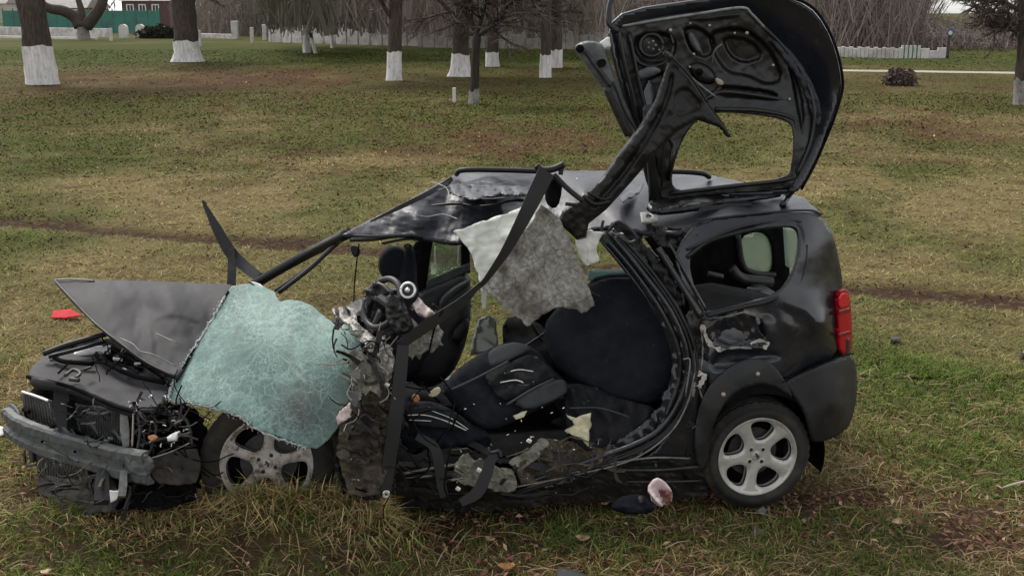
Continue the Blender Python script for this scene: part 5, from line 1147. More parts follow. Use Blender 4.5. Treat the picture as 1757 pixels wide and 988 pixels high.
sheet('dashboard', [(590, 528, 'y', 5.75), (618, 512, 'y', 5.75), (645, 518, 'y', 5.7), (690, 530, 'y', 5.65), (720, 560, 'y', 5.6), (715, 590, 'y', 5.5), (680, 598, 'y', 5.45), (640, 590, 'y', 5.45), (612, 570, 'y', 5.55)], M_PLAST, CAR, thick=0.06, cell=3, bulge=0.06, bw=25, crumple=0.05, cscale=36, kind='ridge', jag=1)
GA = empty('airbag_canister', (0, 0, 0), None, None); GA.parent = CAR; ROOTS['airbag_canister'] = ROOTS['wrecked_car']
c = P(700, 498, 5.25)
a_, b_, n_ = frame_from((-0.2, -0.9, 0.35))
mb = MB(); mb.tube3([c + 0.036 * (math.cos(t) * a_ + math.sin(t) * b_) for t in np.linspace(0, 2 * math.pi, 20)], 0.0075, n=36, k=7); mb.build('ring', M_CHROME, GA)
mb = MB(); mb.tube3([c - n_ * 0.05, c - n_ * 0.01, c], [0.034, 0.033, 0.03], n=5, k=16); mb.build('can', M_DARKMET, GA)
mb = MB(); mb.tube3([c, c + n_ * 0.012], 0.013, n=3, k=12); mb.build('knob', M_CHROME, GA)
sheet('airbag_remnant', [(708, 520, 'y', 5.25), (718, 510, 'y', 5.26), (736, 528, 'y', 5.26), (748, 540, 'y', 5.24), (734, 546, 'y', 5.2), (716, 538, 'y', 5.2)], M_PINKISH, CAR, thick=0.05, cell=2.5, bulge=0.012, bw=6, crumple=0.035, cscale=22, kind='ridge', jag=1.2)
sheet('airbag_remnant', [(694, 598, 'y', 5.3), (700, 580, 'y', 5.3), (730, 562, 'y', 5.3), (752, 556, 'y', 5.3), (761, 570, 'y', 5.3), (756, 590, 'y', 5.28), (742, 608, 'y', 5.28), (735, 600, 'y', 5.27), (716, 612, 'y', 5.27)], M_FELT, CAR, thick=0.03, cell=3, bulge=0.012, bw=6, crumple=0.035, cscale=22, kind='ridge', jag=1.2)
sheet('airbag_remnant', [(690, 592, 'y', 5.26), (716, 580, 'y', 5.26), (722, 600, 'y', 5.26), (706, 616, 'y', 5.26)], M_OLIVE, CAR, thick=0.02, cell=3, crumple=0.02, cscale=10, jag=1)

# --- crushed bulkhead and the tangle behind the windscreen
sheet('bulkhead', [(572, 540, 'y', 5.62), (596, 525, 'y', 5.6), (622, 552, 'y', 5.5), (650, 575, 'y', 5.45), (690, 590, 'y', 5.4), (696, 650, 'y', 5.3), (690, 740, 'y', 5.2), (676, 840, 'y', 5.08), (640, 856, 'y', 5.05), (590, 850, 'y', 5.1), (572, 760, 'y', 5.2), (560, 640, 'y', 5.4)], M_WRECK, CAR, thick=0.02, cell=6, crumple=0.07, cscale=46, smooth=False, kind='ridge', jag=2)
sheet('bulkhead', [(586, 700, 'y', 5.02), (620, 660, 'y', 5.08), (664, 650, 'y', 5.1), (676, 720, 'y', 5.05), (668, 800, 'y', 5.0), (650, 850, 'y', 4.98), (600, 845, 'y', 4.98), (578, 780, 'y', 5.0)], M_MUDMETAL, CAR, thick=0.01, cell=6, crumple=0.06, cscale=44, smooth=False, kind='ridge', jag=2.5)
sheet('torn_liner', [(566, 530, 'y', 5.6), (586, 524, 'y', 5.6), (606, 530, 'y', 5.55), (612, 556, 'y', 5.4), (640, 575, 'y', 5.3), (668, 592, 'y', 5.25), (674, 612, 'y', 5.2), (662, 620, 'y', 5.2), (640, 600, 'y', 5.25), (618, 585, 'y', 5.3), (604, 560, 'y', 5.4), (582, 545, 'y', 5.55)], M_PALE, CAR, thick=0.012, cell=5, crumple=0.05, cscale=26, smooth=False, kind='ridge', jag=2)
sheet('torn_liner', [(648, 600, 'y', 5.15), (668, 596, 'y', 5.15), (676, 620, 'y', 5.12), (668, 655, 'y', 5.12), (658, 650, 'y', 5.12), (652, 620, 'y', 5.14)], M_PALE, CAR, thick=0.012, cell=5, crumple=0.03, cscale=20, smooth=False, kind='ridge', jag=2)
sheet('torn_liner', [(602, 600, 'y', 5.1), (640, 612, 'y', 5.1), (665, 640, 'y', 5.08), (660, 690, 'y', 5.05), (636, 670, 'y', 5.06), (610, 690, 'y', 5.05), (600, 650, 'y', 5.08)], M_OLIVE, CAR, thick=0.008, cell=5, crumple=0.05, cscale=30, smooth=False, kind='ridge', jag=2.5)
sheet('crumpled_floor', [(596, 730, 'y', 4.97), (626, 712, 'y', 4.97), (652, 726, 'y', 4.96), (648, 776, 'y', 4.95), (622, 800, 'y', 4.94), (600, 786, 'y', 4.95)], M_LINERDK, CAR, thick=0.008, cell=5, crumple=0.05, cscale=28, smooth=False, kind='ridge', jag=2.5)
sheet('glass_flap', [(598, 668, 'y', 4.98), (614, 676, 'y', 4.97), (612, 700, 'y', 4.96), (600, 694, 'y', 4.97)], M_HINGE, CAR, thick=0.008, cell=2.5, jag=1)
sheet('pale_scrap', [(588, 700, 'y', 4.96), (602, 690, 'y', 4.96), (600, 716, 'y', 4.95), (580, 728, 'y', 4.95), (576, 716, 'y', 4.96)], M_PINKISH, CAR, thick=0.02, cell=2.5, jag=1, crumple=0.02, cscale=9)

def scrap_field(name, poly, n, y0, y1, smin, smax, m, seed, parent=CAR, zmin=0.02, zv=0.8):
    """Bent strips of torn sheet metal and plastic, each with its own thickness."""
    rs = random.Random(seed); mb = MB()
    xs = [p[0] for p in poly]; yy = [p[1] for p in poly]
    cnt = 0
    while cnt < n:
        px, py = rs.uniform(min(xs), max(xs)), rs.uniform(min(yy), max(yy))
        if not inside(np.array([px]), np.array([py]), poly)[0]: continue
        cnt += 1
        p = P(px, py, rs.uniform(y0, y1))
        d = np.array([rs.gauss(0, 1), rs.gauss(0, 0.5), rs.gauss(0, zv)]); d /= np.linalg.norm(d)
        L_ = rs.uniform(smin, smax); w = L_ * rs.uniform(0.05, 0.25)
        s_ = np.cross(d, np.array([rs.gauss(0, 1), rs.gauss(0, 1), rs.gauss(0, 1)])); s_ /= np.linalg.norm(s_)
        u = np.cross(d, s_); pts = []
        for i in range(4):
            t = i / 3; q = p + d * L_ * (t - 0.5) + u * math.sin(t * 3 + rs.uniform(0, 1)) * L_ * 0.18
            ww = w * (1 - 0.5 * t) * rs.uniform(0.6, 1)
            for a, b in ((-1, -1), (1, -1), (1, 1), (-1, 1)): 
                v = q + s_ * ww * a / 2 + u * 0.002 * b; v[2] = max(v[2], zmin); pts.append(v)
        f = [(i * 4 + j, i * 4 + (j + 1) % 4, i * 4 + 4 + (j + 1) % 4, i * 4 + 4 + j) for i in range(3) for j in range(4)] + [(3, 2, 1, 0), (12, 13, 14, 15)]
        mb.add(pts, f)
    o = mb.build(name, m, parent, smooth=False); o['kind'] = 'stuff'
    return o
def wire_field(name, poly, n, y0, y1, length, r0, r1, m, seed, parent=CAR):
    rs = random.Random(seed); mb = MB(); xs = [p[0] for p in poly]; yy = [p[1] for p in poly]; cnt = 0
    while cnt < n:
        px, py = rs.uniform(min(xs), max(xs)), rs.uniform(min(yy), max(yy))
        if not inside(np.array([px]), np.array([py]), poly)[0]: continue
        cnt += 1
        p = P(px, py, rs.uniform(y0, y1)); d = np.array([rs.gauss(0, 1), rs.gauss(0, 0.4), rs.gauss(0, 1)]); d /= np.linalg.norm(d)
        pts = [p]
        for i in range(5):
            d = d + np.array([rs.gauss(0, 0.5), rs.gauss(0, 0.3), rs.gauss(-0.05, 0.5)]); d /= np.linalg.norm(d)
            q = pts[-1] + d * length / 5; q[2] = max(q[2], 0.03); pts.append(q)
        mb.tube3(pts, rs.uniform(r0, r1), n=14, k=5)
    o = mb.build(name, m, parent); o['kind'] = 'stuff'
    return o
wire_field('wiring', [(585, 560), (690, 600), (690, 840), (590, 850), (600, 640)], 16, 5.0, 5.15, 0.25, 0.002, 0.005, M_BLACK, 3)
wire_field('wiring', [(600, 580), (670, 600), (670, 720), (600, 700)], 14, 5.0, 5.15, 0.2, 0.002, 0.004, M_OLIVE, 4)
wire_field('wiring', [(690, 600), (780, 640), (800, 760), (700, 780)], 12, 5.0, 5.3, 0.4, 0.003, 0.006, M_BLACK, 5)
scrap_field('torn_metal', [(575, 560), (690, 590), (690, 860), (580, 860)], 36, 5.0, 5.25, 0.06, 0.24, M_WRECK, 6, zv=1.6)
scrap_field('torn_metal', [(575, 540), (680, 590), (680, 720), (600, 700)], 16, 5.05, 5.3, 0.04, 0.14, M_MUDMETAL, 7)
scrap_field('torn_metal', [(690, 770), (1000, 770), (1100, 800), (880, 862), (690, 868)], 46, 5.15, 5.4, 0.08, 0.34, M_WRECK, 8, zv=0.18)
scrap_field('torn_metal', [(870, 760), (1060, 750), (1060, 800), (900, 830)], 18, 5.2, 5.4, 0.06, 0.24, M_MUDMETAL, 9, zv=0.25)
sheet('undertray', [(190, 830, 'y', 5.3), (260, 818, 'y', 5.26), (330, 826, 'y', 5.22), (336, 862, 'y', 5.18), (270, 872, 'y', 5.16), (196, 872, 'y', 5.18)], M_BLACK, CAR, thick=0.02, cell=3, crumple=0.03, cscale=30, kind='ridge', jag=2)
scrap_field('torn_metal', [(60, 830), (330, 800), (330, 868), (120, 874)], 34, 5.05, 5.4, 0.05, 0.2, M_WRECK, 10)
scrap_field('torn_metal', [(230, 690), (330, 700), (330, 830), (250, 820)], 20, 5.1, 5.4, 0.04, 0.18, M_WRECK, 11)
# things that stand out of the tangle along the sill
sheet('torn_liner', [(782, 792, 0.0), (800, 776, 0.02), (816, 790), (834, 786, 0.02), (850, 800, 0.0), (880, 806, 0.0), (888, 830, -0.02), (872, 846, -0.04), (836, 838, -0.04), (800, 832, -0.03), (776, 820, -0.02)], M_OLIVE, CAR, thick=0.01, cell=5.5, crumple=0.04, cscale=30, smooth=False, kind='ridge', jag=2)
sheet('torn_liner', [(872, 792, 0.03), (905, 772, 0.06), (930, 750, 0.1), (944, 760, 0.08), (922, 784, 0.05), (896, 806, 0.02)], M_OLIVE, CAR, thick=0.01, cell=5, crumple=0.03, cscale=22, smooth=False, kind='ridge', jag=2)
sheet('crumpled_floor', [(880, 800, 0.03), (930, 752, 0.12), (985, 756, 0.12), (1060, 770, 0.07), (1100, 782, 0.04), (1000, 804, 0.03), (900, 834, 0.03)], M_MUDMETAL, CAR, thick=0.012, cell=5, crumple=0.05, cscale=32, smooth=False, kind='ridge', jag=2)
tubes('seat_rail', [([(690, 812, 0.04), (760, 800, 0.04), (830, 792, 0.05)], 0.008), ([(690, 822, 0.03), (750, 814, 0.03), (790, 808, 0.03)], 0.007), ([(760, 826, -0.02), (795, 818, -0.02), (780, 806, -0.02)], 0.007)], M_STEEL, CAR)
ribbon('seat_belt', [(715, 748, 0.0), (742, 764, -0.03), (752, 790, -0.05), (757, 830, -0.07), (762, 852, -0.08)], [0.04, 0.05, 0.055, 0.05, 0.045], M_TRIM, CAR, thick=0.008, tilt=0.3)
ribbon('seat_belt', [(858, 772, -0.03), (842, 790, -0.06), (834, 815, -0.09), (818, 845, -0.12), (790, 862, -0.14)], [0.03, 0.05, 0.06, 0.06, 0.04], M_TRIM, CAR, thick=0.012, tilt=0.2)
tubes('seat_belt', [([(838, 768, -0.03), (842, 776, -0.05), (856, 774, -0.05), (860, 784, -0.06)], 0.008)], M_PLAST, CAR)
mb = MB()
for (px, py) in [(822, 806), (786, 838), (664, 660), (908, 756)]:
    MB().box(P(px, py, ys(px, py, -0.08)), 0.022, 0.012, 0.018, (0.4, 0.6, 0.2)).build('plastic_scrap', M_WHITEPL, CAR, smooth=False)
sheet('lamp_scrap', [(704, 684, 0.2), (712, 676, 0.2), (722, 682, 0.2), (716, 692, 0.2)], M_ORANGE, CAR, thick=0.02, cell=2)
sheet('lamp_scrap', [(732, 678, 0.25), (752, 664, 0.25), (758, 670, 0.25), (746, 682, 0.25)], M_FOAM, CAR, thick=0.02, cell=2)

# --- bonnet
hd = sheet('bonnet', [(94, 481, 'y', 6.22), (150, 480, 'y', 6.22), (230, 481, 'y', 6.2), (310, 484, 'y', 6.2), (398, 488, 'y', 6.15), (392, 520), (360, 575, 'y', 5.75), (330, 615), (304, 648, 'y', 5.38), (285, 640), (248, 620, 'y', 5.48), (210, 592, 'y', 5.58), (180, 570, 'y', 5.68), (150, 542, 'y', 5.82), (120, 512, 'y', 6.0)], M_HOOD, CAR, inner=[(200, 530, 'y', 5.88), (270, 560, 'y', 5.74), (290, 510, 'y', 5.98), (250, 525, 'y', 5.97)], thick=0.02, cell=3.5, crumple=0.016, cscale=150, kind='ridge', rnd=0, stamps=[([(252, 548), (300, 534), (360, 556), (340, 600), (306, 646), (262, 626), (258, 585)], 0.012, 10)])
hd['label'] = 'buckled grey bonnet lifted at its front corner'
tubes('bonnet_edge', [([(94, 481, 'y', 6.2), (125, 515, 'y', 5.96), (165, 556, 'y', 5.72), (212, 593, 'y', 5.55), (250, 621, 'y', 5.45), (300, 646, 'y', 5.36)], 0.007)], M_TRIM, hd)
tubes('bonnet_edge', [([(94, 480, 'y', 6.21), (130, 479, 'y', 6.2), (162, 482, 'y', 6.19)], 0.005), ([(206, 580, 'y', 5.545), (228, 590, 'y', 5.5), (240, 602, 'y', 5.46), (262, 608, 'y', 5.43), (302, 628, 'y', 5.38)], 0.003), ([(268, 572, 'y', 5.62), (290, 582, 'y', 5.57), (304, 588, 'y', 5.55)], 0.003)], M_STEEL, hd)  # pale lip, plus crease highlight and scratches drawn as light lines
# --- slam panel, engine bay
sheet('front_panel', [(46, 640, 'z', 0.80), (70, 612, 'z', 0.82), (100, 602, 'z', 0.83), (160, 604, 'z', 0.82), (205, 626, 'z', 0.79), (250, 645, 'z', 0.77), (285, 656, 'z', 0.76), (290, 672, 'z', 0.74), (272, 702, 'z', 0.71), (240, 704, 'z', 0.71), (200, 694, 'z', 0.72), (150, 672, 'z', 0.75), (112, 658, 'z', 0.77), (60, 652, 'z', 0.79)], M_HOOD, CAR, thick=0.05, cell=4, crumple=0.008, cscale=60)
tubes('front_panel_lip', [([(46, 646, 'z', 0.79), (110, 660, 'z', 0.765), (150, 676, 'z', 0.74), (200, 698, 'z', 0.71), (242, 708, 'z', 0.70), (270, 708, 'z', 0.70)], 0.010), ([(165, 608, 'z', 0.83), (190, 626, 'z', 0.82), (230, 644, 'z', 0.80), (282, 656, 'z', 0.78)], 0.014), ([(92, 612, 'z', 0.84), (110, 620, 'z', 0.83), (160, 624, 'z', 0.82)], 0.013), ([(100, 640, 'z', 0.81), (122, 618, 'z', 0.83)], 0.006)], M_BLACK, CAR)
tubes('latch', [([(112, 644, 'z', 0.82), (126, 634, 'z', 0.83), (138, 640, 'z', 0.83), (130, 648, 'z', 0.82)], 0.009), ([(120, 650, 'z', 0.81), (135, 652, 'z', 0.81)], 0.012), ([(145, 634, 'z', 0.83), (156, 630, 'z', 0.83)], 0.008)], M_DARKMET, CAR)
sheet('engine_bay_backing', [(78, 606, 'z', 0.75), (180, 574, 'z', 0.78), (230, 600, 'z', 0.7), (300, 640, 'z', 0.62), (310, 665, 'z', 0.6), (200, 640, 'z', 0.66), (110, 620, 'z', 0.72)], M_BLACK, CAR, thick=0.03, cell=5, crumple=0.06, cscale=25, kind='ridge')
tubes('wing_rail', [([(74, 607, 'z', 0.86), (120, 590, 'z', 0.90), (182, 573, 'z', 0.93)], 0.016), ([(84, 612, 'z', 0.83), (130, 600, 'z', 0.86), (180, 586, 'z', 0.88)], 0.012)], M_TRIM, CAR)
tubes('hose', [([(130, 612, 'z', 0.80), (150, 603, 'z', 0.83), (190, 600, 'z', 0.83)], 0.026)], M_WHITEPL, CAR)
tubes('hose', [([(160, 606, 'z', 0.82), (190, 602, 'z', 0.82), (205, 612, 'z', 0.80)], 0.014), ([(175, 616, 'z', 0.80), (215, 614, 'z', 0.80), (240, 632, 'z', 0.78)], 0.018), ([(190, 595, 'z', 0.82), (225, 610, 'z', 0.80), (262, 635, 'z', 0.77)], 0.012), ([(215, 625, 'z', 0.79), (250, 628, 'z', 0.78), (280, 648, 'z', 0.77)], 0.010), ([(165, 622, 'z', 0.80), (185, 610, 'z', 0.82), (212, 622, 'z', 0.8)], 0.007)], M_BLACK, CAR)
mb = MB()
for (px, py, z, s) in [(200, 618, 0.80, 0.035), (178, 596, 0.84, 0.03), (226, 636, 0.79, 0.03), (245, 618, 0.79, 0.04), (212, 602, 0.82, 0.025)]:
    MB().box(G(px, py, z), s * 2, s, s, (0.3, 0.4, px), bev=0.25).build('engine_fitting', M_DARKMET, CAR, smooth=False)
pieces('engine_label', M_WHITEPL, CAR, False, C_('box', G(202, 616, 0.82), 0.05, 0.02, 0.012, (0, 0.3, 0.4)), C_('box', G(212, 634, 0.81), 0.03, 0.02, 0.012, (0, 0.3, 0.4)), C_('box', G(236, 624, 0.80), 0.03, 0.02, 0.012, (0, 0.2, 0.8)))
sheet('engine_bay_backing', [(44, 662, 'y', 5.98), (110, 664, 'y', 5.85), (270, 706, 'y', 5.55), (338, 700, 'y', 5.5), (344, 852, 'y', 5.45), (200, 872, 'y', 5.5), (90, 842, 'y', 5.72), (58, 790, 'y', 5.85), (44, 730, 'y', 5.95)], M_BLACK, CAR, thick=0.03, cell=6, crumple=0.04, cscale=40, kind='ridge', smooth=False)  # black backing sheet closes the gaps, standing in for the dark behind
# --- radiator, posts, beam
FY = lambda px: 5.80 - (px - 12) / 246.0 * 0.72
sheet('radiator', [(38, 672, 'y', 5.86), (82, 688, 'y', 5.72), (98, 738, 'y', 5.62), (62, 732, 'y', 5.74), (40, 706, 'y', 5.84)], M_RAD, CAR, thick=0.03, cell=3, crumple=0.006, cscale=20, rnd=0)
tubes('radiator_edge', [([(38, 672, 'y', 5.84), (60, 679, 'y', 5.77), (84, 688, 'y', 5.70)], 0.008)], M_CHROME, CAR)
sheet('radiator', [(122, 690, 'y', 5.60), (165, 698, 'y', 5.5), (216, 710, 'y', 5.36), (220, 766, 'y', 5.30), (180, 757, 'y', 5.40), (126, 738, 'y', 5.54)], M_RAD, CAR, thick=0.03, cell=3, crumple=0.012, cscale=14, rnd=0)
mb = MB()
for k_ in range(22):
    t = k_ / 21; a = P(126 + 88 * t, 694 + 17 * t, 5.57 - 0.25 * t); b = P(128 + 88 * t, 738 + 26 * t, 5.52 - 0.24 * t)
    mb.tube3([a, b], 0.0028, n=3, k=4)
for k_ in range(10):
    t = k_ / 9; a = P(42 + 42 * t, 676 + 15 * t, 5.83 - 0.14 * t); b = P(46 + 48 * t, 712 + 24 * t, 5.80 - 0.18 * t)
    mb.tube3([a, b], 0.0028, n=3, k=4)
mb.build('radiator_tubes', M_DARKMET, CAR)['kind'] = 'stuff'
ribbon('front_post', [(104, 662, 'y', 5.55), (106, 700, 'y', 5.5), (112, 738, 'y', 5.46)], [0.07, 0.08, 0.07], M_HOOD, CAR, thick=0.05)
ribbon('front_post', [(122, 690, 'y', 5.52), (124, 738, 'y', 5.46)], [0.04, 0.05], M_BLACK, CAR, thick=0.06)
ribbon('front_post', [(212, 708, 'y', 5.28), (214, 738, 'y', 5.25), (216, 766, 'y', 5.22)], [0.035, 0.045, 0.03], M_STEEL, CAR, thick=0.03)
tubes('front_post', [([(229, 706, 'y', 5.2), (227, 765, 'y', 5.16)], 0.005)], M_BRASS, CAR)
sheet('fan_shroud', [(110, 735, 'y', 5.5), (160, 748, 'y', 5.42), (218, 764, 'y', 5.26), (215, 772, 'y', 5.24), (150, 762, 'y', 5.4), (100, 745, 'y', 5.5)], M_BLACK, CAR, thick=0.03, cell=3, crumple=0.02, cscale=14)
mb = MB()
for (px, py, Y) in [(190, 752, 5.28), (183, 756, 5.29), (209, 752, 5.24), (150, 750, 5.4)]: MB().box(P(px, py, Y), 0.03, 0.02, 0.02, (0.4, 0.3, 0.5), bev=0.3).build('bracket', M_STEEL, CAR, smooth=False)
tubes('bracket', [([(42, 700, 'y', 5.78), (46, 716, 'y', 5.74), (60, 728, 'y', 5.66), (92, 738, 'y', 5.5)], 0.008), ([(40, 702, 'y', 5.78), (50, 706, 'y', 5.74)], 0.012), ([(84, 736, 'y', 5.52), (96, 728, 'y', 5.5), (106, 736, 'y', 5.46)], 0.009)], M_BLACK, CAR)
bp = [(17, 722, 'y', 5.82), (36, 737, 'y', 5.70), (70, 752, 'y', 5.58), (115, 766, 'y', 5.44), (165, 780, 'y', 5.30), (212, 793, 'y', 5.17), (258, 801, 'y', 5.05)]
prof = [(0.0, -0.086), (0.030, -0.084), (0.042, -0.070), (0.042, -0.034), (0.020, -0.022), (0.020, 0.020), (0.042, 0.032), (0.042, 0.070), (0.030, 0.084), (0.0, 0.086), (-0.012, 0.080), (0.010, 0.044), (0.008, -0.044), (-0.012, -0.080)]
bmo = sweep('bumper_beam', bp, prof, M_BEAM, CAR, n=40)
bmo['label'] = 'bare grey bumper beam across the front'
_rs = np.random.RandomState(5)
for q in bmo.data.vertices: q.co += Vector(_rs.uniform(-0.0025, 0.0025, 3))
sheet('beam_bracket', [(10, 694, 'y', 5.85), (22, 690, 'y', 5.85), (34, 712, 'y', 5.76), (28, 730, 'y', 5.72), (14, 720, 'y', 5.80)], M_BEAM, CAR, thick=0.03, cell=3)
sheet('beam_bracket', [(88, 738, 'y', 5.47), (105, 730, 'y', 5.44), (120, 740, 'y', 5.42), (118, 756, 'y', 5.40), (96, 752, 'y', 5.45)], M_BEAM, CAR, thick=0.02, cell=3)
sheet('beam_bracket', [(214, 776, 'y', 5.1), (232, 770, 'y', 5.08), (258, 784, 'y', 5.0), (262, 812, 'y', 5.0), (240, 818, 'y', 5.02), (216, 806, 'y', 5.08)], M_BEAM, CAR, thick=0.02, cell=3, crumple=0.02, cscale=16)
mb = MB()
for (px, py, Y) in [(74, 757, 5.51), (130, 774, 5.335)]: p = P(px, py, Y); MB().tube3([p, p + np.array([-0.006, -0.008, 0])], 0.008, n=3, k=8).build('bolt_hole_disc', M_BLACK, CAR)  # black discs drawn for the dark of the beam's holes
lr = sheet('lower_radiator', [(62, 780, 'y', 5.62), (100, 786, 'y', 5.52), (150, 802, 'y', 5.38), (146, 818), (128, 832, 'y', 5.40), (104, 834, 'y', 5.46), (78, 820, 'y', 5.54), (64, 802, 'y', 5.6)], M_RAD, CAR, thick=0.03, cell=3, rnd=0, crumple=0.01, cscale=20)
mb = MB()
for k_ in range(16):
    t = k_ / 15; a = P(66 + 78 * t, 782 + 18 * t, 5.59 - 0.22 * t); b = P(70 + 66 * t, 812 + 14 * t, 5.55 - 0.16 * t)
    mb.tube3([a, b], 0.003, n=3, k=4)
mb.build('radiator_tubes', M_DARKMET, CAR)['kind'] = 'stuff'
sheet('undertray', [(62, 806, 'y', 5.6), (90, 830, 'y', 5.5), (118, 838, 'y', 5.4), (150, 815, 'y', 5.3), (185, 812, 'y', 5.2), (206, 850, 'y', 5.16), (196, 878, 'y', 5.12), (150, 880, 'y', 5.2), (100, 866, 'y', 5.35), (66, 842, 'y', 5.5)], M_LINERDK, CAR, thick=0.012, cell=3, crumple=0.035, cscale=40, kind='ridge', jag=2)
ribbon('front_post', [(176, 808, 'y', 5.2), (175, 835, 'y', 5.12), (174, 862, 'y', 5.05)], [0.05, 0.07, 0.07], M_PLAST, CAR, thick=0.05)
ribbon('front_post', [(212, 808, 'y', 5.08), (211, 832, 'y', 5.04), (209, 852, 'y', 5.0)], [0.03, 0.04, 0.035], M_STEEL, CAR, thick=0.03)
sheet('plastic_scrap', [(188, 842, 'y', 4.99), (202, 842, 'y', 4.98), (200, 858, 'y', 4.98), (190, 862, 'y', 4.98)], M_WHITEPL, CAR, thick=0.006, cell=2.5, jag=1)
tubes('bracket', [([(42, 772, 'y', 5.66), (44, 796, 'y', 5.64), (62, 797, 'y', 5.6)], 0.006), ([(54, 770, 'y', 5.62), (56, 792, 'y', 5.6)], 0.016)], M_DARKMET, CAR)
sheet('inner_wing', [(232, 706, 'y', 5.45), (290, 690, 'y', 5.45), (340, 705, 'y', 5.42), (352, 760, 'y', 5.40), (340, 836, 'y', 5.36), (300, 842, 'y', 5.32), (258, 832, 'y', 5.3), (250, 790, 'y', 5.34), (236, 768, 'y', 5.36)], M_BLACK, CAR, thick=0.03, cell=3.5, crumple=0.03, cscale=40, kind='ridge', jag=1.5)
sheet('wing_liner', [(256, 788, 'y', 5.14), (284, 778, 'y', 5.16), (318, 770, 'y', 5.18), (338, 768, 'y', 5.18), (344, 800, 'y', 5.12), (338, 826, 'y', 5.10), (306, 832, 'y', 5.08), (268, 826, 'y', 5.08), (256, 810, 'y', 5.10)], M_LINERDK, CAR, thick=0.01, cell=3, crumple=0.02, cscale=44, kind='ridge', jag=1.0)
sheet('lamp_housing', [(236, 712, 'y', 5.3), (270, 700, 'y', 5.32), (300, 704, 'y', 5.3), (306, 728, 'y', 5.28), (280, 742, 'y', 5.26), (244, 742, 'y', 5.26)], M_GLOSSB, CAR, thick=0.02, cell=3, crumple=0.03, cscale=20, kind='ridge', jag=1.5, stamps=[([(250, 716), (288, 710), (292, 728), (254, 734)], 0.05, 4)])
tubes('bracket', [([(236, 704, 'y', 5.2), (240, 740, 'y', 5.16), (236, 772, 'y', 5.14)], 0.008), ([(262, 700, 'y', 5.24), (268, 735, 'y', 5.2), (256, 780, 'y', 5.14)], 0.006), ([(240, 764, 'y', 5.14), (280, 752, 'y', 5.16), (330, 742, 'y', 5.2)], 0.007), ([(300, 705, 'y', 5.26), (322, 725, 'y', 5.24), (330, 765, 'y', 5.2)], 0.009), ([(246, 720, 'y', 5.2), (285, 726, 'y', 5.2)], 0.005)], M_DARKMET, CAR)
sheet('lamp_scrap', [(286, 750, 'y', 5.06), (298, 742, 'y', 5.06), (309, 738, 'y', 5.05), (310, 746, 'y', 5.05), (302, 756, 'y', 5.04), (288, 758, 'y', 5.05)], M_WHITEPL, CAR, thick=0.03, cell=2, bulge=0.015, bw=5, jag=0.8)
sheet('lamp_scrap', [(252, 748, 'y', 5.08), (264, 745, 'y', 5.08), (270, 752, 'y', 5.07), (258, 757, 'y', 5.07)], M_ORANGE, CAR, thick=0.02, cell=2)
tubes('torn_edge', [([(228, 770, 'y', 5.1), (245, 776, 'y', 5.06), (258, 786, 'y', 5.03)], 0.005), ([(258, 786, 'y', 5.03), (290, 776, 'y', 5.03), (325, 760, 'y', 5.04)], 0.003)], M_STEEL, CAR)

scrap_field('torn_metal', [(110, 690), (230, 705), (240, 780), (120, 750)], 26, 5.1, 5.4, 0.03, 0.12, M_DARKMET, 31, zv=0.7)
scrap_field('torn_metal', [(230, 690), (345, 690), (345, 780), (240, 790)], 34, 5.05, 5.3, 0.03, 0.14, M_LINERDK, 32, zv=0.8)
scrap_field('torn_metal', [(60, 790), (330, 790), (330, 860), (100, 866)], 26, 5.02, 5.3, 0.04, 0.18, M_MUDMETAL, 33, zv=0.4)
wire_field('wiring', [(90, 600), (200, 590), (290, 645), (200, 640)], 12, 5.35, 5.5, 0.16, 0.002, 0.005, M_BLACK, 34)
wire_field('wiring', [(225, 690), (345, 690), (340, 790), (245, 780)], 12, 5.05, 5.25, 0.22, 0.002, 0.005, M_BLACK, 35)
wire_field('wiring', [(60, 780), (240, 800), (240, 860), (90, 850)], 9, 5.05, 5.3, 0.2, 0.002, 0.004, M_DARKMET, 36)
scrap_field('glass_crumbs', [(200, 640), (300, 680), (340, 760), (250, 770)], 30, 5.02, 5.3, 0.008, 0.022, M_WHITEPL, 37)
scrap_field('glass_crumbs', [(690, 690), (1010, 690), (1000, 850), (700, 850)], 50, 5.15, 5.4, 0.006, 0.018, M_WHITEPL, 38)
scrap_field('glass_crumbs', [(590, 560), (690, 600), (690, 830), (600, 830)], 34, 4.95, 5.15, 0.006, 0.018, M_PALE, 39)
tubes('seat_seam', [([(1012, 500, 0.53), (1050, 520, 0.5), (1090, 560, 0.44), (1110, 620, 0.36), (1112, 680, 0.27)], 0.004), ([(965, 560, 0.53), (1010, 580, 0.5), (1060, 620, 0.42), (1085, 672, 0.31)], 0.004), ([(978, 700, 0.17), (1030, 700, 0.16), (1080, 715, 0.11)], 0.004)], M_SEATG, CAR)
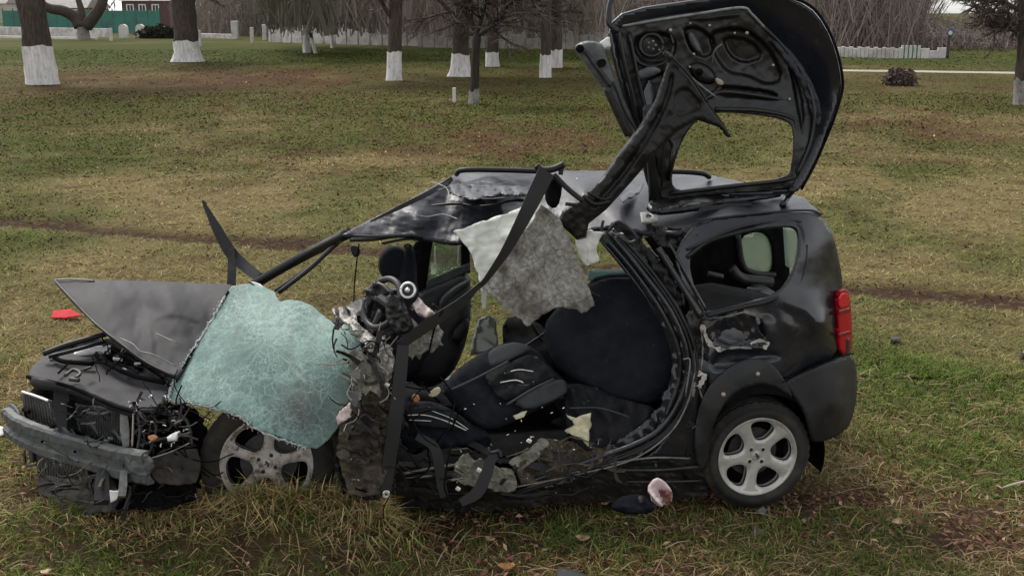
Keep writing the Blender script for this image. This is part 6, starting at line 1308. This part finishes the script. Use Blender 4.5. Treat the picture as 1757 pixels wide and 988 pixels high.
# --- wheels
def wheel(c, nrm, R, RR, width, phase, alloy, label=None, spin=0.0, hole=1.10):
    a, b, n_ = frame_from(nrm)
    def L2(x, y, z): return c + np.multiply.outer(x, a) + np.multiply.outer(y, b) + np.multiply.outer(z, n_)
    w = empty('wheel', (0, 0, 0), None, None); w.parent = CAR
    ROOTS[w.name] = ROOTS['wrecked_car']
    if label: w['label'] = label
    # tyre
    pr = [(RR * 0.97, -0.012), (RR + 0.004, 0.0), (RR + 0.02, 0.006), (RR + 0.05, 0.012), (R - 0.035, 0.008), (R - 0.014, -0.004), (R - 0.004, -0.02)]
    tread = []
    for k_ in range(6):
        z0 = -0.024 - (width - 0.05) * k_ / 6
        tread += [(R, z0), (R, z0 - (width - 0.05) / 6 * 0.78), (R - 0.007, z0 - (width - 0.05) / 6 * 0.82), (R - 0.007, z0 - (width - 0.05) / 6 * 0.97)]
    pr = pr + tread + [(R - 0.006, -width + 0.012), (R - 0.03, -width - 0.004), (RR, -width)]
    K = 120; th = np.linspace(0, 2 * math.pi, K + 1)[:-1]
    v = []
    for i, (r, z) in enumerate(pr):
        rr = np.full(K, r)
        if 4 <= i <= 9: rr = rr - 0.0055 * (np.arange(K) % 3 == 0)
        v.append(L2(rr * np.cos(th), rr * np.sin(th), np.full(K, z)))
    f = [(i * K + j, i * K + (j + 1) % K, (i + 1) * K + (j + 1) % K, (i + 1) * K + j) for i in range(len(pr) - 1) for j in range(K)]
    link('tyre', np.concatenate(v), f, M_RUBBER, w)
    # rim face: five broad blades
    out = [(RR * math.cos(t), RR * math.sin(t)) for t in np.linspace(0, 2 * math.pi, 73)[:-1]]
    holes = []
    for k_ in range(5):
        t0 = math.radians(phase + 72 * k_)
        h = []
        for (rf, da) in [(0.42, -9), (0.52, -17), (0.68, -21), (0.83, -20), (0.885, -12), (0.895, 0), (0.88, 11), (0.80, 21), (0.64, 22), (0.50, 17), (0.43, 8)]:
            t = t0 + math.radians(da * hole); rf = rf if rf > 0.6 else rf - 0.10 * (hole - 1) * 4; h.append((RR * rf * math.cos(t), RR * rf * math.sin(t)))
        holes.append(chaikin(h, 1))
    for k_ in range(4):
        t = math.radians(phase + 40 + 90 * k_); hx, hy = 0.048 * math.cos(t), 0.048 * math.sin(t)
        holes.append(np.array([(hx + 0.0105 * math.cos(q), hy + 0.0105 * math.sin(q)) for q in np.linspace(0, 2 * math.pi, 11)[:-1]]))
    x, y, faces, loops = grid_cut(np.array(out), holes, 0.0042)
    r = np.hypot(x, y) / RR
    d, _, _ = near_loops(x, y, loops[1:6])
    z = -0.008 - 0.022 * (1 - np.clip(r, 0, 1)) ** 1.0 + 0.006 * np.exp(-((r - 0.97) / 0.03) ** 2) - 0.012 * np.exp(-d / 0.007)
    front = L2(x, y, z); back = L2(x, y, z - 0.035)
    n = len(x)
    e = np.concatenate([faces[:, [0, 1]], faces[:, [1, 2]], faces[:, [2, 3]], faces[:, [3, 0]]])
    u, inv, cnt = np.unique(np.sort(e, 1), axis=0, return_inverse=True, return_counts=True)
    be = e[cnt[inv.ravel()] == 1]
    fc = np.concatenate([faces[:, ::-1], faces + n, np.stack([be[:, 1], be[:, 0], be[:, 0] + n, be[:, 1] + n], 1)])
    link('rim', np.concatenate([front, back]), fc, alloy, w)
    # barrel, brake disc, nuts, cap
    pr2 = [(RR * 0.985, -0.01), (RR * 0.93, -0.03), (RR * 0.9, -0.10), (RR * 0.95, -width + 0.01)]
    v = [L2(rr * np.cos(th), rr * np.sin(th), np.full(K, zz)) for rr, zz in pr2]
    f = [(i * K + j, (i + 1) * K + j, (i + 1) * K + (j + 1) % K, i * K + (j + 1) % K) for i in range(len(pr2) - 1) for j in range(K)]
    link('rim_barrel', np.concatenate(v), f, M_DARKMET, w)
    mb = MB(); mb.tube3([c - n_ * 0.10, c - n_ * 0.085], RR * 0.62, n=3, k=40); mb.build('brake_disc', M_DARKMET, w, smooth=False)
    mb = MB(); mb.tube3([c - n_ * 0.16, c - n_ * 0.13], RR * 0.94, n=3, k=40); mb.build('brake_plate', M_BLACK, w, smooth=False)
    mb = MB()
    for k_ in range(4):
        t = math.radians(phase + 40 + 90 * k_); p = L2(np.array(0.048 * math.cos(t)), np.array(0.048 * math.sin(t)), np.array(-0.06)); MB().tube3([p, p + n_ * 0.02], 0.009, n=3, k=6).build('wheel_nut', M_DARKMET, w, smooth=False)
    mb = MB(); mb.tube3([c - n_ * 0.04, c - n_ * 0.024, c - n_ * 0.02], [0.028, 0.028, 0.022], n=5, k=20); cap = mb.build('hub_cap', alloy, w)
    mb = MB(); mb.tube3([c - n_ * 0.021 + a * 0.006 + b * 0.014, c - n_ * 0.017 + a * 0.0 + b * 0.004, c - n_ * 0.017 - a * 0.008 - b * 0.004, c - n_ * 0.021 - a * 0.002 - b * 0.014], 0.005, n=10, k=6)
    mb.tube3([c - n_ * 0.018 - a * 0.006 + b * 0.006, c - n_ * 0.018 + a * 0.009 - b * 0.002], 0.003, n=4, k=5); mb.build('emblem', M_DARKMET, cap)
    return w
HWR = (10, 18)
cr = P(1301, 784, ys(1301, 784, 0.0))
wheel(cr, (NX, NY, 0.0), 0.305, 0.222, 0.19, 99, M_ALLOY, 'rear wheel with a clean silver five spoke rim')
cf = P(457, 797, 5.30)
wheel(cf, (0.06, -0.97, 0.13), 0.348, 0.242, 0.19, -13, M_ALLOYD, 'front wheel with a muddy cracked rim, dug into the turf', hole=1.24)

# ------------------------------------------------------------------ the windscreen, torn out and draped over the front
WS = empty('windscreen', tuple(P(470, 690, 4.9) * np.array([1, 1, 0])), 'shattered green windscreen sagging over the front wheel and the bonnet', 'windscreen')
def crackf(x, y):
    r = np.zeros_like(x)
    for (cx, cy, n, rings, sd) in [(455, 585, 34, (34, 62, 98, 140, 190), 3), (560, 600, 20, (26, 50, 80), 8)]:
        dx, dy = x - cx, y - cy; R = np.hypot(dx, dy) + 1e-6
        a = np.arctan2(dy, dx) + 0.22 * (fbm(x / 30, y / 30, sd, 3) - 0.5)
        t = a / (2 * math.pi) * n; k_ = np.floor(t); off = _hash(k_, k_ * 0, sd) * 0.7
        d = np.abs(t - k_ - 0.15 - off) * 2 * math.pi / n * R
        r = np.maximum(r, np.clip(1.6 - d, 0, 1) * np.exp(-R / 150) * (_hash(k_, k_ * 0, sd + 5) * 0.8 + 0.2))
        for rr in rings:
            wob = rr * (1 + 0.22 * (fbm(x / 22, y / 22, sd + rr, 3) - 0.5))
            r = np.maximum(r, np.clip(1.5 - np.abs(R - wob), 0, 1) * np.clip(2.4 * (vnoise(a * 3, R * 0, sd + rr) - 0.3), 0, 0.8))
    return r
def greyf(x, y):  # mask of the greyed patches, strongest at lower right
    return np.clip(0.95 * np.exp(-(((x - 530) / 75) ** 2 + ((y - 700) / 60) ** 2)) + 0.6 * np.exp(-(((x - 600) / 22) ** 2 + ((y - 640) / 60) ** 2)) + 0.35 * np.exp(-(((x - 440) / 60) ** 2 + ((y - 600) / 40) ** 2)) + 0.4 * (fbm(x / 40, y / 40, 77, 3) - 0.5), 0, 1)
wso = [(398, 490, 'y', 5.920), (428, 487, 'y', 5.920), (452, 492), (470, 500, 'y', 5.863), (480, 518), (492, 514, 'y', 5.756), (520, 516, 'y', 5.724), (546, 532, 'y', 5.642), (572, 556, 'y', 5.511), (584, 563), (590, 556, 'y', 5.478), (606, 558, 'y', 5.437), (616, 580, 'y', 5.372), (623, 604, 'y', 5.331), (604, 622, 'y', 5.290), (602, 650, 'y', 5.233), (605, 684, 'y', 5.167), (590, 718, 'y', 5.085), (566, 752, 'y', 5.036), (544, 768, 'y', 5.004), (524, 768, 'y', 4.987), (500, 757), (470, 745, 'y', 5.004), (440, 735, 'y', 5.028), (412, 714, 'y', 5.085), (385, 704), (340, 692, 'y', 5.208), (310, 690, 'y', 5.274), (290, 685, 'y', 5.331), (296, 660, 'y', 5.396), (312, 630, 'y', 5.495), (336, 592, 'y', 5.593), (362, 550, 'y', 5.724), (382, 515, 'y', 5.838)]
sheet('glass_sheet', wso, M_CRACK, WS, inner=[(450, 560, 'y', 5.511), (400, 620, 'y', 5.364), (500, 640, 'y', 5.216), (520, 570, 'y', 5.462), (540, 700, 'y', 5.085), (440, 680, 'y', 5.151)], thick=0.006, cell=1.9, crumple=0.022, cscale=130, jag=1.2, rnd=0, attr=[('grey_zone', greyf), ('crack', crackf)])
def frayed(path, r, seed, jit):
    rs = random.Random(seed); p = catmull([W(q) for q in path], 60); mb = MB()
    mb.add(*tube_mesh(p + np.random.RandomState(seed).uniform(-jit, jit, p.shape), r, 5))
    for q in p:
        for _ in range(2):
            s = rs.uniform(0.002, 0.007); mb.box(q + np.array([rs.uniform(-0.015, 0.015), rs.uniform(-0.012, 0.004), rs.uniform(-0.015, 0.015)]), s, s, s, (rs.random() * 3, rs.random() * 3, 0), bev=0)
    return mb
frayed([(386, 508, 'y', 5.838), (362, 550, 'y', 5.707), (336, 592, 'y', 5.576), (312, 630, 'y', 5.478), (296, 660, 'y', 5.380), (289, 684, 'y', 5.315)], 0.006, 3, 0.006).build('glass_edge', mat('crumbled_glass', (0.42, 0.45, 0.44), (0.18, 0.19, 0.19), rough=0.5, scale=60), WS, smooth=False)
frayed([(289, 686, 'y', 5.306), (340, 694, 'y', 5.192), (385, 706, 'y', 5.118), (412, 716, 'y', 5.069), (440, 737, 'y', 5.012), (500, 760, 'y', 4.979), (525, 770, 'y', 4.971)], 0.005, 4, 0.005).build('glass_edge', mat('dusty_glass_crumbs', (0.26, 0.28, 0.275), (0.14, 0.145, 0.14), rough=0.6, scale=60), WS, smooth=False)
tubes('glass_seal', [([(392, 500, 'y', 5.871), (360, 556, 'y', 5.707), (330, 604, 'y', 5.544), (302, 655, 'y', 5.396)], 0.007)], M_BLACK, WS)
sheet('glass_flake', [(430, 482, 'y', 5.95), (446, 486, 'y', 5.93), (462, 500, 'y', 5.88), (446, 500, 'y', 5.9)], M_WHITEPL, WS, thick=0.004, cell=2.5, jag=1)

# ------------------------------------------------------------------ small wreckage lying about
c = G(1120, 868)
def wad(name, px, py, Y, pts, m, label, cat):
    pass
pk = empty('torn_cloth', tuple(G(1130, 872)), 'crumpled pinkish white wad of torn material lying under the sill before the rear wheel', 'torn cloth')
sheet('outer_cloth', [(1108, 838, 'y', 5.02), (1124, 817, 'y', 5.04), (1140, 824, 'y', 5.04), (1153, 840, 'y', 5.03), (1154, 856, 'y', 5.0), (1146, 864), (1136, 858, 'y', 4.99), (1139, 868, 'y', 4.97), (1130, 870, 'y', 4.97), (1120, 856, 'y', 4.98)], mat('pink_white_cloth', (0.56, 0.44, 0.45), (0.44, 0.33, 0.34), rough=0.85, scale=18, bump=0.4, bscale=50), pk, thick=0.03, cell=2, bulge=0.03, bw=8, crumple=0.010, cscale=12, inner=[(1138, 850, 'y', 5.06)])
sheet('inner_cloth', [(1128, 838, 'y', 4.985), (1138, 840, 'y', 4.975), (1152, 841, 'y', 4.98), (1153, 853, 'y', 4.97), (1146, 864, 'y', 4.955), (1136, 853, 'y', 4.97)], mat('reddish_brown_cloth', (0.22, 0.095, 0.065), (0.09, 0.03, 0.028), rough=0.9, scale=30, lo=0.4, hi=0.6, bump=0.5, bscale=60), pk, thick=0.01, cell=1.5, crumple=0.02, cscale=8)
dk = empty('dark_cloth', tuple(G(1080, 875)), 'heap of dark cloth on the grass left of the pinkish wad', 'cloth')
sheet('cloth_fold', [(1045, 872, 'y', 4.93), (1062, 852, 'y', 4.98), (1090, 846, 'y', 5.0), (1106, 850, 'y', 5.0), (1118, 862, 'y', 4.96), (1126, 876, 'y', 4.92), (1100, 882, 'y', 4.88), (1066, 880, 'y', 4.88)], mat('dark_blue_cloth', (0.006, 0.007, 0.012), (0.011, 0.011, 0.013), rough=0.95, scale=12, bump=0.4, bscale=40, spec=0.05), dk, thick=0.05, cell=2.5, bulge=0.05, bw=14, crumple=0.03, cscale=14)
sheet('cloth_fold', [(1092, 852, 'y', 4.93), (1104, 848, 'y', 4.93), (1104, 864, 'y', 4.9), (1096, 866, 'y', 4.9)], M_PLAST, dk, thick=0.02, cell=2, bulge=0.02, bw=6)
def scrap(name, pts, m, label, cat, **kw):
    o = sheet(name, pts, m, None, **kw); return tag(o, label, cat)
LEAF_O = mat('orange_leaf', (0.40, 0.19, 0.06), (0.28, 0.12, 0.05), rough=0.8, scale=20)
scrap('fallen_leaf', [(1027, 858, 'z', 0.05), (1040, 847, 'z', 0.08), (1048, 852, 'z', 0.07), (1044, 864, 'z', 0.05), (1034, 865, 'z', 0.04)], LEAF_O, 'single bright orange leaf left of the dark cloth', 'leaf', thick=0.003, cell=2, crumple=0.01, cscale=8)
scrap('red_fragment', [(88, 545, 'z', 0.04), (92, 532, 'z', 0.07), (122, 530, 'z', 0.08), (140, 541, 'z', 0.06), (118, 545, 'z', 0.04)], mat('red_plastic', (0.42, 0.02, 0.025), (0.34, 0.018, 0.022), rough=0.7, scale=8, spec=0.1), 'bright red plastic fragment in the grass beyond the bonnet', 'plastic fragment', thick=0.006, cell=2, crumple=0.012, cscale=12, rnd=0, jag=0.7)
scrap('white_shard', [(-6, 732, 'z', 0.02), (3, 730, 'z', 0.06), (9, 742, 'z', 0.05), (4, 747, 'z', 0.02), (-6, 746, 'z', 0.02)], M_WHITEPL, 'small white plastic shard at the left edge beside the bumper beam', 'plastic fragment', thick=0.01, cell=2)
scrap('dark_fragment', [(952, 972, 'z', 0.05), (985, 976, 'z', 0.06), (1018, 990, 'z', 0.05), (1022, 1004, 'z', 0.03), (960, 1000, 'z', 0.03)], M_HOOD, 'flat dark plastic panel piece at the bottom edge of the picture', 'plastic panel', thick=0.02, cell=3)
scrap('dark_shard', [(720, 858, 'z', 0.10), (760, 848, 'z', 0.13), (800, 862, 'z', 0.09), (838, 868, 'z', 0.06), (830, 880, 'z', 0.03), (770, 878, 'z', 0.03), (722, 872, 'z', 0.04)], M_PLAST, 'long black torn strip lying on the ground under the door opening', 'plastic fragment', thick=0.012, cell=3, crumple=0.03, cscale=18, kind='ridge', jag=1.5)
scrap('dark_shard', [(690, 862, 'z', 0.08), (715, 852, 'z', 0.12), (745, 866, 'z', 0.08), (740, 876, 'z', 0.04), (705, 874, 'z', 0.04)], M_TRIM, 'black torn scrap on the ground right of the belt buckle', 'plastic fragment', thick=0.012, cell=3, crumple=0.03, cscale=14, kind='ridge', jag=1.5)
scrap('glass_bit', [(1296, 876, 'z', 0.05), (1308, 869, 'z', 0.08), (1316, 874, 'z', 0.07), (1310, 884, 'z', 0.04)], M_HINGE, 'small grey glassy fragment below the rear wheel', 'fragment', thick=0.02, cell=2, jag=0.8)
c = G(1537, 584, 0.03); mb = MB(); mb.box(c, 0.09, 0.06, 0.05, (0.3, 0.2, 0.6), bev=0.3)
tag(mb.build('dark_clod', M_DARKMET, None, smooth=False), 'small dark clod in the grass right of the tail light', 'clod')
c = G(1758, 612, 0.05); mb = MB(); mb.box(c, 0.06, 0.06, 0.10, (0.2, 0.2, 0.3), bev=0.3)
tag(mb.build('dark_clod', M_DARKMET, None, smooth=False), 'dark clod in the grass at the right edge', 'clod')
mb = MB(); mb.tube3([G(1720, 836, 0.04), G(1740, 830, 0.05), G(1775, 822, 0.05)], [0.004, 0.007, 0.008]); tag(mb.build('stick', mat('pale_stick', (0.36, 0.32, 0.27), rough=0.9), None), 'pale dry stick in the grass at the right edge', 'stick')
M_STONE = mat('grey_stone', (0.12, 0.10, 0.095), (0.08, 0.065, 0.06), rough=0.9, scale=20, bump=0.5, bscale=50)
def stone(px, py, s, label, m=M_STONE, seed=1):
    bm = bmesh.new(); bmesh.ops.create_icosphere(bm, subdivisions=2, radius=s); rs = random.Random(seed)
    ph = [rs.uniform(0, 6) for _ in range(6)]
    c = G(px, py, s * 0.3); v = []
    for q in bm.verts:
        k_ = 1 + 0.18 * math.sin(q.co.x / s * 2.3 + ph[0]) + 0.15 * math.sin(q.co.y / s * 3.1 + ph[1]) + 0.12 * math.sin(q.co.z / s * 2.7 + ph[2])
        v.append((c[0] + q.co.x * k_ * 1.3, c[1] + q.co.y * k_, c[2] + q.co.z * k_ * 0.7))
    f = [[x.index for x in p.verts] for p in bm.faces]; bm.free()
    return tag(link('stone', v, f, m), label, 'stone')
stone(242, 944, 0.035, 'grey brown stone lying in the grass below the front wheel', seed=2)
stone(1300, 912, 0.03, 'grey stone in the green grass below the rear wheel', seed=3)
M_PLEAF = mat('pale_leaf', (0.42, 0.30, 0.17), (0.30, 0.2, 0.11), rough=0.85, scale=20)
for i, (px, py, s, m, lab) in enumerate([(840, 923, 9, M_PLEAF, 'small pale round leaf in the green grass below the door opening'), (1000, 921, 12, M_PLEAF, 'pale tan leaf below the dark cloth'), (870, 970, 14, LEAF_O, 'orange brown leaf near the bottom edge left of the dark panel'),
        (80, 980, 10, M_PLEAF, 'pale leaf at the bottom left corner'), (1540, 893, 10, M_PLEAF, 'pale pinkish leaf right of the rear wheel')]):
    rs = random.Random(i)
    pts = []
    for k_ in range(9):
        t = k_ / 9 * 6.283; r_ = s * (1 + 0.25 * math.cos(3 * t + i)); pts.append((px + r_ * math.cos(t), py + 0.5 * r_ * math.sin(t), 'z', 0.045 + 0.02 * math.sin(2 * t + i)))
    scrap('fallen_leaf', pts, m, lab, 'leaf', thick=0.002, cell=2.2, crumple=0.01, cscale=7)

# ------------------------------------------------------------------ grass and leaf litter
PAL = dict(green=np.array([[0.053, 0.083, 0.016], [0.070, 0.099, 0.022], [0.046, 0.066, 0.015], [0.080, 0.091, 0.025]]),
           straw=np.array([[0.185, 0.146, 0.066], [0.245, 0.196, 0.100], [0.128, 0.099, 0.042], [0.106, 0.091, 0.031], [0.092, 0.086, 0.028]]),
           brown=np.array([[0.098, 0.055, 0.031], [0.074, 0.042, 0.026], [0.135, 0.075, 0.042], [0.102, 0.042, 0.025]]))
def blades(n, xr, yr, dens, ln, wd, seed, segs, blend=0.0, gain=1.0, flat=0.0):
    rs = np.random.RandomState(seed)
    y = rs.uniform(yr[0], yr[1], n) if dens is None else dens(rs, n)
    half = (y * 0.60 + 1.4) if xr is None else None
    x = rs.uniform(-1, 1, n) * half if xr is None else rs.uniform(xr[0], xr[1], n)
    # clump
    tuft = 0.06
    cx = np.round(x / tuft); cy = np.round(y / tuft)
    jx = _hash(cx, cy, 3) - 0.5; jy = _hash(cx, cy, 4) - 0.5
    x = x + (np.where(rs.uniform(size=n) < 0.6, 0.55, 0) * ((cx + jx) * tuft - x)); y = y + (np.where(rs.uniform(size=n) < 0.6, 0.55, 0) * ((cy + jy) * tuft - y))
    g, l, d = mixes(x, y)
    r = rs.uniform(size=n)
    keep = r > np.clip(0.9 * d + 0.55 * l - 0.2 * g, 0, 0.95)
    # nothing grows through the car floor
    x, y, g, l, d = x[keep], y[keep], g[keep], l[keep], d[keep]; n = len(x)
    r = rs.uniform(size=n); tc = _hash(np.round(x / 0.11), np.round(y / 0.11), 9)
    rg = 0.6 * r + 0.4 * tc
    kind = np.where(rg < g * 0.9, 0, np.where(rs.uniform(size=n) < 0.12 + 0.6 * l, 2, 1))
    col = np.empty((n, 3))
    for k_, nm in enumerate(('green', 'straw', 'brown')):
        m_ = kind == k_; pal = PAL[nm]; col[m_] = pal[rs.randint(0, len(pal), m_.sum())]
    col = (col * (1 - blend) + gcol(x, y) * blend) * rs.uniform(0.8, 1.25, (n, 1)) * gain
    z = gz(x, y)
    tall = 1 + 0.9 * sum(gauss(x, y, a, b, rx, ry) for a, b, rx, ry, h in MOUNDS[:2])
    L_ = ln(y) * rs.uniform(0.45, 1.25, n) * (0.65 + 0.7 * vnoise(x * 3, y * 3, 71)) * tall
    ang = rs.uniform(0, 2 * math.pi, n)
    lie = np.where(kind == 0, rs.uniform(0.25, 0.95, n), rs.uniform(0.6, 1.5, n)); lie = lie + (1.5 - lie) * flat
    dx, dy = np.cos(ang) * np.sin(lie), np.sin(ang) * np.sin(lie); dz = np.cos(lie)
    w = wd(y) * rs.uniform(0.6, 1.3, n)
    sx, sy = -np.sin(ang + rs.normal(0, 0.5, n)), np.cos(ang)
    p0 = np.stack([x, y, z - 0.004], 1); S = np.stack([sx, sy, 0 * x], 1) * w[:, None] / 2
    D = np.stack([dx, dy, dz], 1) * L_[:, None]
    if segs == 1:
        v = np.stack([p0 - S, p0 + S, p0 + D], 1)
        return v.reshape(-1, 3), np.repeat(col, 3, 0), 3
    bend = np.stack([np.cos(ang), np.sin(ang), -0.9 * np.ones(n)], 1) * (L_ * rs.uniform(0.1, 0.45, n))[:, None]
    mid = p0 + D * 0.55; tip = p0 + D + bend; tip[:, 2] = np.maximum(tip[:, 2], z + 0.004)
    v = np.stack([p0 - S, p0 + S, mid + S * 0.75, mid - S * 0.75, mid - S * 0.75, mid + S * 0.75, tip + S * 0.12, tip - S * 0.12], 1)
    return v.reshape(-1, 3), np.repeat(col, 8, 0), 4
def lenf(a): return lambda y: np.full_like(y, a)
near_v, near_c, _ = blades(140000, None, (4.2, 8.2), None, lambda y: 0.080 + 0 * y, lambda y: 0.0046 + 0.0002 * y, 5, 2, gain=1.5, blend=0.0)
mid_v, mid_c, _ = blades(300000, None, None, lambda rs, n: 7.8 + 30.0 * rs.uniform(size=n) ** 2.1, lambda y: 0.085 + 0.001 * y, lambda y: 0.0013 * y, 6, 1, blend=0.5, gain=1.42, flat=0.65)
far_v, far_c, _ = blades(235000, None, None, lambda rs, n: 18.0 + 62.0 * rs.uniform(size=n) ** 1.6, lambda y: 0.05 + 0.0012 * y, lambda y: 0.0015 * y, 7, 1, blend=0.85, gain=1.15, flat=0.8)
M_GRASS = mat('grass_blades', (0, 0, 0), rough=0.85, attr='tone', spec=0.03)
o = big_mesh('grass', near_v, np.arange(len(near_v)).reshape(-1, 4), M_GRASS, near_c)
tag(o, 'short matted winter grass around the car', 'grass', kind='stuff')
v = np.concatenate([mid_v, far_v]); cc = np.concatenate([mid_c, far_c])
o = big_mesh('grass', v, np.arange(len(v)).reshape(-1, 3), M_GRASS, cc)
tag(o, 'olive and straw coloured grass of the meadow behind the car', 'grass', kind='stuff')
# taller straw tussocks against the front wheel
def tussock(n, seed):
    rs = np.random.RandomState(seed)
    k_ = rs.randint(0, 3, n)
    cx = np.array([-1.27, -0.76, -1.85])[k_]; cy = np.array([5.12, 5.08, 5.12])[k_]; sx = np.array([0.17, 0.12, 0.18])[k_]; hh = np.array([0.17, 0.15, 0.08])[k_]
    x = cx + rs.normal(0, 1, n) * sx; y = cy + rs.normal(0, 1, n) * 0.08; z = gz(x, y) - 0.01
    a = rs.uniform(0, 6.28, n); lie = rs.uniform(0.3, 1.35, n); L_ = hh * rs.uniform(0.5, 1.4, n)
    p0 = np.stack([x, y, z], 1); D = np.stack([np.cos(a) * np.sin(lie), np.sin(a) * np.sin(lie) * 0.7, np.cos(lie)], 1) * L_[:, None]
    S = np.stack([-np.sin(a), np.cos(a), 0 * a], 1) * 0.0035
    mid = p0 + D * 0.6; tip = p0 + D + np.stack([np.cos(a), np.sin(a), -1.1 + 0 * a], 1) * (L_ * rs.uniform(0.1, 0.5, n))[:, None]
    v = np.stack([p0 - S, p0 + S, mid + S * 0.8, mid - S * 0.8, mid - S * 0.8, mid + S * 0.8, tip + S * 0.1, tip - S * 0.1], 1).reshape(-1, 3)
    pal = np.array([[0.24, 0.19, 0.085], [0.30, 0.22, 0.11], [0.22, 0.135, 0.06], [0.16, 0.14, 0.055], [0.08, 0.10, 0.03], [0.12, 0.07, 0.04]])
    c = pal[rs.choice(6, n, p=[0.2, 0.12, 0.2, 0.2, 0.18, 0.1])] * rs.uniform(0.8, 1.6, (n, 1)) * 1.25
    return v, np.repeat(c, 8, 0)
v, c = tussock(2500, 21)
tag(big_mesh('tussock', v, np.arange(len(v)).reshape(-1, 4), M_GRASS, c), 'straw yellow tussocks heaped against the front wheel', 'grass', kind='stuff')
def leaves(n, yf, size, seed, thr):
    rs = np.random.RandomState(seed)
    y = yf(rs, n); x = rs.uniform(-1, 1, n) * (y * 0.58 + 1.2)
    g, l, d = mixes(x, y)
    k_ = rs.uniform(size=n) < np.clip(thr + 0.8 * l + 0.25 * d - 0.25 * g, 0, 1)
    x, y = x[k_], y[k_]; n = len(x); z = gz(x, y) + rs.uniform(0.004, 0.035, n)
    a = rs.uniform(0, 6.28, n); s = size(y) * rs.uniform(0.5, 1.3, n)
    U = np.stack([np.cos(a), np.sin(a), rs.normal(0, 0.35, n)], 1) * s[:, None]; V = np.stack([-np.sin(a), np.cos(a), rs.normal(0, 0.35, n)], 1) * (s * rs.uniform(0.3, 0.6, n))[:, None]
    p = np.stack([x, y, z], 1); N_ = np.array([0, 0, 1.0]) * (s * rs.uniform(0.1, 0.5, n))[:, None]
    v = np.stack([p - U, p - V * 0.9 + N_, p + U, p + V + N_ * 0.6], 1).reshape(-1, 3)
    v = np.stack([p - U, p - V * 0.9 + N_, p + U, p - U, p + U, p + V + N_ * 0.6], 1).reshape(-1, 3)
    pal = np.array([[0.13, 0.07, 0.045], [0.085, 0.045, 0.032], [0.18, 0.11, 0.07], [0.12, 0.045, 0.035], [0.25, 0.18, 0.12], [0.06, 0.035, 0.028]])
    c = pal[rs.choice(6, n, p=[0.26, 0.22, 0.16, 0.16, 0.06, 0.14])] * rs.uniform(0.9, 1.6, (n, 1)) * np.where(y > 9, 1.5, 1.1)[:, None]
    return v, np.repeat(c, 6, 0)
lv = [leaves(38000, lambda rs, n: 4.3 + 4.2 * rs.uniform(size=n) ** 1.3, lambda y: 0.011 + 0.0018 * y, 31, 0.10), leaves(34000, lambda rs, n: 8.0 + 14 * rs.uniform(size=n) ** 1.3, lambda y: 0.012 + 0.0010 * y, 32, -0.34), leaves(38000, lambda rs, n: 18 + 35 * rs.uniform(size=n) ** 1.4, lambda y: 0.014 + 0.0010 * y, 33, -0.42)]
v = np.concatenate([q[0] for q in lv]); c = np.concatenate([q[1] for q in lv])
tag(big_mesh('leaf_litter', v, np.arange(len(v)).reshape(-1, 3), mat('dead_leaves', (0, 0, 0), rough=0.8, attr='tone', spec=0.05), c), 'dead brown leaves scattered over the meadow', 'leaves', kind='stuff')

def stalks(n, seed):
    rs = np.random.RandomState(seed)
    y = rs.uniform(4.5, 8.0, n); x = rs.uniform(-1, 1, n) * (y * 0.58 + 1.2); z = gz(x, y) + rs.uniform(0.01, 0.05, n)
    a = rs.normal(0, 0.9, n); L_ = rs.uniform(0.05, 0.2, n)
    d = np.stack([np.cos(a), np.sin(a) * 0.8, rs.normal(0.0, 0.16, n)], 1) * L_[:, None]; s = np.stack([-np.sin(a), np.cos(a), 0.4 + 0 * a], 1) * 0.0022
    p = np.stack([x, y, z], 1); m_ = p + d * 0.5 + np.array([0, 0, 0.012])
    v = np.stack([p - s, p + s, m_ + s, m_ - s, m_ - s, m_ + s, p + d + s * 0.5, p + d - s * 0.5], 1).reshape(-1, 3)
    c = np.array([0.235, 0.175, 0.105]) * rs.uniform(0.4, 1.3, (n, 1))
    return v, np.repeat(c, 8, 0)
v, c = stalks(2200, 41)
tag(big_mesh('dry_stalks', v, np.arange(len(v)).reshape(-1, 4), M_GRASS, c), 'pale dry stalks lying loose in the grass around the car', 'straw', kind='stuff')
